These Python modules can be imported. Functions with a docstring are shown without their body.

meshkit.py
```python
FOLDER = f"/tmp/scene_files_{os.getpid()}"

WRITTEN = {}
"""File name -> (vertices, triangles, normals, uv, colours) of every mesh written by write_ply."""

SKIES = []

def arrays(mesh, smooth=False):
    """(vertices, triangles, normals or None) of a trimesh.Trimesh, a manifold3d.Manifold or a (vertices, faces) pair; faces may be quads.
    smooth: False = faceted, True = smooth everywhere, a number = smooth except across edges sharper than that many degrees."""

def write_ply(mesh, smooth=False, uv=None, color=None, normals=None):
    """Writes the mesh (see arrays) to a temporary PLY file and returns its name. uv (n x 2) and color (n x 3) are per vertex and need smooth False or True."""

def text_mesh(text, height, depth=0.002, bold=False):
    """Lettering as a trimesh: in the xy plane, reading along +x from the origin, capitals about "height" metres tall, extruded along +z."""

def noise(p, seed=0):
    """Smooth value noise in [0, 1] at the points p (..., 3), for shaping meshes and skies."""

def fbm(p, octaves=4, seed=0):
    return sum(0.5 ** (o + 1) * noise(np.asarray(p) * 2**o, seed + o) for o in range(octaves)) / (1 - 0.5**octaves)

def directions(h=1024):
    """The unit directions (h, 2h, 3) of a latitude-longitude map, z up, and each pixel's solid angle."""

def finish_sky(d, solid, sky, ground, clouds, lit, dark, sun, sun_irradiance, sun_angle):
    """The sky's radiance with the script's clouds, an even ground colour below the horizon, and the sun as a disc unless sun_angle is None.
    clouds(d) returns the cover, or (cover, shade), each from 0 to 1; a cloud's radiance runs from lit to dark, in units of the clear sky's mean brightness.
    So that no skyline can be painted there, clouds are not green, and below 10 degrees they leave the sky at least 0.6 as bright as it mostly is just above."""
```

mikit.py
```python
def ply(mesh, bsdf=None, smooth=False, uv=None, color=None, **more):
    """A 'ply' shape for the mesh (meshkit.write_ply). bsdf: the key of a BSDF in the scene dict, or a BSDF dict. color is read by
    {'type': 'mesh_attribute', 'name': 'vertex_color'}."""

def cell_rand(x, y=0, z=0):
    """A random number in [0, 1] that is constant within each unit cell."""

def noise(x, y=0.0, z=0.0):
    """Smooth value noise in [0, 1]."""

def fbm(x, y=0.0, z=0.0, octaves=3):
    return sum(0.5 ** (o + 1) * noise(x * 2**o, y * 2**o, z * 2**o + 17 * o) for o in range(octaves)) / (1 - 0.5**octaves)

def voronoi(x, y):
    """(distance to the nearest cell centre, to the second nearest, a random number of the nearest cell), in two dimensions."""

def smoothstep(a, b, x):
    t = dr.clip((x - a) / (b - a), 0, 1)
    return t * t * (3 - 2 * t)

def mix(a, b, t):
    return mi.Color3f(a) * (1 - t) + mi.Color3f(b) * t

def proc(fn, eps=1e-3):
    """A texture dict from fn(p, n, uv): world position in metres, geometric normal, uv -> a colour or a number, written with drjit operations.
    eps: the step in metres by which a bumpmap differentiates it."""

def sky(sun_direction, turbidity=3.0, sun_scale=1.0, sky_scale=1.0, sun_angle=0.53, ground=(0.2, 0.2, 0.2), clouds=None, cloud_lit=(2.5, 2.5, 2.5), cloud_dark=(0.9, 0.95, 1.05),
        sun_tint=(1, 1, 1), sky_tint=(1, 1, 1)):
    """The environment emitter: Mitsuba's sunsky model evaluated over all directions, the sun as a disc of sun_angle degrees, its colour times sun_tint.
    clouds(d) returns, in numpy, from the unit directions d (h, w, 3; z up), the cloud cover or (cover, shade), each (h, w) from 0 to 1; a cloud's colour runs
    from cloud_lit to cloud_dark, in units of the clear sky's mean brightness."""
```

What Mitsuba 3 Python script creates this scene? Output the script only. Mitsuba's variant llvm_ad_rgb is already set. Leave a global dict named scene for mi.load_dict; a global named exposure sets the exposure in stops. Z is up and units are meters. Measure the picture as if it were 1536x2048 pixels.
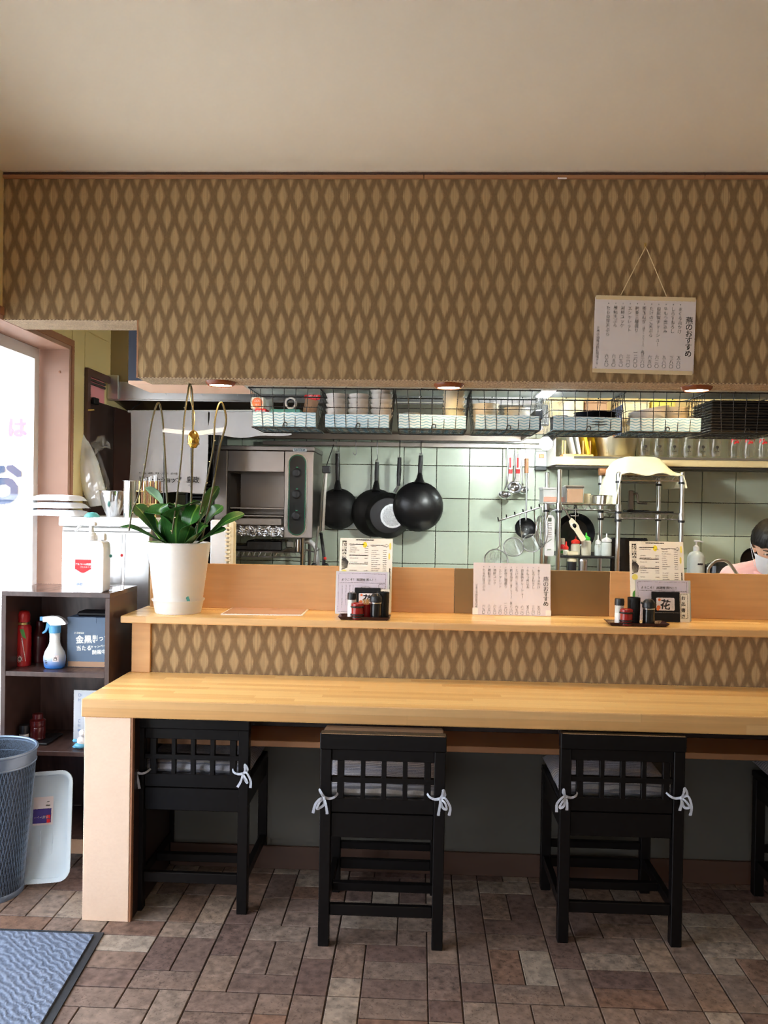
import math, glob, random
import numpy as np, trimesh, manifold3d, shapely
import shapely.geometry as sg, shapely.affinity as sa
from shapely.ops import unary_union
import drjit as dr, mitsuba as mi, mikit, meshkit
from mikit import proc, noise, fbm, cell_rand, smoothstep, mix
from PIL import ImageFont
random.seed(7); RNG = np.random.default_rng(7)
T4 = mi.ScalarTransform4f

# ------------------------------------------------------------------ camera
F, CX, CY, H = 1680.0, 768.0, 1024.0, 1.42           # focal length and centre in pixels of a 1536 x 2048 frame; eye height
YAW, PITCH, ROLL = (math.radians(a) for a in (2.36, 0.6, 0.95))
FW = np.array([-math.sin(YAW) * math.cos(PITCH), math.cos(YAW) * math.cos(PITCH), -math.sin(PITCH)])
_r0 = np.array([math.cos(YAW), math.sin(YAW), 0.0]); _u0 = np.cross(_r0, FW)
UP = math.cos(ROLL) * _u0 - math.sin(ROLL) * _r0
RT = math.cos(ROLL) * _r0 + math.sin(ROLL) * _u0
EYE = np.array([0, 0, H])
def _ray(px, py): return FW + RT * (px - CX) / F - UP * (py - CY) / F
def at(px, py, Y): d = _ray(px, py); return EYE + d * (Y / d[1])             # point on the plane y = Y
def gz(px, py, z=0.0): d = _ray(px, py); return EYE + d * ((z - H) / d[2])   # point on the plane z = z
def ax(px, py, X): d = _ray(px, py); return EYE + d * (X / d[0])             # point on the plane x = X
scene, labels = {}, {}
scene['camera'] = {'type': 'perspective', 'fov': math.degrees(2 * math.atan(CX / F)), 'fov_axis': 'x', 'near_clip': 0.05, 'far_clip': 500.0,
                   'to_world': T4().look_at(origin=EYE.tolist(), target=(EYE + FW).tolist(), up=UP.tolist())}
# ------------------------------------------------------------------ light
exposure = 0.0
scene['sky'] = mikit.sky((-0.3, -0.5, 0.8), turbidity=4.0, sun_scale=0.0, sky_scale=36.0, ground=(0.45, 0.45, 0.45),
                         clouds=lambda d: (np.full(d.shape[:2], 0.92), 0.25 * meshkit.fbm(d * 3.0, 4)), cloud_lit=(1.6, 1.68, 1.8), cloud_dark=(1.2, 1.28, 1.4))
SKY_GAIN = 1.0
def emitter(r, g, b): return {'type': 'area', 'radiance': {'type': 'rgb', 'value': [float(r), float(g), float(b)]}}

# ------------------------------------------------------------------ helpers
def lin(c):
    c = np.asarray(c, float) / 255.0
    return np.where(c <= 0.04045, c / 12.92, ((c + 0.055) / 1.055) ** 2.4)
def C(*c): return mi.Color3f(*[float(x) for x in lin(c)])
def mat(name, color, rough=0.5, metal=0.0, spec=0.5, clear=0.0, bump=None, bscale=0.001, two=True):
    base = {'type': 'rgb', 'value': lin(color).tolist()} if not isinstance(color, dict) else color
    b = {'type': 'principled', 'base_color': base, 'roughness': rough, 'metallic': metal, 'specular': spec}
    if clear: b['clearcoat'] = clear; b['clearcoat_gloss'] = 0.9
    if bump is not None: b = {'type': 'bumpmap', 'arbitrary': bump, 'scale': bscale, 'bsdf': b}
    scene['mat_' + name] = {'type': 'twosided', 'bsdf': b}
    return 'mat_' + name
def cat(ms): return trimesh.util.concatenate([m for m in ms if m is not None])
def mx(tr=(0, 0, 0), rx=0, ry=0, rz=0, s=1.0):
    M = trimesh.transformations.euler_matrix(math.radians(rx), math.radians(ry), math.radians(rz), 'sxyz')
    M[:3, :3] = M[:3, :3] * np.asarray(s); M[:3, 3] = tr
    return M
def mv(m, M=None, **k):
    m = m.copy(); m.apply_transform(mx(**k) if M is None else M); return m
def bx(x0, y0, z0, x1, y1, z1, b=0.0):
    lo, hi = np.minimum((x0, y0, z0), (x1, y1, z1)), np.maximum((x0, y0, z0), (x1, y1, z1))
    if b <= 0: return trimesh.creation.box(bounds=[lo, hi])
    b = min(b, 0.45 * (hi - lo).min()); pts = []
    for sx in (0, 1):
        for sy in (0, 1):
            for sz in (0, 1):
                s = np.array((sx, sy, sz)); p = np.where(s, hi, lo); d = np.where(s, -b, b)
                for k in range(3):
                    q = p + d; q[k] = p[k]; pts.append(q)
    return trimesh.convex.convex_hull(np.array(pts))
def sm(pts, k=6):                                                     # Catmull-Rom
    p = np.asarray(pts, float); p = np.vstack([2 * p[0] - p[1], p, 2 * p[-1] - p[-2]]); out = []
    for i in range(1, len(p) - 2):
        for t in np.arange(k) / k:
            a, b, c, d = p[i - 1:i + 3]
            out.append(0.5 * (2 * b + (c - a) * t + (2 * a - 5 * b + 4 * c - d) * t * t + (3 * b - a - 3 * c + d) * t ** 3))
    return np.array(out + [p[-2]])
def tube(pts, r, n=8, cap=True, closed=False):
    p = np.asarray(pts, float); r = np.broadcast_to(np.asarray(r, float), (len(p),))
    if closed: t = np.roll(p, -1, 0) - np.roll(p, 1, 0)
    else: t = np.gradient(p, axis=0)
    t /= np.maximum(np.linalg.norm(t, axis=1, keepdims=True), 1e-12)
    u = np.cross(t[0], [0.13, 0.27, 0.95]); u = u / np.linalg.norm(u); V = []
    for i in range(len(p)):
        u = u - t[i] * (u @ t[i]); u /= np.linalg.norm(u); w = np.cross(t[i], u)
        a = np.arange(n) * 2 * np.pi / n
        V.append(p[i] + r[i] * (np.cos(a)[:, None] * u + np.sin(a)[:, None] * w))
    V = np.vstack(V); f = []; m = len(p)
    for i in range(m if closed else m - 1):
        j = (i + 1) % m
        for k in range(n):
            a, b, c, d = i * n + k, i * n + (k + 1) % n, j * n + (k + 1) % n, j * n + k
            f += [[a, b, c], [a, c, d]]
    if cap and not closed:
        for k in range(1, n - 1): f += [[0, k + 1, k], [(m - 1) * n, (m - 1) * n + k, (m - 1) * n + k + 1]]
    return trimesh.Trimesh(V, f, process=False)
def rod(a, b, r, n=8): return tube([a, b], r, n)
def lathe(prof, n=32, c=(0, 0, 0)):
    p = np.asarray(prof, float); a = np.arange(n) * 2 * np.pi / n; V, f = [], []
    for r, z in p: V.append(np.stack([r * np.cos(a), r * np.sin(a), np.full(n, z)], 1))
    for i in range(len(p) - 1):
        for k in range(n):
            q = [i * n + k, i * n + (k + 1) % n, (i + 1) * n + (k + 1) % n, (i + 1) * n + k]
            f += [[q[0], q[1], q[2]], [q[0], q[2], q[3]]]
    m = trimesh.Trimesh(np.vstack(V) + np.asarray(c), f, process=False)
    m.merge_vertices(); m.update_faces(m.nondegenerate_faces()); return m
def shell(prof, t):                                                   # outer profile from the bottom centre up -> closed thin-walled profile
    p = [tuple(x) for x in prof]; inner = [(max(r - t, 0.0), z + (t if i < 2 else 0.0)) for i, (r, z) in enumerate(p)]
    return p + inner[::-1]
def ext(poly, d):
    gs = [g for g in getattr(poly, 'geoms', [poly]) if g.area > 1e-12]
    return cat([trimesh.creation.extrude_polygon(g, d, engine='earcut') for g in gs])
def flat(poly):
    out = []
    for g in getattr(poly, 'geoms', [poly]):
        if g.area > 1e-12 and g.geom_type == 'Polygon':
            v, f = trimesh.creation.triangulate_polygon(g, engine='earcut')
            out.append(trimesh.Trimesh(np.column_stack([v, np.zeros(len(v))]), f, process=False))
    return cat(out)
def rrect(x0, y0, x1, y1, r): return sg.box(x0 + r, y0 + r, x1 - r, y1 - r).buffer(r, quad_segs=5) if r > 0 else sg.box(x0, y0, x1, y1)
def ell(c, rx, ry, rz, sub=2):
    m = trimesh.creation.icosphere(subdivisions=sub); m.apply_scale((rx, ry, rz)); m.apply_translation(c); return m
def sheetgrid(P, th):                                                 # grid of points (a, b, 3) -> closed sheet of thickness th
    a, b = P.shape[:2]; du = np.gradient(P, axis=0); dv = np.gradient(P, axis=1); n = np.cross(du, dv); n /= np.maximum(np.linalg.norm(n, axis=2, keepdims=True), 1e-12)
    V = np.vstack([(P + n * th / 2).reshape(-1, 3), (P - n * th / 2).reshape(-1, 3)]); o = a * b; f = []
    for i in range(a - 1):
        for j in range(b - 1):
            q = i * b + j; f += [[q, q + b, q + b + 1], [q, q + b + 1, q + 1], [o + q, o + q + b + 1, o + q + b], [o + q, o + q + 1, o + q + b + 1]]
    rim = [i * b for i in range(a)] + [(a - 1) * b + j for j in range(1, b)] + [i * b + b - 1 for i in range(a - 2, -1, -1)] + [j for j in range(b - 2, 0, -1)]
    for i in range(len(rim)):
        p, q = rim[i], rim[(i + 1) % len(rim)]; f += [[p, o + p, o + q], [p, o + q, q]]
    return trimesh.Trimesh(V, f, process=False)
def turned(m): return mv(m, rx=90)                                     # xy drawing -> upright, facing -y (towards the room)

_used = {}
def key(base):
    k = _used.get(base, -1) + 1; _used[base] = k
    return base if k == 0 else f'{base}_{k:03d}'
def tag(k, label=None, cate=None, group=None, kind=None):
    d = labels.setdefault(k, {})
    for a, b in (('label', label), ('category', cate), ('group', group), ('kind', kind)):
        if b: d[a] = b
    return k
def thing(name, label, cate, group=None): return tag(key(name), label, cate, group)
def put(name, mesh, m, parent=None, smooth=False, label=None, cate=None, group=None, kind=None, M=None, **more):
    k = key((parent + '__' if parent else '') + name)
    d = mesh if isinstance(mesh, dict) else mikit.ply(mesh, m, smooth=smooth, **more)
    if M is not None: d = {**d, 'to_world': T4(np.asarray(M))}
    scene[k] = d
    if label or cate or group or kind: tag(k, label, cate, group, kind)
    return k
def P_(mesh, m, smooth=False, **k): return mikit.ply(mesh, m, smooth=smooth, **k)

# lettering: outlines of the characters as flat shapes
_FONT = ImageFont.truetype(glob.glob('/opt/blender-*/*/datafiles/fonts/Noto Sans CJK*')[0], 44)
_G = {}
def glyph(ch, bold=0):
    if (ch, bold) not in _G:
        im, off = _FONT.getmask2(ch, mode='L', anchor='ls'); w, h = im.size
        if w * h == 0: _G[ch, bold] = (None, _FONT.getlength(ch) / 44)
        else:
            a = np.array(im, dtype=np.uint8).reshape(h, w); on = np.pad(a > 110, ((0, 0), (1, 1))).astype(np.int8); df = np.diff(on, axis=1)
            r, s = np.nonzero(df == 1); e = np.nonzero(df == -1)[1]
            g = unary_union([sg.box(x0, -y - 1, x1, -y) for y, x0, x1 in zip(r, s, e)]).buffer(0.5).buffer(-0.4 if not bold else 0.35 * bold - 0.4).simplify(0.6)
            _G[ch, bold] = (sa.scale(sa.translate(g, off[0], -off[1]), 1 / 44, 1 / 44, origin=(0, 0)), _FONT.getlength(ch) / 44)
    return _G[ch, bold]
def line(s, h, x=0.0, y=0.0, bold=0, gap=0.0):                         # horizontal writing, em height h, baseline at y
    out = []
    for ch in s:
        g, w = glyph(ch, bold)
        if g is not None: out.append(sa.translate(sa.scale(g, h, h, origin=(0, 0)), x, y))
        x += w * h + gap
    return unary_union(out)
def column(s, h, x, y, pitch=None, bold=0):                            # vertical writing: centred on x, first character's top at y
    out = []; pitch = pitch or h
    for i, ch in enumerate(s):
        g, w = glyph(ch, bold)
        if g is None: continue
        g = sa.translate(sa.scale(g, h, h, origin=(0, 0)), -w * h / 2, -0.38 * h)
        if ch in 'ー（）～-': g = sa.rotate(g, -90, origin=(0, 0))
        out.append(sa.translate(g, x, y - (i + 0.5) * pitch))
    return unary_union(out)
class Plane:                                                           # a flat face in the room: origin, right and up vectors; drawings go onto it
    def __init__(s, o, u, v):
        s.o = np.asarray(o, float); s.u = np.asarray(u, float) / np.linalg.norm(u); v = np.asarray(v, float); v = v - s.u * (v @ s.u); s.v = v / np.linalg.norm(v); s.n = np.cross(s.u, s.v)
    def M(s, d=0.0):
        M = np.eye(4); M[:3, 0], M[:3, 1], M[:3, 2], M[:3, 3] = s.u, s.v, s.n, s.o + s.n * d; return M
    def flat(s, poly, d=0.0006): return mv(flat(poly), s.M(d))
    def ext(s, poly, t, d=0.0): return mv(ext(poly, t), s.M(d))
# ------------------------------------------------------------------ materials
_q = at(411.5, 392, 3.15); PX0, PZ0 = float(_q[0]) - 0.5 * 0.0585, float(_q[2]) - 0.0805
def _paper(p, n, uv):                                                  # ikat wallpaper: staggered pointed lenses with fine upright streaks
    dx, dz = 0.0585, 0.0805
    u, v = (p.x - PX0) / dx, (p.z - PZ0) / dz
    def lens(ou, ov):
        fu = u + ou - dr.floor(u + ou) - 0.5; fv = (v + ov) * 0.5 - dr.floor((v + ov) * 0.5) - 0.5
        edge = 0.012 * (noise(p.x * 900, p.z * 14) - 0.5)
        d = dr.abs(fu) * dx + edge * 0.5 - 0.0178 * (1 - dr.power(dr.abs(fv) * 2 * dz / 0.050, 1.35))
        return 1 - smoothstep(-0.007, 0.005, d)
    L = dr.maximum(lens(0.0, 0.0), lens(0.5, 1.0))
    s = 0.78 + 0.44 * noise(p.x * 700, p.z * 9)
    g = 0.9 + 0.2 * noise(p.x * 420, p.z * 160)
    return mix(C(124, 99, 69) * g, C(168, 142, 104) * s, L)
mat('wallpaper', proc(_paper), 0.75, spec=0.25)
def _reed(p, n, uv):                                                   # slanting reeds of the soffit paper
    t = (p.x * 0.8 + p.y * 1.0) / 0.011; w = t - dr.floor(t)
    return mix(C(105, 80, 58), C(206, 184, 152), smoothstep(0.2, 0.5, w) * (1 - smoothstep(0.8, 1.0, w)) * (0.6 + 0.4 * noise(p.x * 30, p.y * 60)))
mat('reed', proc(_reed), 0.7, spec=0.3)
def _lamella(p, n, uv):                                                # glued strips of pale hardwood
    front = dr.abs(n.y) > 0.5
    s = dr.select(front, p.z / 0.09, p.y / 0.036); v = dr.floor(s); o = cell_rand(v, 3) * 5
    uc = p.x / dr.select(front, 1.1, 0.52) + o; c = dr.floor(uc); t = cell_rand(c, v, 5)
    g = fbm(p.x * 5 + 31 * t, dr.select(front, p.z * 190 + 3 * noise(p.x * 4, t * 5), s * 7), t * 9, 3)
    seam = smoothstep(0.0, 0.03, s - v) * smoothstep(0.0, 0.004, uc - c)
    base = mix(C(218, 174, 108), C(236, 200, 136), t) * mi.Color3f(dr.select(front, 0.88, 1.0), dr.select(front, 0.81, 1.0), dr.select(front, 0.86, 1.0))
    return mix(base * 0.9, base * (0.92 + 0.16 * g), seam * (0.4 + 0.6 * g))
mat('lamella', proc(_lamella), 0.27, spec=0.5, clear=0.35)
def _orange(p, n, uv):
    g = fbm(p.x * 6, p.z * 90, p.y * 6, 3); return mix(C(198, 148, 96), C(214, 168, 116), g)
mat('orange_board', proc(_orange), 0.45, spec=0.4)
def _pale(p, n, uv):
    g = fbm(p.x * 160, p.y * 160, p.z * 160, 3); return mix(C(226, 197, 172), C(234, 207, 183), g)
mat('pale_board', proc(_pale), 0.55, spec=0.35)
def _darkwood(p, n, uv):
    g = fbm(p.x * 40, p.y * 9, p.z * 9 + p.x * 30, 3); return mix(C(48, 34, 32), C(84, 62, 56), g)
mat('dark_box', proc(_darkwood), 0.3, spec=0.5)
def _tile(p, n, uv):                                                   # clay tiles: uv.x picks the tone, mottled and pitted
    t = uv.x; g = fbm(p.x * 55, p.y * 55, t * 40, 4); s = smoothstep(0.62, 0.75, fbm(p.x * 150 + 9, p.y * 150, t * 9, 3))
    a = mix(C(112, 92, 86), C(130, 112, 102), smoothstep(0.0, 0.45, t)); a = mix(a, C(162, 149, 136), smoothstep(0.5, 1.0, t))
    a = mix(a, C(146, 112, 88), smoothstep(0.7, 0.95, cell_rand(t * 1000, 7)) * 0.4)
    return a * (0.3 + 1.1 * g) * (1 - 0.3 * s)
mat('floor_tile', proc(_tile), 0.42, spec=0.4)
mat('floor_joint', (62, 50, 46), 0.8)
def _mat(p, n, uv):
    w = dr.sin((p.x * 0.8 + p.y) * 2 * math.pi / 0.026 + 5 * noise(p.x * 45, p.y * 45)); g = fbm(p.x * 260, p.y * 260, 0, 3)
    return mix(C(72, 82, 100), C(140, 154, 178), smoothstep(-0.9, 1.2, w) * 0.45 + 0.55 * g)
def _matb(p, n, uv):
    w = dr.sin((p.x * 0.8 + p.y) * 2 * math.pi / 0.026 + 5 * noise(p.x * 45, p.y * 45)); return w * 0.5 + fbm(p.x * 260, p.y * 260, 0, 2)
mat('mat_pile', proc(_mat), 0.95, spec=0.1, bump=proc(_matb), bscale=0.0022)
mat('rubber', (38, 44, 52), 0.6)
def _walltile(p, n, uv):
    g = fbm(p.x * 4, p.z * 4, uv.x * 20, 2); return mix(C(196, 208, 188), C(212, 222, 204), 0.5 * uv.x + 0.5 * g)
mat('wall_tile', proc(_walltile), 0.22, spec=0.5)
mat('grout', (70, 70, 58), 0.85)
mat('ceiling', (236, 226, 206), 0.8, spec=0.2)
mat('plaster', (214, 200, 172), 0.8, spec=0.2)
mat('yellow_wall', (236, 218, 162), 0.55, spec=0.3)
mat('olive_wall', (150, 132, 92), 0.6, spec=0.3)
mat('riser_wall', (88, 86, 80), 0.8, spec=0.2)
mat('baseboard', (78, 56, 46), 0.5)
mat('trim_wood', (158, 112, 76), 0.5)
mat('jamb_wood', (168, 130, 110), 0.5)
mat('jamb_edge', (158, 108, 78), 0.5)
mat('navy', (44, 52, 70), 0.5)
mat('pink_ply', (232, 196, 170), 0.6)
mat('grey_board', (196, 198, 192), 0.5)
mat('cream_wall', (226, 214, 178), 0.6)
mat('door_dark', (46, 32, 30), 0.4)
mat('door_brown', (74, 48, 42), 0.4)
mat('pink_glass', (236, 150, 158), 0.25)
mat('steel', (198, 198, 196), 0.28, metal=1.0)
mat('grill_steel', (158, 148, 142), 0.3, metal=1.0)
mat('dark_gloss', proc(_darkwood), 0.14, spec=0.6)
mat('steel_worn', (150, 140, 132), 0.38, metal=1.0)
mat('hood_steel', (120, 108, 98), 0.4, metal=1.0)
mat('chrome', (222, 224, 226), 0.12, metal=1.0)
mat('bronze_panel', (150, 118, 78), 0.4, metal=0.7)
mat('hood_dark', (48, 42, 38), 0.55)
mat('black_iron', (18, 18, 20), 0.3, spec=0.5)
mat('black_matte', (15, 15, 17), 0.5, spec=0.3)
mat('black_plastic', (24, 25, 28), 0.35)
mat('black_wire', (34, 35, 36), 0.4, metal=0.3)
mat('lacquer', (10, 8, 9), 0.36, spec=0.25)
mat('lacquer_worn', (74, 58, 50), 0.3)
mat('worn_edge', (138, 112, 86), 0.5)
mat('black_gloss', (16, 16, 18), 0.16, spec=0.6)
mat('maroon', (58, 30, 28), 0.25, spec=0.5)
mat('red_lacquer', (142, 26, 26), 0.16, spec=0.6)
mat('red_print', (216, 40, 48), 0.5)
mat('pink_print', (226, 120, 170), 0.5)
mat('orange_print', (232, 120, 70), 0.5)
mat('yellow_print', (240, 226, 60), 0.5)
mat('green_print', (70, 140, 60), 0.5)
mat('purple_print', (70, 56, 130), 0.5)
mat('grey_ink', (120, 116, 116), 0.6)
mat('ink', (38, 34, 36), 0.6)
mat('brush_ink', (52, 70, 104), 0.6)
mat('blue_ink', (150, 170, 205), 0.6)
mat('paper', (234, 226, 228), 0.6, spec=0.3)
mat('paper_cream', (250, 249, 240), 0.5)
mat('paper_lilac', (214, 208, 222), 0.4)
mat('paper_brown', (196, 156, 128), 0.4)
mat('cord', (216, 196, 158), 0.7)
mat('porcelain', (232, 230, 226), 0.15, spec=0.6)
mat('porcelain_warm', (226, 214, 186), 0.2, spec=0.5)
mat('white_plastic', (238, 240, 240), 0.3)
mat('clear_plastic', (206, 212, 208), 0.2)
mat('pot_white', (240, 238, 232), 0.22, spec=0.5)
mat('cream_plastic', (238, 224, 188), 0.4)
mat('teal_plastic', (92, 172, 168), 0.4)
mat('blue_plastic', (86, 160, 214), 0.35)
mat('cyan_plastic', (110, 190, 230), 0.35)
mat('blue_card', (92, 112, 136), 0.6)
mat('card_brown', (176, 140, 112), 0.7)
mat('white_cloth', (208, 206, 208), 0.85, spec=0.1)
mat('cream_cloth', (238, 230, 196), 0.85, spec=0.1)
mat('ribbon', (190, 196, 208), 0.8, spec=0.1)
mat('red_can', (176, 34, 36), 0.3)
mat('gold', (214, 170, 84), 0.12, metal=1.0)
mat('dull_pan', (186, 176, 150), 0.32, metal=1.0)
mat('brass', (196, 170, 110), 0.3, metal=1.0)
mat('handle_wood', (140, 94, 62), 0.5)
mat('light_wood', (216, 166, 104), 0.5)
mat('yellow_plastic', (236, 196, 40), 0.4)
mat('lemon_plastic', (236, 224, 120), 0.4)
mat('red_plastic', (222, 52, 40), 0.35)
mat('green_plastic', (70, 190, 60), 0.35)
mat('sauce', (200, 196, 176), 0.3)
mat('soy', (26, 18, 16), 0.15)
mat('toothpick', (226, 192, 136), 0.6)
mat('stem', (74, 70, 42), 0.5)
mat('bud', (222, 206, 160), 0.6)
mat('foil', (214, 216, 220), 0.2, metal=1.0, bump=proc(lambda p, n, uv: fbm(p.x * 60, p.z * 90, p.y * 60, 3)), bscale=0.006)
mat('bare_skin', (226, 182, 154), 0.5)
mat('hair', (15, 12, 12), 0.45, spec=0.3)
mat('pink_shirt', (244, 196, 196), 0.8, spec=0.1)
mat('mask_cloth', (232, 236, 244), 0.8, spec=0.1)
mat('apron_black', (30, 30, 34), 0.8, spec=0.1)
mat('lip', (190, 110, 104), 0.5)
mat('eye_white', (240, 238, 234), 0.3)
def _liner(p, n, uv):                                                  # pale blue paper printed with wavy lines
    t = (p.z + 0.0022 * dr.sin(p.x * 2 * math.pi / 0.034)) / 0.011; w = dr.abs(t - dr.floor(t) - 0.5) * 2
    return mix(C(206, 228, 238), C(120, 176, 208), smoothstep(0.55, 0.85, w))
mat('liner', proc(_liner), 0.6)
def _stripe(p, n, uv):                                                 # woven cushion stripes
    t = p.y / 0.017 + 0.25 * noise(p.x * 30, p.y * 30); w = t - dr.floor(t); r = cell_rand(t, 2)
    return mix(mix(C(176, 178, 190), C(206, 200, 196), r), C(104, 106, 120), smoothstep(0.55, 0.65, w) * smoothstep(1.0, 0.9, w) * 0.8) * (0.85 + 0.3 * noise(p.x * 500, p.y * 500, p.z * 500))
mat('cushion_fabric', proc(_stripe), 0.9, spec=0.1)
def _leaf(p, n, uv):
    m = smoothstep(0.0, 0.06, dr.abs(uv.x - 0.5)); g = fbm(p.x * 30, p.y * 30, p.z * 30, 2); v = 0.9 + 0.1 * dr.sin(uv.x * 70)
    return mix(C(92, 140, 60), mix(C(24, 66, 28), C(52, 104, 44), g) * v, m)
mat('leaf', proc(_leaf), 0.32, spec=0.5)
mat('leaf_young', (120, 170, 40), 0.35)
scene['mat_glass'] = {'type': 'dielectric', 'int_ior': 1.5, 'ext_ior': 1.0}
scene['mat_pane'] = {'type': 'thindielectric', 'int_ior': 1.5, 'ext_ior': 1.0}
scene['mat_film'] = {'type': 'thindielectric', 'int_ior': 1.9, 'ext_ior': 1.0}

# ------------------------------------------------------------------ the setting
XL, YB, YK, ZC = -1.60, 3.15, 5.14, 2.655          # left wall, front of the bulkhead, kitchen wall, ceiling
YF, XR = -2.6, 3.3                                  # shop front behind the camera, right wall
WT = 0.16
floor = put('floor', bx(XL - 0.3, YF, -0.06, XR, YK + 0.2, -0.0045), 'mat_floor_joint', label='tiled floor of the bar in brown and sand coloured clay tiles', kind='structure')
ceiling = put('ceiling', bx(XL - 0.3, YF - 0.2, ZC, XR + 0.2, YK + 0.2, ZC + 0.08), 'mat_ceiling', label='plain beige ceiling over the bar', kind='structure')
# floor tiles: 4 x 4 cell sheets filled with one- and two-cell tiles
CELL = 0.0972
def sheet(r):
    g = -np.ones((4, 4), int); out = []
    for i in range(4):
        for j in range(4):
            if g[i, j] >= 0: continue
            ch = []
            if j < 3 and g[i, j + 1] < 0: ch += [(1, 2)] * 4
            if i < 3 and g[i + 1, j] < 0: ch += [(2, 1)] * 4
            a, b = r.choice(ch + [(1, 1)])
            g[i:i + a, j:j + b] = 1; out.append((j, i, b, a))
    return out
rf = random.Random(11); vis, rest = [], []
x0, y0 = gz(925, 2015)[0] % (4 * CELL), gz(1000, 2006)[1] % (4 * CELL)
for sx in range(-6, 9):
    for sy in range(-8, 14):
        for j, i, b, a in sheet(rf):
            x, y = x0 + (sx * 4 + j) * CELL, y0 + (sy * 4 + i) * CELL
            if x > XR - 0.1 or y > YK: continue
            X1, Y1 = min(x + b * CELL, XR), y + a * CELL
            if x < -1.55 and not (0.8 < y < 3.8): continue
            if x < -1.66: continue
            e = 0.0021; m = bx(x + e + (0.0012 if j == 0 else 0), y + e + (0.0012 if i == 0 else 0), -0.008, X1 - e, Y1 - e, 0.0, 0.0012); t = rf.random() ** 1.2
            px = CX + F * (((x + X1) / 2) * RT[0] + ((y + Y1) / 2) * RT[1] - H * RT[2]) / max(0.1, ((x + X1) / 2) * FW[0] + ((y + Y1) / 2) * FW[1] - H * FW[2])
            (vis if 2.2 < y < 3.24 and -60 < px < 1596 and X1 > -1.6 else rest).append((y, m, t))
vis.sort(key=lambda q: q[0]); rest += vis[300:]; vis = vis[:300]
for y, m, t in vis: put('tile', m, 'mat_floor_tile', floor, uv=np.tile([t, 0.5], (len(m.vertices), 1)))
m = cat([q[1] for q in rest]); put('tile_field', m, 'mat_floor_tile', floor, kind='stuff', uv=np.vstack([np.tile([q[2], 0.5], (len(q[1].vertices), 1)) for q in rest]))

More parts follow.
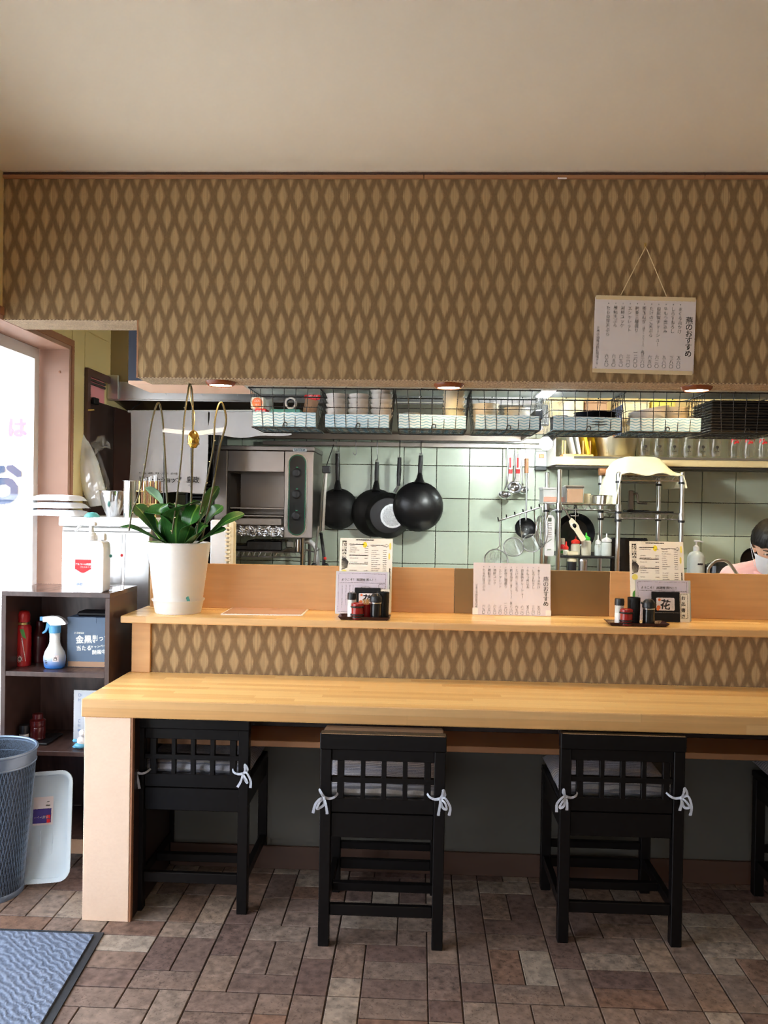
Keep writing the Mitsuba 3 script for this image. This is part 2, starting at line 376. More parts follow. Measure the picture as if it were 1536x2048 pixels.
# left wall with the entrance opening
JY = ax(140, 800, XL)[1]; JZ = ax(140, 692, XL)[2]; DY0 = 0.9; ZD0 = ax(168, 735, XL)
KY0, KZ = ZD0[1], ZD0[2]                                            # dark kitchen door frame further back
put('wall_left', cat([bx(XL - WT, YF, 0, XL, DY0, ZC), bx(XL - WT, DY0, JZ, XL, JY, ZC), bx(XL - WT, JY, 0, XL, YK + 0.2, ZC)]), 'mat_yellow_wall', label='yellow left wall around the entrance door', kind='structure')
YO = ax(217, 700, XL)[1]
for (ya, yb, za, zb) in ((JY + 0.012, KY0 - 0.004, 0.2, ZC), (KY0 + 0.002, YO, KZ + 0.004, 2.215), (KY0 + 0.002, YO, 2.219, ZC)):
    put('panel', bx(XL, ya, za, XL + 0.004, yb, zb, 0.001), 'mat_yellow_wall', 'wall_left')
put('wall_back', bx(XL - WT, YK + 0.012, 0, XR + 0.2, YK + 0.2, ZC), 'mat_grout', label='kitchen back wall clad in square pale green tiles', kind='structure')
TS = 0.2; tx0 = at(742, 960, YK)[0] % TS; tz0 = at(760, 929.6, YK)[2] % TS
for i in range(-8, 14):
    for k in range(4, 9):
        x, z = tx0 + i * TS, tz0 + k * TS
        if x < XL + 0.01 - TS * 0.9 or x > XR - 0.02: continue
        m = bx(max(x + 0.0018, XL), YK, z + 0.0018, x + TS - 0.0018, YK + 0.014, z + TS - 0.0018, 0.0015)
        put('tile', m, 'mat_wall_tile', 'wall_back', uv=np.tile([rf.random(), 0.5], (len(m.vertices), 1)))
put('upper_plaster', bx(XL, YK + 0.001, tz0 + 9 * TS + 0.002, XR, YK + 0.014, ZC), 'mat_cream_wall', 'wall_back')
put('wall_right', bx(XR, YF, 0, XR + 0.2, YK + 0.2, ZC), 'mat_plaster', label='plain right wall of the bar room', kind='structure')
put('wall_front', cat([bx(XL - WT, YF - 0.2, 0, -1.2, YF, ZC), bx(0.0, YF - 0.2, 0, XR + 0.2, YF, ZC), bx(-1.2, YF - 0.2, 0, 0.0, YF, 0.75), bx(-1.2, YF - 0.2, 2.1, 0.0, YF, ZC)]), 'mat_plaster', label='shop front wall behind the camera with a wide window opening', kind='structure')
# bulkhead
sx = at(275, 690, YB)[0]; zs = at(275, 640, YB)[2]; zb = at(768, 759, YB)[2]; YB2 = YB + 0.18
bulk = put('wall_bulkhead', cat([bx(XL, YB, zs, sx, YB2, ZC), bx(sx, YB, zb, XR, YB2, ZC)]), 'mat_wallpaper', label='bulkhead over the counter in brown wallpaper with pale pointed lens shapes', kind='structure')
put('soffit', cat([bx(XL, YB + 0.002, zs - 0.003, sx, YB2, zs), bx(sx, YB + 0.002, zb - 0.003, XR, YB2, zb)]), 'mat_reed', bulk, label='slanting reed patterned underside')
put('corner_bead', cat([bx(sx - 0.003, YB - 0.001, zb - 0.003, sx + 0.003, YB + 0.004, zs)]), 'mat_trim_wood', bulk)
zt = at(850, 359, YB)[2]
xs = [XL, at(848, 352, YB)[0], at(1408, 352, YB)[0], XR]
for i in range(3):
    tr = key('trim'); tr = f'trim_{i + 1}'
    put(tr, bx(xs[i] + 0.001, YB - 0.014, zt, xs[i + 1] - 0.001, YB, ZC - 0.012, 0.002), 'mat_trim_wood', kind='structure', label=['brown cornice strip over the bulkhead left of the joint', 'brown cornice strip in the middle above the hanging menu', 'brown cornice strip at the right end'][i])
put('tape_tag', bx(at(1114, 360, YB)[0], YB - 0.016, zt - 0.004, at(1132, 360, YB)[0], YB - 0.0142, zt + 0.002), 'mat_paper', label='small white tape tag on the cornice above the wallpaper', cate='tape')
put('trim_4', bx(XL, YB - 0.006, ZC - 0.012, XR, YB, ZC), 'mat_door_brown', kind='structure', label='thin dark brown bead between ceiling and cornice')
# boxing behind the bulkhead, and the hood enclosure
xb = at(257, 700, YB2)[0]; yb2 = YB2 + 0.29; xg = at(483, 762, YB2)[0]
box = put('wall_boxing', bx(xb, YB2 + 0.001, zb + 0.012, XR, yb2, ZC), 'mat_navy', kind='structure', label='dark blue boxing behind the bulkhead')
put('underside', bx(xb, YB2 + 0.002, zb, xg, yb2, zb + 0.012), 'mat_pink_ply', box, label='bare pinkish plywood underside')
put('underside', bx(xg + 0.002, YB2 + 0.002, zb, XR, yb2, zb + 0.012), 'mat_grey_board', box, label='light grey underside')
# entrance door in the left wall
door = thing('door_1', 'entrance glass door in the left wall with a pale wooden frame', None); tag(door, kind='structure')
put('jamb', bx(XL - WT, JY - 0.02, 0, XL + 0.004, JY + 0.022, JZ + 0.02, 0.002), 'mat_jamb_wood', door)
put('casing', cat([bx(XL + 0.001, JY, 0, XL + 0.008, JY + 0.026, JZ + 0.03), bx(XL + 0.001, DY0, JZ, XL + 0.008, JY + 0.026, JZ + 0.03)]), 'mat_jamb_edge', door)
put('lintel', bx(XL - WT, DY0, JZ - 0.018, XL + 0.004, JY, JZ + 0.001, 0.002), 'mat_jamb_wood', door)
put('threshold', bx(XL - WT, DY0, 0.0, XL, JY, 0.02, 0.003), 'mat_steel_worn', door)
for ya, yb_, x in ((DY0 + 0.02, 2.42, XL - 0.115), (2.38, JY - 0.03, XL - 0.145)):
    lf = put('leaf', cat([bx(x - 0.014, ya, 0.021, x + 0.014, ya + 0.045, JZ - 0.02), bx(x - 0.014, yb_ - 0.045, 0.021, x + 0.014, yb_, JZ - 0.02), bx(x - 0.014, ya + 0.045, 0.021, x + 0.014, yb_ - 0.045, 0.1), bx(x - 0.014, ya + 0.045, JZ - 0.07, x + 0.014, yb_ - 0.045, JZ - 0.02)]), 'mat_white_plastic', door)
    put('pane', bx(x - 0.0005, ya + 0.046, 0.101, x + 0.0005, yb_ - 0.046, JZ - 0.071), 'mat_pane', lf)
put('screw_cap', lathe([(0, 0), (0.006, 0), (0.005, 0.003), (0, 0.004)], 12), 'mat_jamb_edge', door, M=mx(at(119, 744, JY - 0.021), rx=90))
put('street', bx(-60, -40, -0.2, XL - WT - 0.02, 60, -0.06), mat('street', (196, 196, 194), 0.9), label='pale grey street outside the entrance door', kind='structure')
# white banner outside with brush lettering
bn = thing('banner', 'white banner with blue grey brush lettering outside the entrance door', 'banner')
by = 3.95; b0, b1 = at(-60, 800, by)[0], at(62, 800, by)[0]
G = np.stack(np.meshgrid(np.linspace(b0, b1, 14), np.linspace(0.85, 2.15, 20), indexing='ij'), -1)
pts = np.stack([G[..., 0], by + 0.012 * np.sin(G[..., 0] * 22 + G[..., 1] * 2), G[..., 1]], -1)
put('cloth', sheetgrid(pts, 0.003), 'mat_white_cloth', bn, smooth=40)
put('pole', rod((b1 + 0.012, by, -0.06), (b1 + 0.012, by, 2.4), 0.011, 12), 'mat_white_plastic', bn)
put('crossbar', rod((b0, by, 2.16), (b1 + 0.012, by, 2.16), 0.008, 10), 'mat_white_plastic', bn)
pl = Plane(at(0, 1010, by - 0.018), (1, 0, 0), (0, 0, 1))
put('lettering', pl.flat(unary_union([column('お', 0.25, -0.012, 0.235, bold=3)])), 'mat_brush_ink', bn)
put('emblem', pl.flat(unary_union([column('は', 0.1, 0.078, 0.42, bold=3)])), 'mat_pink_print', bn)

# kitchen doorway in the left wall beyond the entrance: dark framed door with a pink transom
dk = thing('door_2', 'dark brown kitchen door with a pink glass transom in the left wall', None); tag(dk, kind='structure')
zt2 = KZ; yb3 = KY0 + 0.78
put('frame', cat([bx(XL, KY0, 0, XL + 0.02, KY0 + 0.035, zt2), bx(XL, KY0 + 0.035, zt2 - 0.035, XL + 0.02, yb3, zt2), bx(XL, yb3 - 0.035, 0, XL + 0.02, yb3, zt2 - 0.035)]), 'mat_door_brown', dk)
tz = ax(180, 800, XL)[2]
put('transom', bx(XL, KY0 + 0.036, tz, XL + 0.008, ax(206, 760, XL)[1], zt2 - 0.036), 'mat_pink_glass', dk)
for f0 in (0.30, 0.42): put('transom_bar', bx(XL + 0.008, KY0 + 0.036, tz + (zt2 - tz) * (1 - f0) - 0.012, XL + 0.016, ax(206, 760, XL)[1], tz + (zt2 - tz) * (1 - f0), 0.002), 'mat_door_dark', dk)
put('leaf', bx(XL, KY0 + 0.036, 0.01, XL + 0.012, ax(222, 900, XL)[1], tz - 0.001), 'mat_door_dark', dk)
put('leaf', bx(XL, ax(222, 900, XL)[1] + 0.003, 0.01, XL + 0.016, yb3 - 0.036, tz - 0.001), 'mat_door_brown', dk)
put('latch', bx(XL + 0.012, KY0 + 0.06, tz - 0.02, XL + 0.03, KY0 + 0.12, tz + 0.012, 0.003), 'mat_black_matte', dk)

# hood enclosure (olive) and steel hood
YH = YO
hz0, hz1 = at(360, 801, YH)[2], at(360, 772, YH)[2] + 0.0
put('wall_hood', bx(XL, YH + 0.03, hz1 + 0.02, 0.66, YH + 0.07, ZC), 'mat_olive_wall', label='olive wall panel above the range hood', kind='structure')
hd = thing('range_hood', 'long stainless steel range hood above the kitchen line', 'range hood')
hx1 = at(1088, 800, YH)[0]
put('lip', cat([bx(XL + 0.002, YH, hz0, hx1, YH + 0.03, hz1 + 0.02, 0.003), bx(XL + 0.002, YH - 0.012, hz0 - 0.006, hx1, YH, hz0 + 0.004, 0.002)]), 'mat_steel', hd, label='bright steel front lip')
put('end_plate', bx(XL + 0.002, YH - 0.02, hz0, XL + 0.06, YH - 0.001, hz1 + 0.05, 0.002), 'mat_steel', hd)
zr = at(760, 890, YK)[2]
iz = 1.7
c0 = np.array([[XL + 0.004, YH + 0.031, hz0 + 0.01], [hx1 - 0.02, YH + 0.031, hz0 + 0.01], [hx1 - 0.02, YK - 0.14, zr + 0.055], [XL + 0.004, YK - 0.14, zr + 0.055]])
V = np.vstack([c0, c0 + [0, 0, 0.02]])
put('baffle', trimesh.convex.convex_hull(V), 'mat_hood_steel', hd, label='dull sloping underside of the hood')
put('back_plate', bx(XL + 0.004, YK - 0.14, zr + 0.02, hx1 - 0.02, YK - 0.125, hz1, 0.002), 'mat_hood_steel', hd)
put('side_plate', bx(hx1 - 0.018, YH + 0.031, zr + 0.03, hx1, YK - 0.001, ZC - 0.02), 'mat_steel_worn', hd)
for i in range(11):
    x = -1.3 + i * 0.185
    put('rivet', ell((x, YH - 0.001, hz0 + 0.03), 0.004, 0.002, 0.004, 1), 'mat_chrome', hd)
# utensil rail below the hood on the back wall
rl = thing('utensil_rail', 'dark flat steel rail with hooks on the tiles under the hood', 'rail')
rx0, rx1 = at(640, 890, YK - 0.06)[0], at(1085, 890, YK - 0.06)[0]; RZ = at(760, 889, YK - 0.06)[2]; RY = YK - 0.06
put('bar', bx(rx0 - 0.35, RY - 0.006, RZ - 0.012, rx1, RY + 0.006, RZ + 0.014, 0.002), 'mat_steel_worn', rl)
put('bar', bx(at(800, 884, RY)[0], RY + 0.02, RZ + 0.02, rx1, RY + 0.03, RZ + 0.05, 0.002), 'mat_steel', rl, label='pale steel strip')
for x in (rx0 - 0.2, 0.0, rx1 - 0.1): put('bracket', bx(x, RY + 0.006, RZ - 0.01, x + 0.03, YK + 0.002, RZ + 0.01), 'mat_steel_worn', rl)

# ------------------------------------------------------------------ counter
YC = gz(163, 1843)[1]; ZT, ZU = 0.748, 0.688; XC0, XC1 = -1.117, 3.2; YR = 3.225
ct = thing('bar_counter', 'long bar counter with a pale glued hardwood worktop and a cream end panel', 'counter')
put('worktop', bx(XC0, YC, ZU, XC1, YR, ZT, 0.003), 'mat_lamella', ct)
put('end_panel', bx(-1.108, YC + 0.006, 0, -0.95, YR - 0.001, ZU, 0.002), 'mat_pale_board', ct, label='cream painted end panel that carries the worktop')
put('edge_strip', bx(-0.9495, YC + 0.008, 0, -0.944, YC + 0.03, ZU - 0.001), 'mat_jamb_edge', ct); put('inner_dark_sheet', bx(-0.9495, YC + 0.031, 0, -0.945, YR - 0.014, ZU - 0.001), 'mat_door_dark', ct)  # dark sheet darkens the inner side for the black under the counter
put('under_shelf', bx(-0.943, 3.0, 0.535, XC1, YR - 0.001, 0.557, 0.002), 'mat_trim_wood', ct, label='brown shelf under the worktop')
put('back_apron', bx(-0.943, YR - 0.03, 0.557, XC1, YR - 0.001, ZU, 0.002), 'mat_door_dark', ct)
ZS, ZSB, YS, YP = 0.9727, 0.945, 3.165, 3.455
rw = put('wall_riser', bx(-1.10, YR, 0, XC1, YR + 0.10, ZT + 0.0), 'mat_riser_wall', label='grey green wall under the counter behind the chairs', kind='structure')
put('upper_face', bx(-1.03, YR, ZT, XC1, YR + 0.10, ZSB - 0.001), 'mat_wallpaper', rw, label='wallpapered face between worktop and upper shelf')
put('end_post', bx(-1.105, YR - 0.012, ZT, -1.031, YR + 0.10, ZSB - 0.001, 0.002), 'mat_orange_board', rw)
put('baseboard_back', bx(-0.942, YR - 0.012, 0, XC1, YR - 0.0005, 0.088, 0.002), 'mat_baseboard', kind='structure', label='brown skirting along the wall under the counter')
us = thing('counter_shelf', 'raised hardwood serving shelf along the back of the counter', 'shelf')
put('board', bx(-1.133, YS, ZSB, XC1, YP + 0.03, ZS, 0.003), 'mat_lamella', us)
sc = thing('splash_screen', 'row of orange wood and bronze splash panels standing on the serving shelf', 'screen')
zp = 1.157; e = [at(x, 1180, YP)[0] for x in (404, 909, 1219)]; xl_ = at(300, 1180, YP)[0]
put('panel', bx(xl_, YP, ZS, e[0], YP + 0.016, zp, 0.0015), 'mat_orange_board', sc)
put('panel', bx(e[0] + 0.001, YP, ZS, e[1] - 0.001, YP + 0.016, zp, 0.0015), 'mat_orange_board', sc)
put('panel', bx(e[1], YP + 0.001, ZS, e[2], YP + 0.014, zp, 0.0015), 'mat_bronze_panel', sc, label='brushed bronze coloured metal panel')
put('panel', bx(e[2] + 0.001, YP, ZS, XC1, YP + 0.016, zp, 0.0015), 'mat_orange_board', sc)

# downlights set in the soffit
def downlight(px, py, label):
    p = at(px, py, YB + 0.075); t = thing('downlight', label, 'lamp', 'recessed downlights over the counter'); c = (p[0], YB + 0.085, zb - 0.003)
    put('rim', lathe([(0.044, 0.0), (0.058, 0.0), (0.056, -0.008), (0.047, -0.016), (0.043, -0.014), (0.043, -0.002), (0.044, 0)], 40, c), mat('lamp_rim', (120, 62, 34), 0.3), t, smooth=35)
    d = mv(trimesh.creation.cylinder(radius=0.0425, height=0.001, sections=40), tr=(c[0], c[1], c[2] - 0.0125)); k = put('bulb_face', d, 'mat_white_plastic', t); scene[k]['emitter'] = emitter(150, 92, 40)
downlight(440, 762, 'left downlight with a lit warm bulb, above the orchid'); downlight(898, 767, 'middle downlight with a lit warm bulb, above the shallow tall bowl basket'); downlight(1395, 770, 'right downlight with a lit warm bulb, below the hanging menu')
# cold lamp under the boxing, the bare work lamp at the hood's end, and the kitchen's ceiling tubes
t = thing('under_light', 'cold white light bar under the boxing between two wire baskets', 'lamp'); a0 = at(1093, 776, YB2 + 0.1)
put('housing', bx(a0[0] - 0.03, YB2 + 0.02, zb - 0.008, a0[0] + 0.03, yb2 - 0.01, zb - 0.0005, 0.002), 'mat_white_plastic', t)
k = put('diffuser', bx(a0[0] - 0.025, YB2 + 0.025, zb - 0.0105, a0[0] + 0.025, yb2 - 0.075, zb - 0.0082), 'mat_white_plastic', t); scene[k]['emitter'] = emitter(120, 130, 134)
put('flood_head', mv(bx(-0.055, -0.012, -0.05, 0.055, 0.012, 0.05, 0.004), M=mx((a0[0], yb2 + 0.105, zb - 0.065), rx=-26)), 'mat_white_plastic', t)  # unseen floodlight added to light the tiles, placed by the wok shadows
put('flood_bracket', bx(a0[0] - 0.012, yb2 - 0.009, zb - 0.008, a0[0] + 0.012, yb2 + 0.085, zb - 0.0005), 'mat_white_plastic', t)
k = put('flood_lens', mv(bx(-0.05, 0.0125, -0.045, 0.05, 0.0145, 0.045), M=mx((a0[0], yb2 + 0.105, zb - 0.065), rx=-26)), 'mat_white_plastic', t); scene[k]['emitter'] = emitter(500, 535, 515)
wl = at(1092, 887, 4.72); t = thing('work_lamp', 'bright cold bulb on a dark arm at the end of the hood', 'lamp')
k = put('bulb', ell(wl, 0.036, 0.036, 0.038, 3), 'mat_white_plastic', t, smooth=True); scene[k]['emitter'] = emitter(200, 230, 232)
put('socket', tube([wl + [0.02, 0.0, 0.025], wl + [0.055, 0, 0.05]], [0.02, 0.014], 14), 'mat_black_plastic', t, smooth=40)
put('arm', tube(sm([wl + [0.055, 0, 0.05], wl + [0.09, 0.02, 0.08], wl + [0.10, 0.2, 0.12], [wl[0] + 0.10, YK + 0.001, wl[2] + 0.13]]), 0.007, 8), 'mat_black_plastic', t, smooth=40)
for i, (lx, g) in enumerate(((1.45, (100, 84, 52)), (0.1, (46, 48, 40)))):
    t = thing('kitchen_tube_light', ['fluorescent tube on the kitchen ceiling to the right', 'fluorescent tube on the kitchen ceiling by the hood'][i], 'lamp'); ly = 4.05
    put('housing', bx(lx - 0.62, ly - 0.06, ZC - 0.05, lx + 0.62, ly + 0.06, ZC - 0.0005, 0.004), 'mat_white_plastic', t)
    k = put('tube', tube([(lx - 0.58, ly, ZC - 0.068), (lx + 0.58, ly, ZC - 0.068)], 0.015, 12), 'mat_white_plastic', t); scene[k]['emitter'] = emitter(*g)
# ------------------------------------------------------------------ chairs
def ribbon_bow(c, side, seed, sc=1.0):                                         # cushion tape tied in a bow round a stile; side = -1 left, 1 right
    r = random.Random(seed); s = side; c = np.asarray(c, float); out = []
    def strip(pts, w=0.0042, th=0.0011):
        p = sm(pts, 6); n = len(p); t = np.gradient(p, axis=0); t /= np.linalg.norm(t, axis=1, keepdims=True)
        a = np.cross(t, [0, 1, 0]); a /= np.maximum(np.linalg.norm(a, axis=1, keepdims=True), 1e-9)
        ww = w * (0.8 + 0.5 * np.linspace(0, 1, n))[:, None]
        return sheetgrid(np.stack([p - a * ww, p + a * 0.0, p + a * ww], 1), th)
    j = lambda k=0.006: np.array([r.uniform(-k, k), r.uniform(-0.006, 0.0), r.uniform(-k, k)])
    out.append(strip([c + [-s * 0.052, 0.02, 0.012], c + [-s * 0.04, -0.006, 0.003], c + [-s * 0.02, -0.01, -0.004], c + [0, -0.014, 0.001]]))
    out.append(strip([c + [0, -0.014, 0], c + [s * 0.004, -0.02, 0.02] + j(), c + [s * 0.014, -0.018, 0.036] + j(), c + [s * 0.018, -0.014, 0.016] + j(), c + [0.0, -0.013, -0.001]]))
    out.append(strip([c + [0, -0.015, 0], c + [s * 0.014, -0.022, -0.012] + j(), c + [s * 0.022, -0.02, -0.034] + j(), c + [s * 0.008, -0.017, -0.03] + j(), c + [0, -0.014, -0.003]]))
    out.append(strip([c + [0, -0.016, 0], c + [-s * 0.004, -0.02, -0.02] + j(), c + [-s * 0.010 + r.uniform(-.01, .01), -0.02, -0.044 - r.uniform(0, .02)]]))
    out.append(strip([c + [0, -0.016, 0], c + [s * 0.02, -0.022, 0.004] + j(), c + [s * 0.034, -0.02, -0.022] + j(), c + [s * 0.038 + r.uniform(-.006, .006), -0.018, -0.05 - r.uniform(0, .016)]]))
    out.append(ell(c + [0, -0.016, 0], 0.0065, 0.005, 0.0075, 2))
    m = cat(out); m.vertices = c + (m.vertices - c) * [sc, 1, sc]; return m
CH = {}
def chair_parts():
    w, s, d = 0.199, 0.035, 0.41; e = 0.002
    P = []
    for x in (-w, w - s): P.append(('rear_leg', P_(bx(x, 0, 0, x + s, 0.036, 0.634, e), 'mat_lacquer'), None))
    for x in (-w, w - s): P.append(('front_leg', P_(bx(x, d - 0.036, 0, x + s, d, 0.43, e), 'mat_lacquer'), None))
    P.append(('top_rail', P_(bx(-w - 0.002, -0.006, 0.634, w + 0.002, 0.034, 0.685, 0.0025), 'mat_lacquer'), None))
    P.append(('cap', P_(cat([bx(-w + 0.004, 0.0345, 0.655, w - 0.004, 0.075, 0.6845, 0.004), bx(-w + 0.006, 0.0755, 0.66, w - 0.006, 0.1, 0.684, 0.004)]), 'mat_lacquer_worn'), 'worn brown rounded cap behind the top rail'))
    P.append(('worn_edge', P_(bx(-w + 0.004, -0.0068, 0.6838, w - 0.004, -0.0048, 0.6856), 'mat_worn_edge'), 'pale worn edge of the top rail with its highlight painted in'))  # pale strip holds both edge wear and a painted highlight
    a = w - s; L = []
    zs_ = [(0.596, 0.632), (0.5255, 0.543), (0.43, 0.475)]
    for z0, z1 in zs_: L.append(bx(-a + 0.0005, 0.008, z0, a - 0.0005, 0.028, z1, 0.0015))
    for x0, x1 in ((-0.1455, -0.124), (-0.0705, -0.0565), (-0.004, 0.0115), (0.0635, 0.079), (0.132, 0.1535)): L.append(bx(x0, 0.0085, 0.474, x1, 0.0275, 0.597, 0.0012))
    P.append(('lattice', P_(cat(L), 'mat_lacquer'), 'open lattice of eight square holes'))
    P.append(('apron', P_(bx(-a + 0.0005, 0.012, 0.348, a - 0.0005, 0.03, 0.4265, e), 'mat_lacquer'), None))
    P.append(('apron', P_(bx(-a + 0.0005, d - 0.03, 0.36, a - 0.0005, d - 0.012, 0.4265, e), 'mat_lacquer'), None))
    for x in (-w + 0.006, w - 0.024): P.append(('side_apron', P_(bx(x, 0.0365, 0.36, x + 0.018, d - 0.0365, 0.4265, e), 'mat_lacquer'), None))
    P.append(('seat', P_(bx(-w + 0.001, 0.037, 0.43, w - 0.001, d + 0.012, 0.452, 0.003), 'mat_lacquer'), None))
    for x in (-w + 0.006, w - 0.028): P.append(('side_stretcher', P_(bx(x, 0.0365, 0.098, x + 0.022, d - 0.0365, 0.13, e), 'mat_lacquer'), None))
    P.append(('stretcher', P_(bx(-a + 0.0005, 0.008, 0.098, a - 0.0005, 0.028, 0.133, e), 'mat_lacquer'), None))
    P.append(('stretcher', P_(bx(-a + 0.0005, d - 0.028, 0.086, a - 0.0005, d - 0.008, 0.121, e), 'mat_lacquer'), None))
    P.append(('stretcher', P_(bx(-a + 0.0005, d - 0.028, 0.158, a - 0.0005, d - 0.008, 0.184, e), 'mat_lacquer'), None))
    P.append(('stretcher', P_(bx(-w + 0.0285, 0.175, 0.1, w - 0.0285, 0.2, 0.128, e), 'mat_lacquer'), None))
    u, v = np.meshgrid(np.linspace(-1, 1, 25), np.linspace(-1, 1, 25), indexing='ij')
    r4 = lambda t: np.sign(t) * np.abs(t) ** 0.85
    hgt = 0.028 * (1 - np.abs(u) ** 5) ** 0.5 * (1 - np.abs(v) ** 5) ** 0.5
    top = np.stack([r4(u) * 0.196, 0.232 + r4(v) * 0.19, 0.4825 + hgt + 0.006 * (meshkit.noise(np.stack([u * 3, v * 3, u * 0], -1)) - 0.5)], -1)
    bot = top.copy(); bot[..., 2] = 0.4825 - hgt * 1.0
    n = 25; Vv = np.vstack([top.reshape(-1, 3), bot.reshape(-1, 3)]); f = []
    for i in range(n - 1):
        for j in range(n - 1):
            q = i * n + j; f += [[q, q + n, q + n + 1], [q, q + n + 1, q + 1], [n * n + q, n * n + q + n + 1, n * n + q + n], [n * n + q, n * n + q + 1, n * n + q + n + 1]]
    cm = trimesh.Trimesh(Vv, f, process=True); cm.merge_vertices()
    return P, cm
CP, CUSH = chair_parts()
def chair(x, y, label, clabel, seed, bows=(True, True)):
    t = thing('dining_chair', label, 'chair', 'black lacquered chairs along the counter'); M = mx((x, y, 0))
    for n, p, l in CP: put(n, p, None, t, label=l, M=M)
    c = thing('seat_cushion', clabel, 'cushion', 'tie-on cushions on the counter chairs')
    put('pad', CUSH_P, None, c, M=mx((x, y, 0)))
    for s, on in zip((-1, 1), bows):
        if on: put('tie', ribbon_bow((x + s * 0.183, y - 0.002, 0.487 + 0.004 * s), s, seed + s, 0.84), 'mat_ribbon', c, label='white tape tied in a bow round the chair back')
CUSH_P = P_(CUSH, 'mat_cushion_fabric', smooth=True)
cy = [gz(490, 1830)[1], gz(636, 1893)[1], gz(1240, 1891)[1]]
chair(-0.766, cy[0], 'black lacquered lattice-back chair beside the cream end panel, its top hidden under the worktop', 'striped cushion tied to the chair beside the cream end panel', 1)
chair(-0.1, cy[1], 'middle black lattice-back chair, with a worn brown cap showing in full', 'striped cushion tied to the middle chair', 5)
chair(0.6735, cy[2], 'black lacquered lattice-back chair to the right, directly under the two condiment sets', 'striped cushion tied to the right chair under the counter', 9)
chair(1.452, cy[2] + 0.01, 'black lacquered chair cut off by the right edge of the picture', 'striped cushion on the chair cut off at the right edge', 13, (False, False))

# ------------------------------------------------------------------ door mat, bin, tray lid
a = gz(208, 1868); b = gz(105, 2048); dirx = (b - a)[:2] / (b - a)[1]
m = thing('door_mat', 'blue grey ribbed entrance mat with a dark rubber border', 'mat'); Lm = 1.5
pg = sg.Polygon([(a[0], a[1]), (a[0] - dirx[0] * Lm, a[1] - Lm), (-1.545, a[1] - Lm), (-1.545, a[1])])
put('border', mv(ext(pg, 0.005), tr=(0, 0, 0.0003)), 'mat_rubber', m); put('pile', mv(ext(pg.buffer(-0.026, join_style=2), 0.007), tr=(0, 0, 0.0054)), 'mat_mat_pile', m)
# mesh bin: perforated wall as a fine lattice of wires
bn_c = (-1.522, 2.945, 0.0); bn = thing('mesh_bin', 'tall round waste bin of blue grey wire mesh with a rolled rim', 'bin'); r0, r1, hb = 0.115, 0.157, 0.515
mat('bin_metal', (122, 140, 164), 0.35, metal=0.6); ws = []
def brad(z): return r0 + (r1 - r0) * z / hb
for k in range(72):
    for sgn in (1, -1):
        zz = np.linspace(0.012, hb - 0.05, 9); an = 2 * np.pi * k / 72 + sgn * zz * 1.6
        ws.append(tube(np.stack([brad(zz) * np.cos(an), brad(zz) * np.sin(an), zz], 1), 0.0013, 3, cap=False))
put('mesh_wall', cat(ws), 'mat_bin_metal', bn, kind='stuff', M=mx(bn_c))
put('inner_mesh', lathe([(brad(0.01) - 0.003, 0.01), (brad(hb) - 0.004, hb - 0.01), (brad(hb) - 0.005, hb - 0.01), (brad(0.01) - 0.004, 0.01), (brad(0.01) - 0.003, 0.01)], 64), mat('bin_inner', proc(lambda p, n, uv: mix(C(30, 36, 44), C(84, 98, 116), smoothstep(0.3, 0.6, noise(p.x * 700, p.y * 700, p.z * 500)))), 0.5, metal=0.3), bn, smooth=40, M=mx(bn_c))
put('base_ring', lathe([(r0 - 0.004, 0.0), (r0 + 0.004, 0.0), (r0 + 0.006, 0.012), (r0 + 0.003, 0.02), (r0 - 0.004, 0.018), (r0 - 0.004, 0)], 64), 'mat_bin_metal', bn, smooth=40, M=mx(bn_c))
put('bottom', mv(trimesh.creation.cylinder(r0 - 0.005, 0.004, sections=48), tr=(0, 0, 0.008)), 'mat_bin_metal', bn, M=mx(bn_c))
for zz, rr in ((hb, 0.0055), (hb - 0.046, 0.0045)):
    an = np.arange(64) * 2 * np.pi / 64; put('rim', tube(np.stack([brad(zz) * np.cos(an), brad(zz) * np.sin(an), an * 0 + zz], 1), rr, 10, closed=True), 'mat_bin_metal', bn, smooth=True, M=mx(bn_c))
put('rim_band', lathe([(brad(hb - 0.046) + 0.001, hb - 0.046), (brad(hb) + 0.001, hb), (brad(hb) - 0.0015, hb), (brad(hb - 0.046) - 0.0015, hb - 0.046), (brad(hb - 0.046) + 0.001, hb - 0.046)], 64), 'mat_bin_metal', bn, smooth=40, M=mx(bn_c))
bag = lathe([(0.02, 0.014), (0.085, 0.03), (0.1, 0.1), (0.098, 0.2), (0.07, 0.27), (0.02, 0.285), (0, 0.28)], 28); bag.vertices += 0.014 * (meshkit.fbm(bag.vertices * 22, 3)[:, None] - 0.5) * bag.vertex_normals
put('litter_bag', bag, 'mat_white_cloth', label='crumpled white litter bag seen through the mesh of the waste bin', cate='bag', smooth=50, M=mx((bn_c[0] - 0.01, bn_c[1], 0)))

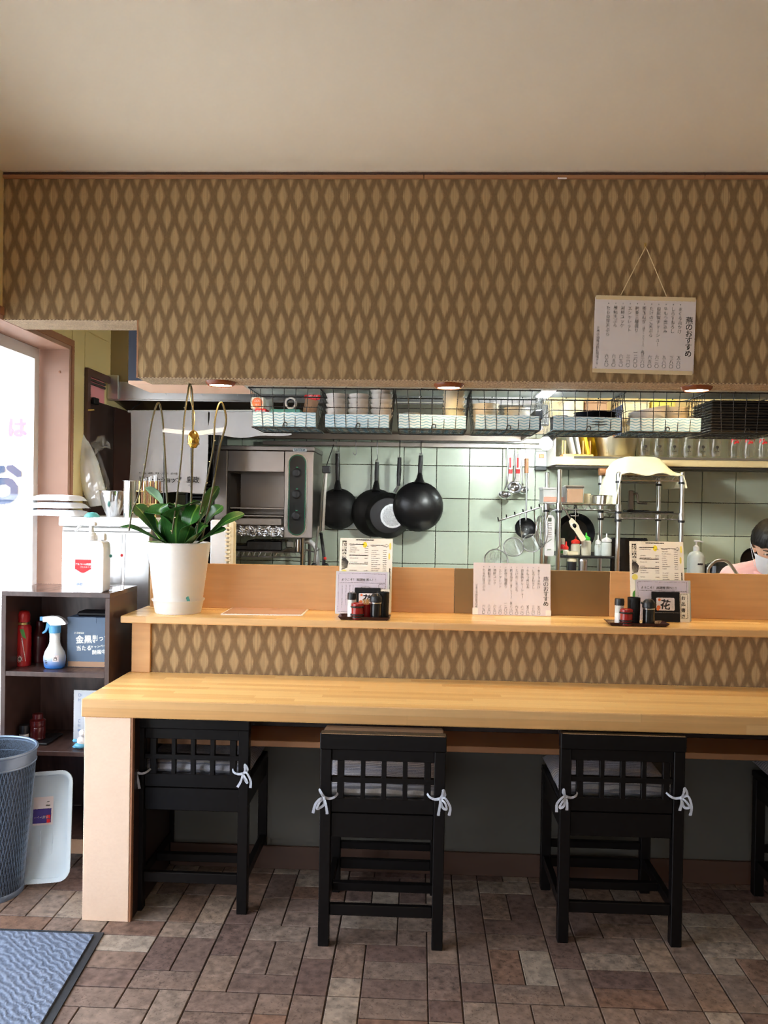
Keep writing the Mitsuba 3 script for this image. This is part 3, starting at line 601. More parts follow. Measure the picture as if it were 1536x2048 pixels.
# tray lid leaning on the box
BY = 3.14; lz = gz(110, 1776)[1]
o = np.array([at(20, 1776, lz)[0], lz, 0.0]); topY = BY - 0.012; hl = 0.412
lean = math.atan2(topY - lz - 0.004, hl); W = at(147, 1700, lz)[0] - o[0]
_tr = at(146, 1551, topY - 0.02); _br = np.array([at(139, 1776, lz)[0], lz, 0.002]); W = _br[0] - o[0]; TL = Plane(o + [0, 0, 0.002], (1, 0, 0), (0, math.sin(lean), math.cos(lean))); tv = _tr - _br; hh = np.linalg.norm(tv); TL = Plane(o + [0, 0, 0.002], np.cross(tv, np.array([0, math.cos(lean), -math.sin(lean)])) * -1 if np.cross(tv, np.array([0, math.cos(lean), -math.sin(lean)]))[0] < 0 else np.cross(tv, np.array([0, math.cos(lean), -math.sin(lean)])), tv)
tl = thing('tray_lid', 'pale blue white plastic tray leaning against the dark box shelf behind the bin', 'tray')
R_ = rrect(0, 0, W, hh, 0.045)
put('panel', TL.ext(R_.buffer(-0.012), 0.004, -0.012), mat('pale_blue_plastic', (206, 224, 236), 0.35), tl)
rim = [cat([TL.ext(R_.difference(R_.buffer(-0.014)), 0.006, 0.0), TL.ext(R_.buffer(-0.012).difference(R_.buffer(-0.016)), 0.012, -0.012)])]
put('rim', cat(rim), 'mat_pale_blue_plastic', tl)
put('embossing', TL.ext(sa.translate(rrect(0, 0, 0.05, 0.115, 0.024).difference(rrect(0.004, 0.004, 0.046, 0.111, 0.02)), W - 0.123, 0.085), 0.0015, -0.008), 'mat_pale_blue_plastic', tl)
LB = lambda x0, y0, x1, y1: sg.box(W - x1, y0, W - x0, y1)
put('label', TL.flat(LB(0.075, 0.2, 0.15, 0.30), -0.0074), 'mat_paper', tl, label='white, purple and red printed label')
put('label_print', TL.flat(LB(0.082, 0.207, 0.15, 0.258), -0.0068), 'mat_purple_print', tl)
put('label_print', TL.flat(unary_union([LB(0.084, 0.207, 0.098, 0.22), LB(0.084, 0.222, 0.1, 0.235)]), -0.0062), 'mat_red_print', tl)
put('lettering', TL.flat(sa.rotate(line('抗菌トレー', 0.011, W - 0.14, 0.224, bold=1), 180, origin=(W - 0.116, 0.228)), -0.0058), 'mat_paper', tl)
put('lettering', TL.flat(unary_union([LB(0.087, 0.266, 0.103, 0.271), LB(0.09, 0.28, 0.1, 0.2825)]), -0.0066), 'mat_grey_ink', tl)

# ------------------------------------------------------------------ dark box shelf left of the counter, and what stands on it
SX0, SX1, SYb = -1.585, -1.165, 3.45; SZT = at(222, 1187, BY)[2]
zs1, zs2, zs3 = at(110, 1345, BY)[2], at(110, 1503, BY)[2], at(110, 1668, BY)[2]; tk = 0.018
bs = thing('box_shelf', 'dark brown three-tier box shelf standing left of the counter', 'shelf')
put('side', bx(SX0, BY, zs3 - tk, SX0 + tk, SYb, SZT - tk, 0.001), 'mat_dark_box', bs); put('side', bx(SX1 - tk, BY, zs3 - tk, SX1, SYb, SZT - tk, 0.001), 'mat_dark_box', bs)
put('top', bx(SX0, BY, SZT - tk, SX1, SYb, SZT, 0.001), 'mat_dark_gloss', bs)
for z in (zs1, zs2, zs3): put('shelf_board', bx(SX0 + tk, BY + 0.001, z - tk, SX1 - tk, SYb - 0.005, z, 0.001), 'mat_dark_box', bs)
put('back', bx(SX0 + tk, SYb - 0.005, zs3, SX1 - tk, SYb - 0.001, SZT - tk), 'mat_dark_box', bs)
st = thing('wooden_stand', 'low pale wooden stand under the dark box shelf', 'stand'); zc_ = zs3 - tk
put('top', bx(SX0, BY + 0.01, zc_ - 0.06, SX1 + 0.03, SYb, zc_ - 0.001, 0.002), 'mat_pale_board', st)
for x in (SX0 + 0.01, SX1 - 0.05): put('foot', bx(x, BY + 0.09, 0, x + 0.045, SYb - 0.02, zc_ - 0.061, 0.001), 'mat_door_dark', st)

# insecticide can
p = at(42, 1337, BY + 0.10); c = (p[0], BY + 0.12, zs1); t = thing('spray_can', 'red aerosol can with red cap in the upper tier of the box shelf', 'aerosol can')
q = at(0, 0, 1); hcan = at(42, 1246, c[1])[2] - zs1
put('body', lathe([(0, 0), (0.027, 0), (0.0285, 0.003), (0.0285, hcan - 0.016), (0.021, hcan - 0.003), (0.021, hcan), (0, hcan)], 36, c), 'mat_red_can', t, smooth=35)
put('collar', lathe([(0.0215, hcan - 0.006), (0.0232, hcan - 0.004), (0.0232, hcan + 0.004), (0.0, hcan + 0.005)], 32, c), 'mat_brass', t, smooth=35)
put('cap', lathe([(0.0, hcan + 0.0052), (0.0215, hcan + 0.0052), (0.0235, hcan + 0.012), (0.0235, hcan + 0.036), (0.019, hcan + 0.046), (0.01, hcan + 0.05), (0, hcan + 0.05)], 32, c), 'mat_red_can', t, smooth=50)
def wrap(c, r, poly, dens=0.006, a0=-90.0):                            # flat print bent round a can: x is arc length from the middle, y height
    v2 = flat(poly.segmentize(dens)); v2 = trimesh.Trimesh(*trimesh.remesh.subdivide_to_size(v2.vertices, v2.faces, dens * 1.6), process=False)
    V = v2.vertices; an = math.radians(a0) + V[:, 0] / r
    return trimesh.Trimesh(np.stack([c[0] + r * np.cos(an), c[1] + r * np.sin(an), c[2] + V[:, 1]], 1), v2.faces, process=False)
star = sg.Polygon([((0.014 if i % 2 else 0.007) * math.cos(i * math.pi / 9) - 0.002, 0.03 + (0.016 if i % 2 else 0.009) * math.sin(i * math.pi / 9)) for i in range(18)])
put('print', wrap(c, 0.0288, star), 'mat_paper', t); put('print', wrap(c, 0.029, sg.Point(-0.002, 0.03).buffer(0.005)), 'mat_ink', t)
put('print', wrap(c, 0.0288, sg.Polygon([(-0.004, hcan - 0.02), (0.012, hcan - 0.02), (0.022, hcan - 0.06), (0.008, hcan - 0.05)])), 'mat_green_print', t)
put('print', wrap(c, 0.0288, sg.Polygon([(0.004, hcan - 0.055), (0.0065, hcan - 0.055), (0.022, 0.02), (0.0195, 0.02)])), 'mat_paper', t)
# second, dark red bottle behind
p = at(78, 1337, BY + 0.2); put('body', lathe([(0, 0), (0.032, 0), (0.034, 0.006), (0.034, 0.1), (0.03, 0.115), (0.016, 0.135), (0.014, 0.16), (0.014, 0.165), (0, 0.165)], 28, (p[0], BY + 0.2, zs1)), mat('dark_red', (70, 20, 24), 0.25), thing('sauce_bottle', 'dark red bottle behind the trigger spray bottle on the box shelf', 'bottle'), smooth=40)
# trigger spray bottle
c = (at(109, 1330, BY + 0.085)[0], BY + 0.085, zs1); k_ = (BY + 0.085) / F
t = thing('trigger_spray', 'white and blue trigger spray bottle on the upper tier of the box shelf', 'spray bottle')
prof = [(0, 0.0), (0.033, 0), (0.039, 0.005), (0.043, 0.03), (0.0435, 0.045), (0.038, 0.065), (0.026, 0.085), (0.0205, 0.1), (0.0205, 0.138), (0, 0.138)]
def squash(m, c, sy): m.vertices[:, 1] = c[1] + (m.vertices[:, 1] - c[1]) * sy; return m
put('bottle', squash(lathe(prof, 36, c), c, 0.75), mat('spray_body', proc(lambda p, n, uv: mix(C(38, 110, 190), C(236, 240, 240), smoothstep(zs1 + 0.0, zs1 + 0.075, p.z))), 0.3), t, smooth=45)
put('collar', lathe([(0.0225, 0.1385), (0.0225, 0.165), (0.017, 0.168), (0, 0.168), ], 28, c), 'mat_blue_plastic', t, smooth=35)
hd_ = sg.Polygon([(-0.042, 0.182), (-0.042, 0.199), (-0.02, 0.202), (0.012, 0.202), (0.032, 0.193), (0.046, 0.177), (0.043, 0.173), (0.02, 0.171), (-0.012, 0.168), (-0.026, 0.183)]).buffer(0.002)
put('head', mv(turned(ext(hd_, 0.024)), tr=(c[0], c[1] + 0.012, c[2])), 'mat_white_plastic', t); put('nozzle', mv(turned(ext(sg.box(-0.057, 0.185, -0.0445, 0.2), 0.016)), tr=(c[0], c[1] + 0.008, c[2])), 'mat_blue_plastic', t)
put('trigger', mv(turned(ext(sg.Polygon([(-0.03, 0.18), (-0.021, 0.18), (-0.02, 0.165), (-0.034, 0.14), (-0.046, 0.133), (-0.048, 0.138), (-0.036, 0.15), (-0.033, 0.168)]), 0.012)), tr=(c[0], c[1] + 0.006, c[2])), 'mat_blue_plastic', t)
put('print', squash(wrap(c, 0.0437, unary_union([sg.box(0.006, 0.03, 0.03, 0.055)])), c, 0.76), 'mat_paper', t)
put('print', squash(wrap(c, 0.0442, unary_union([line('白', 0.016, 0.009, 0.036, bold=2), sg.box(-0.03, 0.02, -0.014, 0.022), sg.box(-0.03, 0.026, -0.014, 0.028), sg.box(-0.03, 0.032, -0.018, 0.034)])), c, 0.76), 'mat_ink', t)
# folded card box
cb = thing('card_box', 'blue grey cardboard box with cream Japanese lettering on the box shelf', 'box'); cbY = BY + 0.11
cx0, cx1, cz1 = at(134, 1300, cbY)[0], SX1 - tk - 0.002, at(134, 1234, cbY)[2]
put('body', bx(cx0, cbY, zs1 + 0.0005, cx1, cbY + 0.12, cz1, 0.001), 'mat_blue_card', cb)
put('flap', bx(cx0 + 0.07, cbY - 0.0012, cz1 - 0.024, cx0 + 0.115, cbY - 0.0002, cz1 + 0.001), 'mat_blue_card', cb)
BP = Plane((cx0, cbY - 0.0002, zs1), (1, 0, 0), (0, 0, 1))
put('base_band', BP.flat(sg.box(0.004, 0.002, cx1 - cx0, 0.023), 0.0004), 'mat_card_brown', cb)
put('lettering', BP.flat(unary_union([sa.rotate(line('金黒、', 0.033, 0.034, 0.098, bold=3), 3), line('削って', 0.0235, 0.1, 0.108, bold=2), sa.rotate(line('当たる', 0.021, 0.036, 0.068, bold=2), 3), sa.rotate(line('キャンペーン', 0.0125, 0.094, 0.08, bold=1), 6), sa.rotate(line('開催中!', 0.019, 0.1, 0.055, bold=2), 5), line('お客様感謝', 0.008, 0.028, 0.132)]), 0.0004), 'mat_paper_cream', cb)
put('loose_cap', bx(cx0 + 0.03, cbY + 0.02, cz1 + 0.001, cx1 - 0.01, cbY + 0.1, cz1 + 0.02, 0.006), 'mat_black_matte', label='dark flat pouch lying on the blue cardboard box', cate='pouch')
# middle tier: dark bottles on a tray, card, figurine
p = at(75, 1478, BY + 0.13); t = thing('lacquer_jar', 'dark red lacquered jar in the shade of the middle tier', 'jar')
put('body', lathe([(0, 0), (0.026, 0), (0.03, 0.004), (0.028, 0.012), (0.03, 0.02), (0.03, 0.045), (0.028, 0.05), (0.03, 0.056), (0.029, 0.066), (0.0, 0.066)], 28, (p[0], BY + 0.13, zs2 + 0.009)), mat('dark_lacquer', (72, 20, 20), 0.15), t, smooth=40)
put('lid', lathe([(0.0295, 0.0665), (0.03, 0.075), (0.02, 0.082), (0.02, 0.1), (0.0, 0.102)], 28, (p[0], BY + 0.13, zs2 + 0.009)), 'mat_dark_lacquer', t, smooth=40)
t = thing('salt_shaker', 'small white and black shaker beside the dark jar in the box shelf', 'shaker'); p = at(48, 1478, BY + 0.1); c = (p[0], BY + 0.1, zs2 + 0.009)
put('body', lathe([(0, 0), (0.017, 0), (0.018, 0.003), (0.018, 0.028), (0, 0.028)], 24, c), 'mat_white_plastic', t, smooth=40); put('cap', lathe([(0, 0.0282), (0.0185, 0.0282), (0.0185, 0.062), (0, 0.064)], 24, c), 'mat_black_plastic', t, smooth=40)
put('condiment_tray', bx(at(30, 1490, BY + 0.07)[0], BY + 0.07, zs2 + 0.0005, at(122, 1480, BY + 0.2)[0], BY + 0.22, zs2 + 0.009, 0.003), 'mat_black_plastic', label='dark tray under the jar in the middle tier of the box shelf', cate='tray')
cd = thing('notice_card', 'folded white notice card standing in the middle tier behind the counter corner', 'card'); cY = BY + 0.16
x0_, x1_, z1_ = at(147.5, 1400, cY)[0], SX1 - tk - 0.002, at(147, 1380, cY)[2]
put('sheet', bx(x0_, cY, zs2 + 0.0005, x1_, cY + 0.002, z1_), mat('pale_blue_paper', (226, 234, 242), 0.6), cd)
put('lettering', Plane((x0_, cY - 0.0002, zs2), (1, 0, 0), (0, 0, 1)).flat(unary_union([line('Di', 0.018, 0.018, z1_ - zs2 - 0.026), line('N', 0.015, 0.018, z1_ - zs2 - 0.044, bold=1), line('C', 0.018, 0.018, 0.07), line('M', 0.015, 0.017, 0.052, bold=1), sg.box(0.018, 0.034, 0.03, 0.044)]), 0.0004), 'mat_blue_ink', cd)
fg = thing('figurine', 'small white and pale blue sea animal figurine at the edge of the middle tier', 'figurine'); fY = BY + 0.05; fx = at(163, 1500, fY)[0]
fb = cat([ell((fx, fY, zs2 + 0.028), 0.018, 0.015, 0.02), ell((fx + 0.004, fY, zs2 + 0.058), 0.015, 0.013, 0.016)]); put('body', fb, 'mat_white_plastic', fg, smooth=True)
put('skirt', cat([ell((fx - 0.006, fY - 0.004, zs2 + 0.012), 0.022, 0.018, 0.0115), ell((fx - 0.026, fY - 0.002, zs2 + 0.03), 0.009, 0.006, 0.007), ell((fx - 0.012, fY, zs2 + 0.006), 0.024, 0.014, 0.0055)]), 'mat_cyan_plastic', fg, smooth=True)
for i, x in enumerate((-1.26, -1.232, -1.206)): put('dark_book', bx(x, BY + 0.02, zs3 + 0.0005, x + 0.025, BY + 0.2, zs3 + 0.19 - 0.015 * i, 0.002), 'mat_black_matte', label=['leftmost dark folder in the bottom tier beside the tray', 'middle dark folder in the bottom tier of the box shelf', 'right dark folder in the bottom tier against the shelf side'][i], cate='folder', group='folders in the bottom tier')

# on top of the box: pump bottle, tumbler
c = np.array([at(184, 1180, BY + 0.06)[0], BY + 0.06, SZT]); t = thing('sanitizer_bottle', 'large white pump bottle with a red label on the dark box shelf', 'pump bottle'); s_ = (BY + 0.06) / F
hb_ = 116 * s_
body = sg.Polygon([(-0.06, 0.0), (0.055, 0.0), (0.057, 0.004), (0.057, 0.17), (0.053, 0.19), (0.035, 0.197), (-0.032, 0.197), (-0.053, 0.185), (-0.061, 0.165), (-0.061, 0.004)])
bm = turned(ext(body.buffer(-0.008).buffer(0.008, quad_segs=4), 0.076)); bm.apply_translation((c[0], c[1] + 0.038, c[2])); put('body', bm, 'mat_white_plastic', t, smooth=30)
put('neck', lathe([(0, 0.1965), (0.02, 0.1965), (0.024, 0.2), (0.024, 0.216), (0.017, 0.22), (0.017, 0.226), (0.009, 0.23), (0.008, 0.252), (0, 0.252)], 28, (c[0] - 0.005, c[1], c[2])), 'mat_white_plastic', t, smooth=40)
put('spout', cat([bx(c[0] - 0.02, c[1] - 0.009, c[2] + 0.2525, c[0] + 0.014, c[1] + 0.009, c[2] + 0.268, 0.004), tube(sm([c + [-0.016, 0, 0.262], c + [-0.04, -0.001, 0.26], c + [-0.052, -0.002, 0.25], c + [-0.066, -0.003, 0.232]]), [0.0055] * 18 + [0.005], 10)]), 'mat_white_plastic', t, smooth=40)
put('spare_cap', bx(c[0] + 0.032, c[1] - 0.01, c[2] + 0.197, c[0] + 0.052, c[1] + 0.01, c[2] + 0.225, 0.004), 'mat_white_plastic', t)
LP = Plane((c[0] - 0.052, c[1] - 0.038, c[2]), (1, 0, 0), (0, 0, 1))
wv = sg.Polygon([(0, 0.088)] + [(x, 0.082 - 0.008 * math.sin(x / 0.062 * 5.2 - 1.0)) for x in np.linspace(0, 0.062, 16)] + [(0.062, 0.125), (0, 0.125)])
put('label', LP.flat(wv, 0.0004), 'mat_red_print', t, label='red label with white katakana')
put('lettering', LP.flat(unary_union([line('アルコール除菌', 0.0093, 0.0, 0.104, bold=2, gap=-0.0004), line('ジェルタイプ', 0.007, 0.02, 0.094, bold=1)]), 0.0008), 'mat_paper', t)
put('bar_code', LP.flat(unary_union([sg.box(0.006 + i * 0.003, 0.026, 0.0075 + i * 0.003 + 0.0006 * (i % 3), 0.036) for i in range(8)]), 0.0004), 'mat_blue_ink', t)
# wide faceted tumbler
p = at(229, 1174, BY + 0.12); t = thing('glass_tumbler', 'tall faceted drinking glass with small printed flowers beside the pump bottle', 'glass'); c = (p[0], BY + 0.12, SZT)
hg = at(229, 1068, BY + 0.12)[2] - SZT
def facet(prof, n, c): return lathe(prof, n, c)
put('glass', facet([(0, 0), (0.036, 0), (0.038, 0.004), (0.0425, hg), (0.0395, hg), (0.035, 0.02), (0.0, 0.016)], 12, c), 'mat_glass', t)
put('print', cat([wrap(c, 0.0432, sg.Point(-0.012, hg * 0.62).buffer(0.006), a0=-75)]), 'mat_teal_plastic', t); put('print', wrap(c, 0.0435, sg.Point(0.02, hg * 0.63).buffer(0.006), a0=-60), 'mat_red_print', t)
# ------------------------------------------------------------------ orchid in its pot
pc = gz(362, 1222, ZS); pc = np.array([pc[0], 3.30, ZS]); sp = 3.30 / F
t = thing('orchid_plant', 'bloomless orchid with broad green leaves and arching bare stems growing in the white pot', 'orchid')
pot = thing('flower_pot', 'white tapered flower pot with a saucer foot on the left end of the serving shelf', 'pot')
hp = at(362, 1084, 3.30)[2] - ZS; rt, rb = 62.5 * sp, 45 * sp
zf = at(362, 1198, 3.30)[2] - ZS
rr = lambda z: rb + (rt - rb) * z / hp
put('pot', lathe([(0, 0.006), (rr(0) - 0.006, 0.006), (rr(zf), zf), (rt, hp - 0.004), (rt - 0.003, hp), (rt - 0.007, hp - 0.004), (rr(0.05) - 0.006, 0.05), (0, 0.05)], 56, pc), 'mat_pot_white', pot, smooth=40)
put('saucer', lathe([(0, 0.0003), (rr(0) - 0.002, 0.0003), (rr(0) + 0.001, 0.003), (rr(zf) + 0.003, zf - 0.008), (rr(zf) + 0.009, zf - 0.001), (rr(zf) + 0.009, zf + 0.002), (rr(zf) + 0.0015, zf - 0.002), (rr(0) - 0.001, 0.0055), (0, 0.0055)], 56, pc), 'mat_pot_white', pot, smooth=40)
put('sticker', wrap(pc, rr(hp * 0.22) + 0.0016, sa.rotate(sg.Point(0, hp * 0.22).buffer(1).intersection(rrect(-0.006, hp * 0.22 - 0.011, 0.006, hp * 0.22 + 0.011, 0.004)), 20), a0=-52), 'mat_teal_plastic', pot)
put('potting_bark', mv(trimesh.creation.cylinder(rt - 0.012, 0.02, sections=40), tr=(pc[0], pc[1], ZS + hp - 0.03)), mat('bark', (84, 60, 44), 0.9), pot)
top = ZS + hp
def leaf_mesh(ctrl, width, roll=0.0, fold=0.25, th=0.0022):
    p = sm(ctrl, 8); n = len(p); tg = np.gradient(p, axis=0); tg /= np.linalg.norm(tg, axis=1, keepdims=True)
    side = np.cross(tg, [0, 0, 1.0]); bad = np.linalg.norm(side, axis=1) < 0.2; side[bad] = [1, 0, 0]; side /= np.linalg.norm(side, axis=1, keepdims=True)
    nm = np.cross(side, tg); c_, s_ = math.cos(roll), math.sin(roll); side, nm = side * c_ + nm * s_, nm * c_ - side * s_
    s = np.linspace(0, 1, n); w = width / 2 * np.clip((0.42 + 0.9 * s - 0.35 * s ** 2), 0, 1) * np.sqrt(np.clip(1 - s ** 5, 0.0, 1)) ** 1.1 + 0.0008
    k = np.linspace(-1, 1, 9); P = p[:, None] + side[:, None] * (k[None, :, None] * w[:, None, None]) + nm[:, None] * (fold * np.abs(k)[None, :, None] * w[:, None, None])
    m = sheetgrid(P, th); uv = np.stack([np.tile(k / 2 + 0.5, n), np.repeat(s, 9)], 1); return m, np.vstack([uv, uv])
def px3(lst): return [at(x, y, 3.30 + d) for x, y, d in lst]
Lv = [([(338, 1088, -.02), (326, 1050, -.055), (320, 1020, -.06), (334, 1008, -.03)], 40, 0.1), ([(352, 1088, -.03), (352, 1045, -.07), (362, 1015, -.075), (372, 1011, -.03)], 46, 0.1),
      ([(333, 1086, -.02), (308, 1060, -.06), (288, 1030, -.07), (270, 1010, -.06)], 27, 0.5), ([(330, 1086, 0), (300, 1072, -.05), (266, 1056, -.07), (241, 1054, -.06)], 13, 0.3),
      ([(345, 1080, .04), (332, 1030, .07), (316, 1000, .08), (290, 976, .075)], 34, -0.5), ([(322, 1082, .03), (308, 1062, .02), (302, 1042, .02), (296, 1030, .02)], 22, 0.2),
      ([(392, 1082, .04), (402, 1040, .07), (420, 1000, .08), (437, 972, .08)], 24, 0.6), ([(385, 1086, .0), (405, 1062, -.05), (428, 1030, -.06), (446, 1012, -.05)], 34, -0.4),
      ([(398, 1086, -.02), (425, 1066, -.06), (455, 1042, -.08), (489, 1028, -.07)], 24, -0.6), ([(398, 1086, -.04), (415, 1074, -.08), (436, 1064, -.1), (452, 1058, -.1)], 16, -0.5),
      ([(368, 1086, -.06), (378, 1060, -.1), (386, 1030, -.09), (398, 1010, -.05)], 30, -0.1), ([(376, 1088, -.07), (392, 1074, -.11), (404, 1056, -.11), (412, 1048, -.1)], 22, -0.3),
      ([(362, 1080, .05), (372, 1040, .09), (384, 1015, .1), (402, 1004, .1)], 28, 0.3)]
for i, (c, w, r) in enumerate(Lv):
    m, uv = leaf_mesh(px3(c), w * sp * 1.75, r); put('leaf', m, 'mat_leaf_young' if i == 5 else 'mat_leaf', t, smooth=True, uv=uv)
St = [[(338, 1084, .0), (334, 1000, .01), (329, 900, .02), (325, 840, .01), (318, 806, -.01), (309, 822, -.03), (300, 862, -.05), (290, 930, -.07), (276, 995, -.09), (265, 1020, -.1), (258, 1062, -.1)],
      [(380, 1084, .02), (382, 1000, .03), (385, 900, .04), (385, 800, .03), (380, 768, .0), (375, 790, -.03), (368, 840, -.05), (364, 900, -.07), (355, 985, -.09), (349, 1030, -.11), (344, 1068, -.12)],
      [(402, 1084, .0), (424, 985, .02), (438, 900, .04), (452, 845, .03), (446, 810, .0), (438, 808, -.02), (430, 840, -.04), (427, 890, -.06), (416, 950, -.08), (404, 1005, -.1), (398, 1035, -.11), (393, 1068, -.11)]]
for s_i, c in enumerate(St):
    p = sm(px3(c), 7); r = np.linspace(0.0046, 0.0026, len(p)); k_ = put('stem', tube(p, r, 8), 'mat_stem', t, smooth=True); bd = []
    half = len(p) * 5 // 9
    for j in range(half, len(p) - 1, 5):
        d = np.array([(-1) ** j * 0.007, -0.002, 0.003]); bd.append(tube([p[j], p[j] + d * 0.6, p[j] + d], [0.0022, 0.0018, 0.0008], 6))
    for b_ in bd: put('bud', b_, 'mat_bud', k_, smooth=True)
for c in ([(327, 1070, .015), (328, 868, .02)], [(383, 1070, .03), (382, 890, .03)], [(416, 1030, .02), (440, 872, .03)]): put('stake', rod(*px3(c), 0.002, 6), 'mat_black_wire', t)
tape = np.array(px3([(325, 860, .012), (350, 863, .02), (375, 865, .028), (400, 866, .032), (425, 862, .034), (448, 859, .035)])); tp = sm(tape, 4)
P = np.stack([tp - [0, 0, 0.0085], tp + [0, 0, 0.0085]], 1); put('tape', sheetgrid(P, 0.0012), 'mat_white_plastic', thing('tape_tie', 'white tape tying the orchid stems together', 'tape'), smooth=40)
g = thing('bell_ornament', 'small golden bell hanging among the orchid stems', 'ornament'); gc = at(387, 878, 3.27)
put('bell', lathe([(0, -0.037), (0.012, -0.034), (0.02, -0.02), (0.0235, -0.002), (0.021, 0.015), (0.013, 0.028), (0.005, 0.034), (0, 0.035)], 28, gc), 'mat_gold', g, smooth=60)
put('band', lathe([(0.0215, -0.022), (0.0235, -0.02), (0.024, -0.017), (0.0215, -0.016), (0.0215, -0.022)], 28, gc), 'mat_brass', g, smooth=50)
put('cord', tube(sm([gc + [0, 0, 0.034], gc + [-0.003, 0.02, 0.1], at(381, 800, 3.32), at(380, 769, 3.30)]), 0.0014, 6), 'mat_brass', g)

# ------------------------------------------------------------------ menus
ITEMS = [('まぐろ山かけ', '五六〇'), ('しらすおろし', '三八〇'), ('牛もつ煮込み', '五八〇'), ('自家製チャーシュー', '六二〇'), ('たけのこ天ぷら', '六五〇'), ('新玉ねぎ', '各三六〇'), ('刺身三種盛り', '一二〇〇'), ('エシャレット', '三六〇'), ('海鮮ユッケ', '六五〇'), ('稚鮎天ぷら', '六五〇'), ('たらの芽天ぷら', '六五〇')]
def menu_ink(dots=True):                                               # on a sheet of 1 x 0.72
    out = [column('燕のおすすめ', 0.074, 0.94, 0.555, 0.068, bold=1)]
    for i, (n_, p_) in enumerate(ITEMS):
        x = 0.848 - i * 0.0712
        if dots: out.append(sg.Point(x, 0.678).buffer(0.005, quad_segs=3))
        out.append(column(n_, 0.043, x, 0.655, 0.0455)); out.append(column(p_, 0.043, x, 0.02 + 0.0455 * len(p_), 0.0455))
        if n_ == '新玉ねぎ': out.append(column('（焼き・スライス）', 0.026, x, 0.466, 0.027))
    out.append(column('※表示価格は税別価格です。', 0.032, 0.042, 0.44, 0.0335)); return unary_union(out)
INK = menu_ink()
# hanging menu on the bulkhead
hy = YB - 0.006; A, B_, D_ = at(1186, 592, hy), at(1388, 597, hy), at(1184, 744, hy)
hm = thing('hanging_menu', 'white paper menu in a wooden hanger on a string on the wallpapered bulkhead', 'menu')
HP = Plane(D_, B_ - A, A - D_); w_, h_ = np.linalg.norm(B_ - A), np.linalg.norm(A - D_)
put('sheet', HP.ext(sg.box(0.001, 0.004, w_ + 0.001, h_ - 0.004), 0.0012, 0.0), 'mat_paper', hm)
put('rod', HP.ext(rrect(0, -0.002, w_ - 0.004, 0.012, 0.002), 0.005, 0.0013), 'mat_cord', hm, label='pale wooden bottom rail'); put('rod', HP.ext(rrect(0.003, h_ - 0.012, w_ - 0.002, h_ + 0.002, 0.002), 0.005, 0.0013), 'mat_cord', hm, label='pale wooden top rail')
put('lettering', HP.flat(sa.translate(sa.scale(INK, w_, w_ * 0.97, origin=(0, 0)), 0.001, 0.013), 0.0016), 'mat_ink', hm)
nail = at(1291, 494, YB - 0.004)
for q in (at(1241, 591, hy), at(1333, 594, hy)): put('string', tube([q + [0, -0.003, 0.0], nail + [0, -0.004, 0]], 0.0016, 6), 'mat_cord', hm)
put('hook', cat([tube(sm([nail + [0, 0.004, 0.008], nail + [0, -0.008, 0.006], nail + [0, -0.01, -0.004], nail + [0, -0.006, -0.006]]), 0.0016, 8), bx(nail[0] - 0.004, YB - 0.0015, nail[2] - 0.006, nail[0] + 0.004, YB - 0.0001, nail[2] + 0.016)]), 'mat_brass', hm)
# the same menu leaning against the splash panels
q0 = gz(943, 1226, ZS); yb_ = YP - 0.032
A, B_, D_ = at(947, 1125, YP - 0.006), at(1101, 1129, YP - 0.006), at(946, 1226, yb_); D_[2] = ZS + 0.001
lm = thing('leaning_menu', 'white paper menu leaning against the bronze splash panel on the serving shelf', 'menu'); w_ = np.linalg.norm(B_ - A); hgt = np.linalg.norm(A - D_)
LM = Plane(D_, (1, 0, 0), A - D_)
put('sheet', LM.ext(rrect(0.0, 0, w_, hgt, 0.003), 0.001), 'mat_paper', lm)
for g_ in (rrect(-0.003, 0, 0.02, 0.028, 0.002), rrect(w_ - 0.02, 0, w_ + 0.002, 0.024, 0.002)): put('sleeve', LM.ext(g_, 0.0004, 0.0013), 'mat_paper_cream', lm)
put('lettering', LM.flat(sa.translate(sa.scale(INK, w_, hgt / 0.72, origin=(0, 0)), 0, -0.004), 0.0014), 'mat_ink', lm)
# sheet lying on the shelf
f = [gz(x, y, ZS + 0.001) for x, y in ((468, 1214), (620, 1217), (605, 1231), (441, 1229))]
fm = thing('lying_menu', 'brown covered menu lying flat on the serving shelf right of the pot', 'menu'); pg = sg.Polygon([q[:2] for q in f])
put('cover', mv(ext(pg, 0.003), tr=(0, 0, ZS + 0.0004)), 'mat_paper_cream', fm); put('sheet', mv(ext(pg.buffer(-0.006), 0.001), tr=(0, 0, ZS + 0.0035)), 'mat_paper_brown', fm)
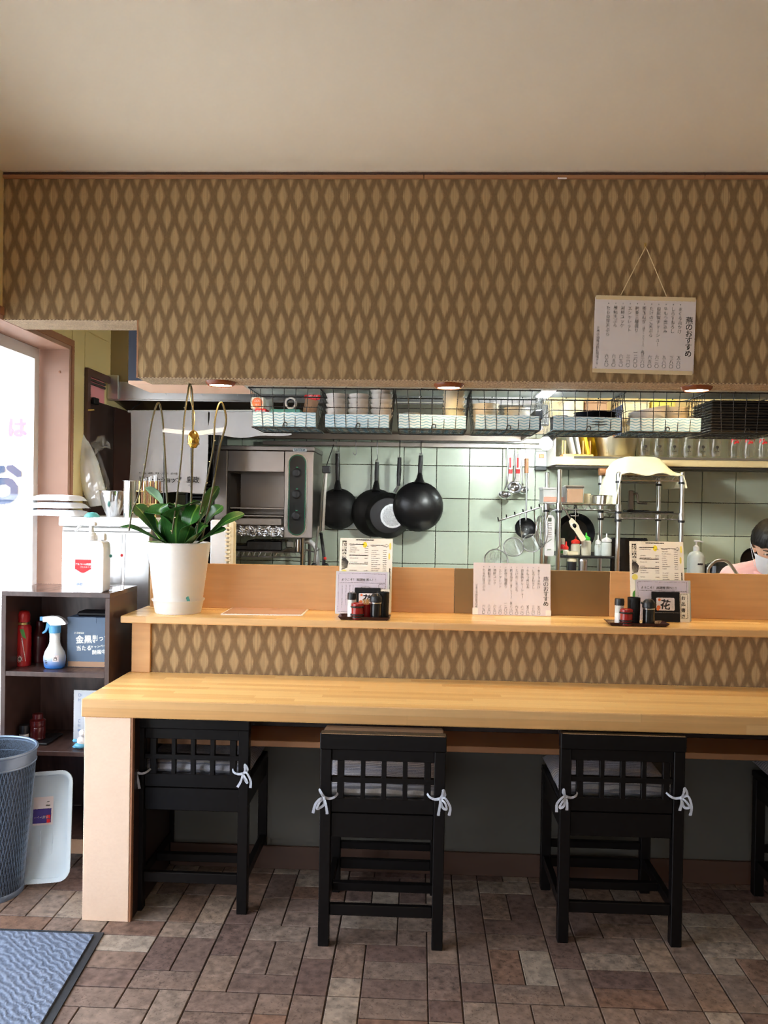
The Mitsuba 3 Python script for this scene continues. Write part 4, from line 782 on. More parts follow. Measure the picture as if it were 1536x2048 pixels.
# drink menu card, welcome card and booklet groups behind the trays
rs = random.Random(4)
def drinks(o, u, v, w, h, t):
    Q = Plane(o, u, v); put('card', Q.ext(rrect(0, 0, w, h, 0.003), 0.0016, -0.0016), 'mat_paper_cream', t)
    X, Y = lambda a: a * w, lambda b: b * h; bxs = lambda a, b, c, d: sg.box(X(a), Y(b), X(c), Y(d))
    for g_ in ([bxs(0.045, 0.73, 0.125, 0.965), sg.Polygon([(X(0.04), Y(0.57)), (X(0.15), Y(0.60)), (X(0.17), Y(0.68)), (X(0.1), Y(0.74)), (X(0.04), Y(0.72))]), bxs(0.945, 0.3, 0.965, 0.6)]): put('side_band', Q.flat(g_), 'mat_ink', t)
    put('lettering', Q.flat(column('お飲み物', X(0.085), X(0.085), Y(0.955), Y(0.055), bold=3), 0.001), 'mat_paper_cream', t)
    fan = [sg.LineString([(X(0.035), Y(0.585)), (X(0.035) + X(0.14) * math.cos(a), Y(0.585) + X(0.16) * math.sin(a))]).buffer(0.0004) for a in np.linspace(0.2, 1.4, 8)]
    put('fan_print', Q.flat(unary_union(fan), 0.001), 'mat_paper_cream', t)
    for g_ in ([bxs(0.18, 0.915, 0.46, 0.924), bxs(0.58, 0.905, 0.84, 0.913), bxs(0.18, 0.765, 0.54, 0.775), bxs(0.18, 0.648, 0.54, 0.658), bxs(0.30, 0.972, 0.64, 0.985)]): put('heading_bar', Q.flat(g_), 'mat_ink', t)
    ln = []
    for b in np.arange(0.9, 0.3, -0.0275):
        for a0, a1, pr in ((0.19, 0.40, 0.47), (0.6, 0.78, 0.82)):
            if min(abs(b - 0.77), abs(b - 0.653)) < 0.02 and a0 < 0.3: continue
            if rs.random() < 0.85: ln.append(bxs(a0, b - 0.008, a0 + (a1 - a0) * rs.uniform(0.4, 1), b - 0.002)); ln.append(bxs(pr, b - 0.009, pr + 0.07, b - 0.002))
    put('small_print', Q.flat(unary_union(ln)), 'mat_grey_ink', t, kind='stuff')
    put('lemon_print', Q.flat(sa.scale(sg.Point(X(0.475), Y(0.912)).buffer(X(0.045)), 0.9, 1.25)), 'mat_yellow_print', t)
    put('fish_print', Q.flat(sa.rotate(rrect(X(0.855), Y(0.885), X(0.915), Y(0.925), 0.003), 45).difference(sa.rotate(rrect(X(0.862), Y(0.89), X(0.908), Y(0.92), 0.002), 45))), 'mat_grey_ink', t)
    for g_ in ([sa.scale(sg.Point(X(0.955), Y(0.90)).buffer(X(0.02)), 1, 3.4), sa.scale(sg.Point(X(0.94), Y(0.76)).buffer(X(0.018)), 1, 3.6), sg.Point(X(0.09), Y(0.535)).buffer(X(0.055))]): put('leaf_print', Q.flat(g_), 'mat_lemon_plastic', t)
    put('leaf_print', Q.flat(sa.scale(sg.Point(X(0.09), Y(0.3)).buffer(X(0.05)), 1, 1.8)), 'mat_green_print', t)
def welcome(o, u, v, w, h, t, full):
    Q = Plane(o, u, v); put('sleeve', Q.ext(rrect(0, 0, w, h, 0.003), 0.0012, -0.0012), 'mat_clear_plastic', t); X, Y = lambda a: a * w, lambda b: b * h
    put('sheet', Q.flat(sg.box(X(0.02), Y(0.02), X(0.96), Y(0.985)), 0.0004), 'mat_paper_lilac', t)
    fr = sg.box(X(0.05), Y(0.05), X(0.93), Y(0.95)); ink = [fr.difference(fr.buffer(-0.0007)), sg.box(X(0.07), Y(0.73), X(0.92), Y(0.737)), line('ようこそ！ 居酒屋 燕へ！！', 0.0118, X(0.10), Y(0.78), bold=1)]
    if full:
        cc = sg.Point(X(0.56), Y(0.45)).buffer(X(0.165)); ink += [cc.difference(cc.buffer(-0.0008)), line('燕店長', 0.0095, X(0.435), Y(0.565), bold=1, gap=0.003)]
        fr2 = rrect(X(0.8), Y(0.6), X(0.93), Y(0.7), 0.002); ink.append(fr2.difference(fr2.buffer(-0.0012)))
        for i, (x, n) in enumerate(((0.26, 9), (0.19, 14), (0.12, 16), (0.32, 10))): ink += [sg.box(X(x), Y(0.66 - k * 0.034), X(x) + 0.0022, Y(0.66 - k * 0.034) + 0.0026) for k in range(n)]
    put('lettering', Q.flat(unary_union(ink), 0.0009), 'mat_ink', t)
def standing(px0, py0, px1, py1, Y0, Y1):                              # bottom left, top right in the picture; bottom at depth Y0, top at Y1
    a = at(px0, py0, Y0); a[2] = ZS + 0.002; top_ = at(px0, py1, Y1); b = at(px1, py1, Y1); return a, np.array([1.0, 0, 0]), np.array([top_[0] - a[0], top_[1] - a[1], top_[2] - a[2]])
t = thing('drink_menu', 'cream drinks menu card standing behind the left condiment tray', 'menu'); a = at(676, 1215, 3.39); a[2] = ZS + 0.002; b = at(684, 1076, 3.44); w_ = at(789, 1080, 3.44)[0] - b[0]
drinks(a, (1, 0, 0), b - a, w_, np.linalg.norm(b - a), t)
t = thing('drink_menu', 'cream drinks menu card standing behind the right condiment tray', 'menu'); a = at(1262, 1222, 3.39); a[2] = ZS + 0.002; b = at(1256, 1082, 3.44); w_ = at(1364, 1084, 3.44)[0] - b[0]
drinks(a, (1, 0, 0), b - a, w_, np.linalg.norm(b - a), t)
t = thing('welcome_card', 'lilac greeting card in a clear sleeve behind the left condiment tray', 'card'); a = at(670, 1219, 3.345); a[2] = ZS + 0.002; b = at(669, 1142, 3.365); w_ = at(776, 1146, 3.365)[0] - b[0]
welcome(a, (1, 0, 0), b - a, w_, np.linalg.norm(b - a), t, True)
t = thing('welcome_card', 'lilac greeting card in a clear sleeve behind the right booklet', 'card'); a = at(1271, 1236, 3.345); a[2] = ZS + 0.002; b = at(1272, 1159, 3.365); w_ = at(1383, 1164, 3.365)[0] - b[0]
welcome(a, (1, 0, 0), b - a, w_, np.linalg.norm(b - a), t, False)
def booklet(x0, x1, ytop, label, strip):
    t = thing('menu_booklet', label, 'booklet'); a = at(x0, 1235, 3.325); a[2] = ZS + 0.001; b = at(x0, ytop, 3.338); w_ = at(x1, ytop, 3.338)[0] - b[0]; h = np.linalg.norm(b - a); Q = Plane(a, (1, 0, 0), b - a)
    put('cover', Q.ext(rrect(0, 0, w_ * 0.74, h, 0.003), 0.006, -0.006), 'mat_black_matte', t); put('page', Q.ext(rrect(w_ * 0.741, 0.0, w_, h * 0.96, 0.002), 0.003, -0.005), 'mat_paper_cream', t)
    X, Y = lambda k: k * w_, lambda k: k * h
    put('label', Q.flat(rrect(X(0.12), Y(0.38), X(0.6), Y(0.80), 0.004), 0.0004), 'mat_paper', t); put('blossom_print', Q.flat(unary_union([sg.Point(X(0.18), Y(0.48)).buffer(X(0.05)), sg.Point(X(0.2), Y(0.73)).buffer(X(0.035)), sg.Point(X(0.16), Y(0.42)).buffer(X(0.04))]), 0.0008), 'mat_orange_print', t)
    put('lettering', Q.flat(unary_union([sa.rotate(line('花', X(0.27), X(0.225), Y(0.45), bold=3), -8), column('おしながき', X(0.03), X(0.55), Y(0.74), X(0.05))]), 0.0012), 'mat_ink', t)
    put('cover_line', Q.flat(sg.box(0, Y(0.30), X(0.735), Y(0.315)), 0.0004), 'mat_grey_ink', t)
    if strip: put('lettering', Q.flat(unary_union([column('お品書き', X(0.115), X(0.835), Y(0.9), X(0.16), bold=2), rrect(X(0.765), Y(0.12), X(0.955), Y(0.93), 0.002).difference(rrect(X(0.775), Y(0.13), X(0.945), Y(0.92), 0.002))]), -0.0014), 'mat_ink', t)
booklet(1304, 1380, 1183, 'black menu booklet with a calligraphy label beside the right condiment tray', True)
booklet(708, 778, 1175, 'black menu booklet mostly hidden behind the jars of the left tray', False)

# ------------------------------------------------------------------ condiment sets
def condiments(px0, px1, yc, w, label, side, order):
    t = thing('condiment_tray', label, 'tray'); cx = (at(px0, 1230, yc)[0] + at(px1, 1230, yc)[0]) / 2; hw = w / 2; hd2 = 0.048
    outer = rrect(-hw + 0.008, -hd2 + 0.008, hw - 0.008, hd2 - 0.008, 0.004); vs = []
    def ring(x, y, z): return np.array([[-x, -y, z], [x, -y, z], [x, y, z], [-x, y, z]])
    R_ = [ring(hw - 0.012, hd2 - 0.012, 0.0006), ring(hw, hd2, 0.013), ring(hw - 0.003, hd2 - 0.003, 0.013), ring(hw - 0.0135, hd2 - 0.0135, 0.0036)]; V = np.vstack(R_); f = [[0, 2, 1], [0, 3, 2], [12, 13, 14], [12, 14, 15]]
    for i in range(3):
        for k in range(4): q = [i * 4 + k, i * 4 + (k + 1) % 4, (i + 1) * 4 + (k + 1) % 4, (i + 1) * 4 + k]; f += [[q[0], q[1], q[2]], [q[0], q[2], q[3]]]
    put('tray', mv(trimesh.Trimesh(V, f, process=False), tr=(cx, yc, ZS)), 'mat_maroon', t); z = ZS + 0.0042
    J = lambda px, dy: (at(px, 1200, yc + dy)[0], yc + dy, z)
    # salt shaker
    o = order; s = thing('salt_shaker', f'white salt shaker with a black cap on the {side} condiment tray', 'shaker'); c = J(o[0], -0.008)
    put('body', lathe([(0, 0), (0.0155, 0), (0.0165, 0.003), (0.0165, 0.071), (0.0, 0.071)], 26, c), 'mat_clear_plastic', s, smooth=40); put('salt', lathe([(0.0166, 0.003), (0.0169, 0.004), (0.0169, 0.042), (0.0166, 0.043), (0.0166, 0.003)], 26, c), 'mat_white_plastic', s, smooth=40)
    put('cap', lathe([(0, 0.0712), (0.0172, 0.0712), (0.0178, 0.074), (0.0175, 0.094), (0.016, 0.0965), (0, 0.097)], 26, c), 'mat_black_plastic', s, smooth=35)
    # red lacquer spice pot
    s = thing('spice_pot', f'round red lacquered spice pot with black bands on the {side} condiment tray', 'spice pot'); c = J(o[1], -0.026)
    put('body', lathe([(0, 0), (0.022, 0), (0.0225, 0.012), (0.0225, 0.044), (0, 0.044)], 32, c), 'mat_red_lacquer', s, smooth=40)
    for zz in (0.007, 0.016, 0.046): put('band', tube([(c[0] + 0.0228 * math.cos(a), c[1] + 0.0228 * math.sin(a), c[2] + zz) for a in np.arange(32) * math.pi / 16], 0.0038, 8, closed=True), 'mat_black_gloss', s, smooth=True)
    put('lid', lathe([(0, 0.0442), (0.023, 0.0442), (0.024, 0.052), (0.0235, 0.058), (0.016, 0.061), (0, 0.062)], 32, c), 'mat_red_lacquer', s, smooth=40)
    # toothpick pot
    s = thing('toothpick_pot', f'red toothpick pot behind the spice pot on the {side} condiment tray', 'toothpick pot'); c = J(o[2], 0.014)
    put('pot', lathe([(0, 0), (0.018, 0), (0.0195, 0.004), (0.0195, 0.052), (0.0175, 0.052), (0.017, 0.006), (0, 0.006)], 28, c), 'mat_red_lacquer', s, smooth=40); rr_ = random.Random(o[2])
    for k in range(22):
        a, r = rr_.random() * 6.28, 0.0145 * math.sqrt(rr_.random()); b0 = np.array(c) + [r * 0.75 * math.cos(a), r * 0.75 * math.sin(a), 0.0065]; b1 = np.array(c) + [r * 1.1 * math.cos(a), r * 1.1 * math.sin(a), 0.07 + rr_.uniform(-.004, .004)]
        put('toothpick', tube([b0, b1 - (b1 - b0) * 0.1, b1], [0.0011, 0.0011, 0.0003], 5), 'mat_toothpick', s)
    # soy sauce jug and tall black canister
    s = thing('soy_jug', f'dark glass soy sauce jug with a black lid on the {side} condiment tray', 'jug'); c = J(o[3], -0.014)
    put('glass', lathe([(0, 0), (0.0205, 0), (0.022, 0.004), (0.022, 0.062), (0.0, 0.062)], 32, c), 'mat_black_gloss', s, smooth=40); put('band', lathe([(0.0222, 0.059), (0.0228, 0.06), (0.0228, 0.063), (0.0222, 0.064), (0.0222, 0.059)], 32, c), 'mat_chrome', s)
    put('lid', cat([lathe([(0, 0.0643), (0.0238, 0.0643), (0.0245, 0.068), (0.0235, 0.084), (0.019, 0.09), (0.012, 0.097), (0, 0.099)], 32, c), bx(c[0] - 0.03, c[1] - 0.006, c[2] + 0.078, c[0] - 0.018, c[1] + 0.006, c[2] + 0.086, 0.002)]), 'mat_black_plastic', s, smooth=35)
    s = thing('black_canister', f'tall matt black canister at the back of the {side} condiment tray', 'canister'); c = J(o[4], 0.012)
    put('body', lathe([(0, 0), (0.021, 0), (0.022, 0.003), (0.024, 0.098), (0.0235, 0.1), (0.021, 0.1), (0.0205, 0.094), (0, 0.094)], 32, c), 'mat_black_matte', s, smooth=40)
condiments(677, 782, 3.228, 0.2, 'dark maroon tray with a condiment set in front of the left drinks menu', 'left', (704, 715, 733, 752, 766))
condiments(1212, 1334, 3.225, 0.225, 'dark maroon tray with a condiment set in front of the right drinks menu', 'right', (1239, 1253, 1266, 1298, 1268))
# ------------------------------------------------------------------ kitchen: benches that carry things
def bench(name, label, x0, y0, x1, y1, z, cate='workbench'):
    t = thing(name, label, cate); put('top', bx(x0, y0, z - 0.035, x1, y1, z, 0.003), 'mat_steel', t); put('shelf', bx(x0 + 0.02, y0 + 0.03, 0.18, x1 - 0.02, y1 - 0.03, 0.2, 0.002), 'mat_steel_worn', t)
    for x in (x0 + 0.03, x1 - 0.07):
        for y in (y0 + 0.03, y1 - 0.07): put('leg', bx(x, y, 0, x + 0.04, y + 0.04, z - 0.036, 0.002), 'mat_steel', t)
    return t
ZB = 0.86; RYF = 4.5
bench('kitchen_bench', 'stainless kitchen bench along the tiled back wall, hidden below the splash panels', -1.3, 4.47, 1.44, YK - 0.03, ZB)
bench('kitchen_bench', 'narrow stainless bench along the back wall behind the person', 1.445, 4.71, 2.9, YK - 0.03, ZB)
bench('serving_bench', 'stainless bench close behind the splash panels', -0.98, 3.6, 1.2, 3.95, 0.82)
# steel cabinet on the left with what stands on it
cabY = 3.64; cz = at(270, 1036, cabY)[2]; cxr = at(302, 1100, cabY)[0]
t = thing('steel_cabinet', 'tall stainless cabinet behind the box shelf at the left', 'cabinet')
put('body', bx(-1.575, cabY + 0.012, 0.04, cxr, cabY + 0.5, cz - 0.041, 0.006), 'mat_steel', t); put('door', bx(-1.57, cabY, 0.1, cxr - 0.004, cabY + 0.011, cz - 0.06, 0.006), 'mat_steel', t); put('top', bx(-1.58, cabY - 0.012, cz - 0.04, cxr + 0.004, cabY + 0.5, cz, 0.004), 'mat_white_plastic', t, label='white top edge')
for x in (-1.55, cxr - 0.06): put('foot', bx(x, cabY + 0.05, 0, x + 0.04, cabY + 0.45, 0.039), 'mat_black_plastic', t)
def on(px, dy): p = at(px, 1030, cabY + dy); return np.array([p[0], cabY + dy, cz])
# pile of white towels, teal cap, bowl, canister, cutlery, bagged roll
for i in range(3):
    c = on(118, 0.14); u, v = np.meshgrid(np.linspace(-1, 1, 16), np.linspace(-1, 1, 12), indexing='ij'); z0 = cz + 0.0006 + i * 0.034
    w = 0.118 - 0.012 * i; P0 = np.stack([c[0] + u * w, c[1] + v * 0.1, z0 + 0.004 * meshkit.noise(np.stack([u * 3, v * 3, u * 0 + i], -1)) + 0 * u], -1); P1 = P0.copy(); P1[..., 2] = z0 + 0.03 * np.sqrt(np.clip(1 - np.abs(u) ** 6, 0, 1) * np.clip(1 - np.abs(v) ** 6, 0, 1)) * 0.9 + 0.002
    Vv = np.vstack([P1.reshape(-1, 3), P0.reshape(-1, 3)]); n1, n2 = 16, 12; f = []
    for a_ in range(n1 - 1):
        for b_ in range(n2 - 1): q = a_ * n2 + b_; f += [[q, q + n2, q + n2 + 1], [q, q + n2 + 1, q + 1], [n1 * n2 + q, n1 * n2 + q + n2 + 1, n1 * n2 + q + n2], [n1 * n2 + q, n1 * n2 + q + 1, n1 * n2 + q + n2 + 1]]
    rim = [k * n2 for k in range(n1)] + [(n1 - 1) * n2 + k for k in range(1, n2)] + [k * n2 + n2 - 1 for k in range(n1 - 2, -1, -1)] + list(range(n2 - 2, 0, -1)); o_ = n1 * n2
    for k in range(len(rim)): p_, q_ = rim[k], rim[(k + 1) % len(rim)]; f += [[p_, o_ + p_, o_ + q_], [p_, o_ + q_, q_]]
    put('folded_towel', trimesh.Trimesh(Vv, f, process=False), 'mat_white_plastic' if False else mat('towel_white', (240, 242, 246), 0.9, spec=0.1), smooth=40, label=['lowest folded white towel on the steel cabinet', 'middle folded white towel of the pile on the steel cabinet', 'topmost folded white towel on the steel cabinet'][i], cate='towel', group='folded towels on the steel cabinet')
c = on(184, 0.02); put('teal_dome', lathe([(0, 0.0005), (0.034, 0.0005), (0.03, 0.01), (0.018, 0.02), (0, 0.023)], 30, c), 'mat_teal_plastic', label='small teal dome shaped cover on the edge of the steel cabinet', cate='cover', smooth=50)
c = on(226, 0.16); br = 27 * (cabY + .16) / F; bh = 52 * (cabY + .16) / F
put('mixing_bowl', lathe(shell([(0.02, 0.0006), (br * 0.45, 0.0006), (br * 0.8, bh * 0.42), (br * 0.97, bh * 0.8), (br, bh), (br + 0.004, bh + 0.002)], 0.002), 40, c), 'mat_chrome', label='shiny steel bowl on the steel cabinet left of the canister', cate='bowl', smooth=40)
c = on(259, 0.06); cr = 12.5 * (cabY + .06) / F; ch = at(259, 961, cabY + .06)[2] - cz
put('steel_canister', lathe(shell([(0.004, 0.0006), (cr, 0.0006), (cr, ch * 0.5), (cr, ch - 0.004), (cr + 0.005, ch)], 0.0015), 36, c), 'mat_chrome', label='tall shiny steel canister at the right front of the steel cabinet', cate='canister', smooth=35)
c = on(298, 0.2); t = thing('cutlery_holder', 'slatted brown holder with cutlery beside the steel canister', 'cutlery holder'); ch = at(298, 962, cabY + .2)[2] - cz
put('tray', bx(c[0] - 0.045, c[1] - 0.035, cz + 0.0004, c[0] + 0.045, c[1] + 0.035, cz + 0.012, 0.003), 'mat_brass', t)
for i in range(7):
    x = c[0] - 0.04 + i * 0.0128; put('slat', bx(x, c[1] - 0.032, cz + 0.0125, x + 0.007, c[1] - 0.027, cz + ch, 0.001), 'mat_handle_wood' if i % 2 else 'mat_brass', t); put('slat', bx(x, c[1] + 0.027, cz + 0.0125, x + 0.007, c[1] + 0.032, cz + ch, 0.001), 'mat_handle_wood', t)
for zz in (0.35, 0.7): put('hoop', cat([bx(c[0] - 0.045, c[1] - 0.0352, cz + ch * zz, c[0] + 0.045, c[1] - 0.0322, cz + ch * zz + 0.005), bx(c[0] - 0.045, c[1] + 0.0322, cz + ch * zz, c[0] + 0.045, c[1] + 0.0352, cz + ch * zz + 0.005), bx(c[0] - 0.0482, c[1] - 0.0352, cz + ch * zz, c[0] - 0.0452, c[1] + 0.0352, cz + ch * zz + 0.005), bx(c[0] + 0.0452, c[1] - 0.0352, cz + ch * zz, c[0] + 0.0482, c[1] + 0.0352, cz + ch * zz + 0.005)]), 'mat_brass', t)
for i in range(6): x = c[0] - 0.03 + 0.012 * i; put('spoon_handle', rod((x, c[1], cz + 0.013), (x + 0.004, c[1] + 0.004 * (-1) ** i, cz + ch + 0.01 + 0.004 * i), 0.0028, 6), 'mat_chrome', t)
# white roll wrapped in clear film, hanging on the left wall
t = thing('wrapped_mop', 'white long-necked duster wrapped in crumpled clear film hanging on the yellow wall', 'duster'); Yw = 3.94
S = [at(157, 832, Yw), at(160, 870, Yw), at(168, 900, Yw), at(178, 940, Yw), at(190, 985, Yw), at(194, 1012, Yw)]; S[-1][2] = max(S[-1][2], cz + 0.012)
put('body', tube(sm(S, 5), np.interp(np.linspace(0, 1, 26), [0, 0.12, 0.3, 0.55, 0.8, 1.0], [0.012, 0.014, 0.03, 0.05, 0.05, 0.03]), 18), 'mat_white_plastic', t, smooth=50)
rg = np.random.default_rng(3)
def crumple(c, a, b, n, amp, seed):
    u, v = np.meshgrid(np.linspace(-1, 1, n), np.linspace(-1, 1, n), indexing='ij'); nz = meshkit.fbm(np.stack([u * 2.2, v * 2.2, u * 0 + seed], -1), 3, seed) - 0.5; n2 = meshkit.fbm(np.stack([u * 2, v * 2, u * 0 + seed + 9], -1), 3, seed + 3) - 0.5
    rr_ = 0.75 + 0.5 * n2
    return sheetgrid(c + (u * rr_)[..., None] * a + (v * rr_)[..., None] * b + nz[..., None] * np.array([0.3, -1, 0.2]) * amp, 0.0015)
put('film', crumple(at(148, 905, Yw - 0.03), np.array([0.032, 0, 0.02]), np.array([-0.012, 0, 0.075]), 12, 0.08, 1), 'mat_film', t); put('film', crumple(at(200, 888, Yw - 0.02), np.array([0.045, 0, 0.02]), np.array([-0.02, 0.01, 0.04]), 12, 0.08, 2), 'mat_film', t)
fw = tube(sm(S[2:], 5), [0.05, 0.058, 0.066, 0.07, 0.072, 0.073, 0.074, 0.075, 0.074, 0.073, 0.07, 0.067, 0.065, 0.063, 0.06, 0.058][:len(sm(S[2:], 5))], 20, cap=False); fw.vertices += 0.02 * (meshkit.fbm(fw.vertices * 30, 3, 5)[:, None] - 0.5) * fw.vertex_normals; put('film', fw, 'mat_film', t)
put('hook', tube(sm([[XL + 0.005, Yw, S[0][2] + 0.03], [XL + 0.05, Yw, S[0][2] + 0.03], S[0] + [0, 0, 0.02], S[0] + [0, 0, 0.002]]), 0.003, 8), 'mat_brass', t)
# white plastic rack with a ridged cream edge behind the pot
t = thing('draining_board', 'upright white board with a ridged cream edge behind the orchid pot', 'board'); yy = 3.72; x0_, x1_, x2_ = at(420, 1090, yy)[0], at(456, 1090, yy)[0], at(470, 1090, yy)[0]; z1_ = at(450, 1040, yy)[2]
put('board', bx(x0_, yy, 0.821, x1_, yy + 0.03, z1_, 0.006), 'mat_white_plastic', t); put('edge', bx(x1_ + 0.0005, yy, 0.821, x2_, yy + 0.03, z1_ - 0.005, 0.008), 'mat_cream_plastic', t, label='cream ridged edge')
for i in range(9): z = z1_ - 0.04 - i * 0.018; put('ridge', bx(x1_ - 0.012, yy - 0.004, z, x1_ + 0.012, yy - 0.0003, z + 0.009, 0.001), 'mat_cream_plastic', t)
# cloths hung under the hood
Yc2 = 4.2; rr0, rr1 = at(256, 823, Yc2), at(600, 823, Yc2)
t = thing('cloth_rod', 'thin white rod under the hood that carries the white cloths', 'rod'); put('rod', rod(rr0, [rr1[0], Yc2, rr1[2] + 0.004], 0.006, 10), 'mat_white_plastic', t)
for x in (rr0[0] + 0.012, rr1[0] - 0.02): put('hanger', rod((x, Yc2, rr0[2] + 0.007), (x, Yc2 + 0.145, hz0 - 0.004), 0.003, 6), 'mat_black_wire', t)
def hang(name, label, x0, x1, zt, zb_, seed, dip=0.0, front=-0.0095):
    n, m_ = 34, 26; u, v = np.meshgrid(np.linspace(0, 1, n), np.linspace(0, 1, m_), indexing='ij')
    y = Yc2 + front + 0.01 * v * (np.sin(u * 15 + seed) * 0.6 + np.sin(u * 31 + seed * 2) * 0.3) - 0.004 * v; z = zt + (zb_ - zt) * v - dip * v * np.sin(u * 3.2 + 0.3) + 0.004 * v * np.sin(u * 12)
    return put('cloth', sheetgrid(np.stack([x0 + (x1 - x0) * u + 0.01 * v * np.sin(seed + v * 3), y, z], -1), 0.002), 'mat_white_cloth', thing(name, label, 'towel'), smooth=50)
zct = rr0[2] + 0.004; k1 = hang('hanging_cloth', 'long white shop towel with black lettering hanging under the hood behind the orchid', at(262, 900, Yc2)[0], at(416, 900, Yc2)[0], zct, at(340, 985, Yc2)[2], 1.0)
k2 = hang('hanging_cloth', 'short white cloth hanging under the hood below the leftmost basket', at(420, 850, Yc2)[0], at(588, 850, Yc2)[0], zct, at(500, 870, Yc2)[2], 2.3, 0.012)
pl = Plane(at(278, 963, Yc2 - 0.026), (1, 0, 0), (0, 0, 1))
put('lettering', pl.flat(unary_union([line('ミートショップ', 0.03, 0.03, 0.0, bold=2, gap=-0.004), line('島政', 0.035, 0.24, 0.0, bold=2, gap=-0.004), line('株式', 0.014, 0.0, 0.014, bold=1), line('会社', 0.014, 0.0, -0.002, bold=1), line('牛・豚・鶏肉・惣菜・加工品　卸小売', 0.0115, 0.0, 0.038), line('横浜市　電話', 0.011, 0.02, -0.02), line('代表', 0.011, 0.25, -0.02)])), 'mat_ink', 'hanging_cloth')
# black equipment column between the cloth and the grill
ye = 4.62; t = thing('black_cabinet', 'black kitchen appliance with a shelf of stacked black pans between the towel and the grill', 'appliance'); e0, e1 = at(372, 900, ye)[0], at(428, 900, ye)[0]; zt_ = at(400, 862, ye)[2]
put('back', bx(e0, ye + 0.3, ZB, e1, ye + 0.32, zt_, 0.002), 'mat_black_matte', t); put('side', bx(e0, ye, ZB, e0 + 0.012, ye + 0.299, zt_, 0.002), 'mat_black_plastic', t); put('side', bx(e1 - 0.012, ye, ZB, e1, ye + 0.299, zt_, 0.002), 'mat_black_plastic', t)
for py in (905, 1012, 1038): z = at(400, py, ye)[2]; put('shelf', bx(e0 + 0.0125, ye + 0.004, z - 0.006, e1 - 0.0125, ye + 0.299, z + 0.006, 0.001), 'mat_black_plastic', t)
put('panel', bx(e0 + 0.013, ye, at(400, 896, ye)[2], e1 - 0.013, ye + 0.012, at(400, 868, ye)[2], 0.003), 'mat_black_plastic', t); put('vent', bx(e0 + 0.03, ye - 0.003, at(400, 893, ye)[2] , e1 - 0.03, ye - 0.0005, at(400, 888, ye)[2], 0.001), 'mat_steel_worn', t)
z = at(400, 1012, ye)[2] + 0.0065
for i in range(8): put('black_pan', bx(e0 + 0.02 + 0.002 * (i % 2), ye + 0.03, z + i * 0.0175, e1 - 0.02, ye + 0.24, z + i * 0.0175 + 0.0145, 0.004), 'mat_black_iron', label=['lowest', 'second', 'third', 'fourth', 'fifth', 'sixth', 'seventh', 'topmost'][i] + ' flat black pan in the stack inside the black appliance', cate='pan', group='black pans stacked in the black appliance')

# ------------------------------------------------------------------ grill oven
yo = 4.64; X_ = lambda px: at(px, 985, yo)[0]; Z_ = lambda py: at(530, py, yo)[2]
t = thing('grill_oven', 'open fronted stainless grill with a black control panel of three dials', 'grill'); ox0, ox1, oz0, oz1 = X_(428), X_(626), Z_(1075), Z_(892); od = 0.42; a0, a1 = X_(454), X_(568)
put('side_column', bx(ox0, yo, oz0, a0 - 0.001, yo + od, oz1 - 0.026, 0.003), 'mat_grill_steel', t); put('top', bx(ox0, yo - 0.006, oz1 - 0.025, ox1 + 0.004, yo + od, oz1, 0.003), 'mat_grill_steel', t)
put('visor', bx(a0, yo + 0.004, Z_(944), a1 - 0.001, yo + 0.03, oz1 - 0.026, 0.003), 'mat_grill_steel', t, label='upper steel front plate'); put('cavity_back', bx(a0, yo + 0.34, oz0, a1 - 0.001, yo + od, oz1 - 0.026), 'mat_steel_worn', t); put('cavity_top', bx(a0, yo + 0.031, Z_(940), a1 - 0.001, yo + 0.339, Z_(936)), 'mat_hood_dark', t)
put('control_column', bx(a1, yo, oz0, ox1, yo + od, oz1 - 0.026, 0.003), 'mat_grill_steel', t)
put('cavity_liner', bx(a0 + 0.0005, yo + 0.02, oz0 + 0.07, a0 + 0.004, yo + 0.339, Z_(945)), 'mat_hood_dark', t)
for i, (py, dy) in enumerate(((1017, 0.05), (1032, 0.02))): put('rack', bx(a0 + 0.006, yo + dy, Z_(py) - 0.004, a1 - 0.004, yo + 0.33, Z_(py) + 0.004, 0.001), 'mat_steel_worn', t)
put('drip_front', bx(a0 + 0.01, yo + 0.002, Z_(1050), a1 - 0.012, yo + 0.012, Z_(1037), 0.001), 'mat_steel_worn', t)
u, v = np.meshgrid(np.linspace(0, 1, 44), np.linspace(0, 1, 10), indexing='ij'); fz = Z_(1052) + (Z_(1072) - Z_(1052)) * v
P = np.stack([X_(472) + (a1 + 0.004 - X_(472)) * u, yo - 0.008 - 0.012 * meshkit.fbm(np.stack([u * 14, v * 4, u * 0], -1), 4) - 0.006 * v, fz + 0.003 * np.sin(u * 30)], -1); put('foil_tray', sheetgrid(P, 0.001), 'mat_foil', t, label='drip tray front wrapped in crumpled foil')
cxp = (X_(577) + X_(612)) / 2; pr = (X_(612) - X_(577)) / 2; zc1, zc0 = Z_(908) - pr, Z_(1070) + pr
cap = sg.LineString([(0, zc0), (0, zc1)]); mk = lambda r: mv(turned(ext(cap.buffer(r, quad_segs=12), 0.004)), tr=(cxp, yo - 0.0005, 0))
put('panel_rim', mv(turned(ext(cap.buffer(pr + 0.006, quad_segs=12).difference(cap.buffer(pr, quad_segs=12)), 0.007)), tr=(cxp, yo - 0.0005, 0)), 'mat_chrome', t); put('control_panel', mk(pr - 0.0003), 'mat_black_gloss', t, label='black oblong control panel')
gl = cap.buffer(pr - 0.003, quad_segs=12).difference(cap.buffer(pr - 0.0055, quad_segs=12)); put('green_line', mv(turned(flat(gl)), tr=(cxp, yo - 0.0052, 0)), mat('green_line', (40, 150, 110), 0.4), t)
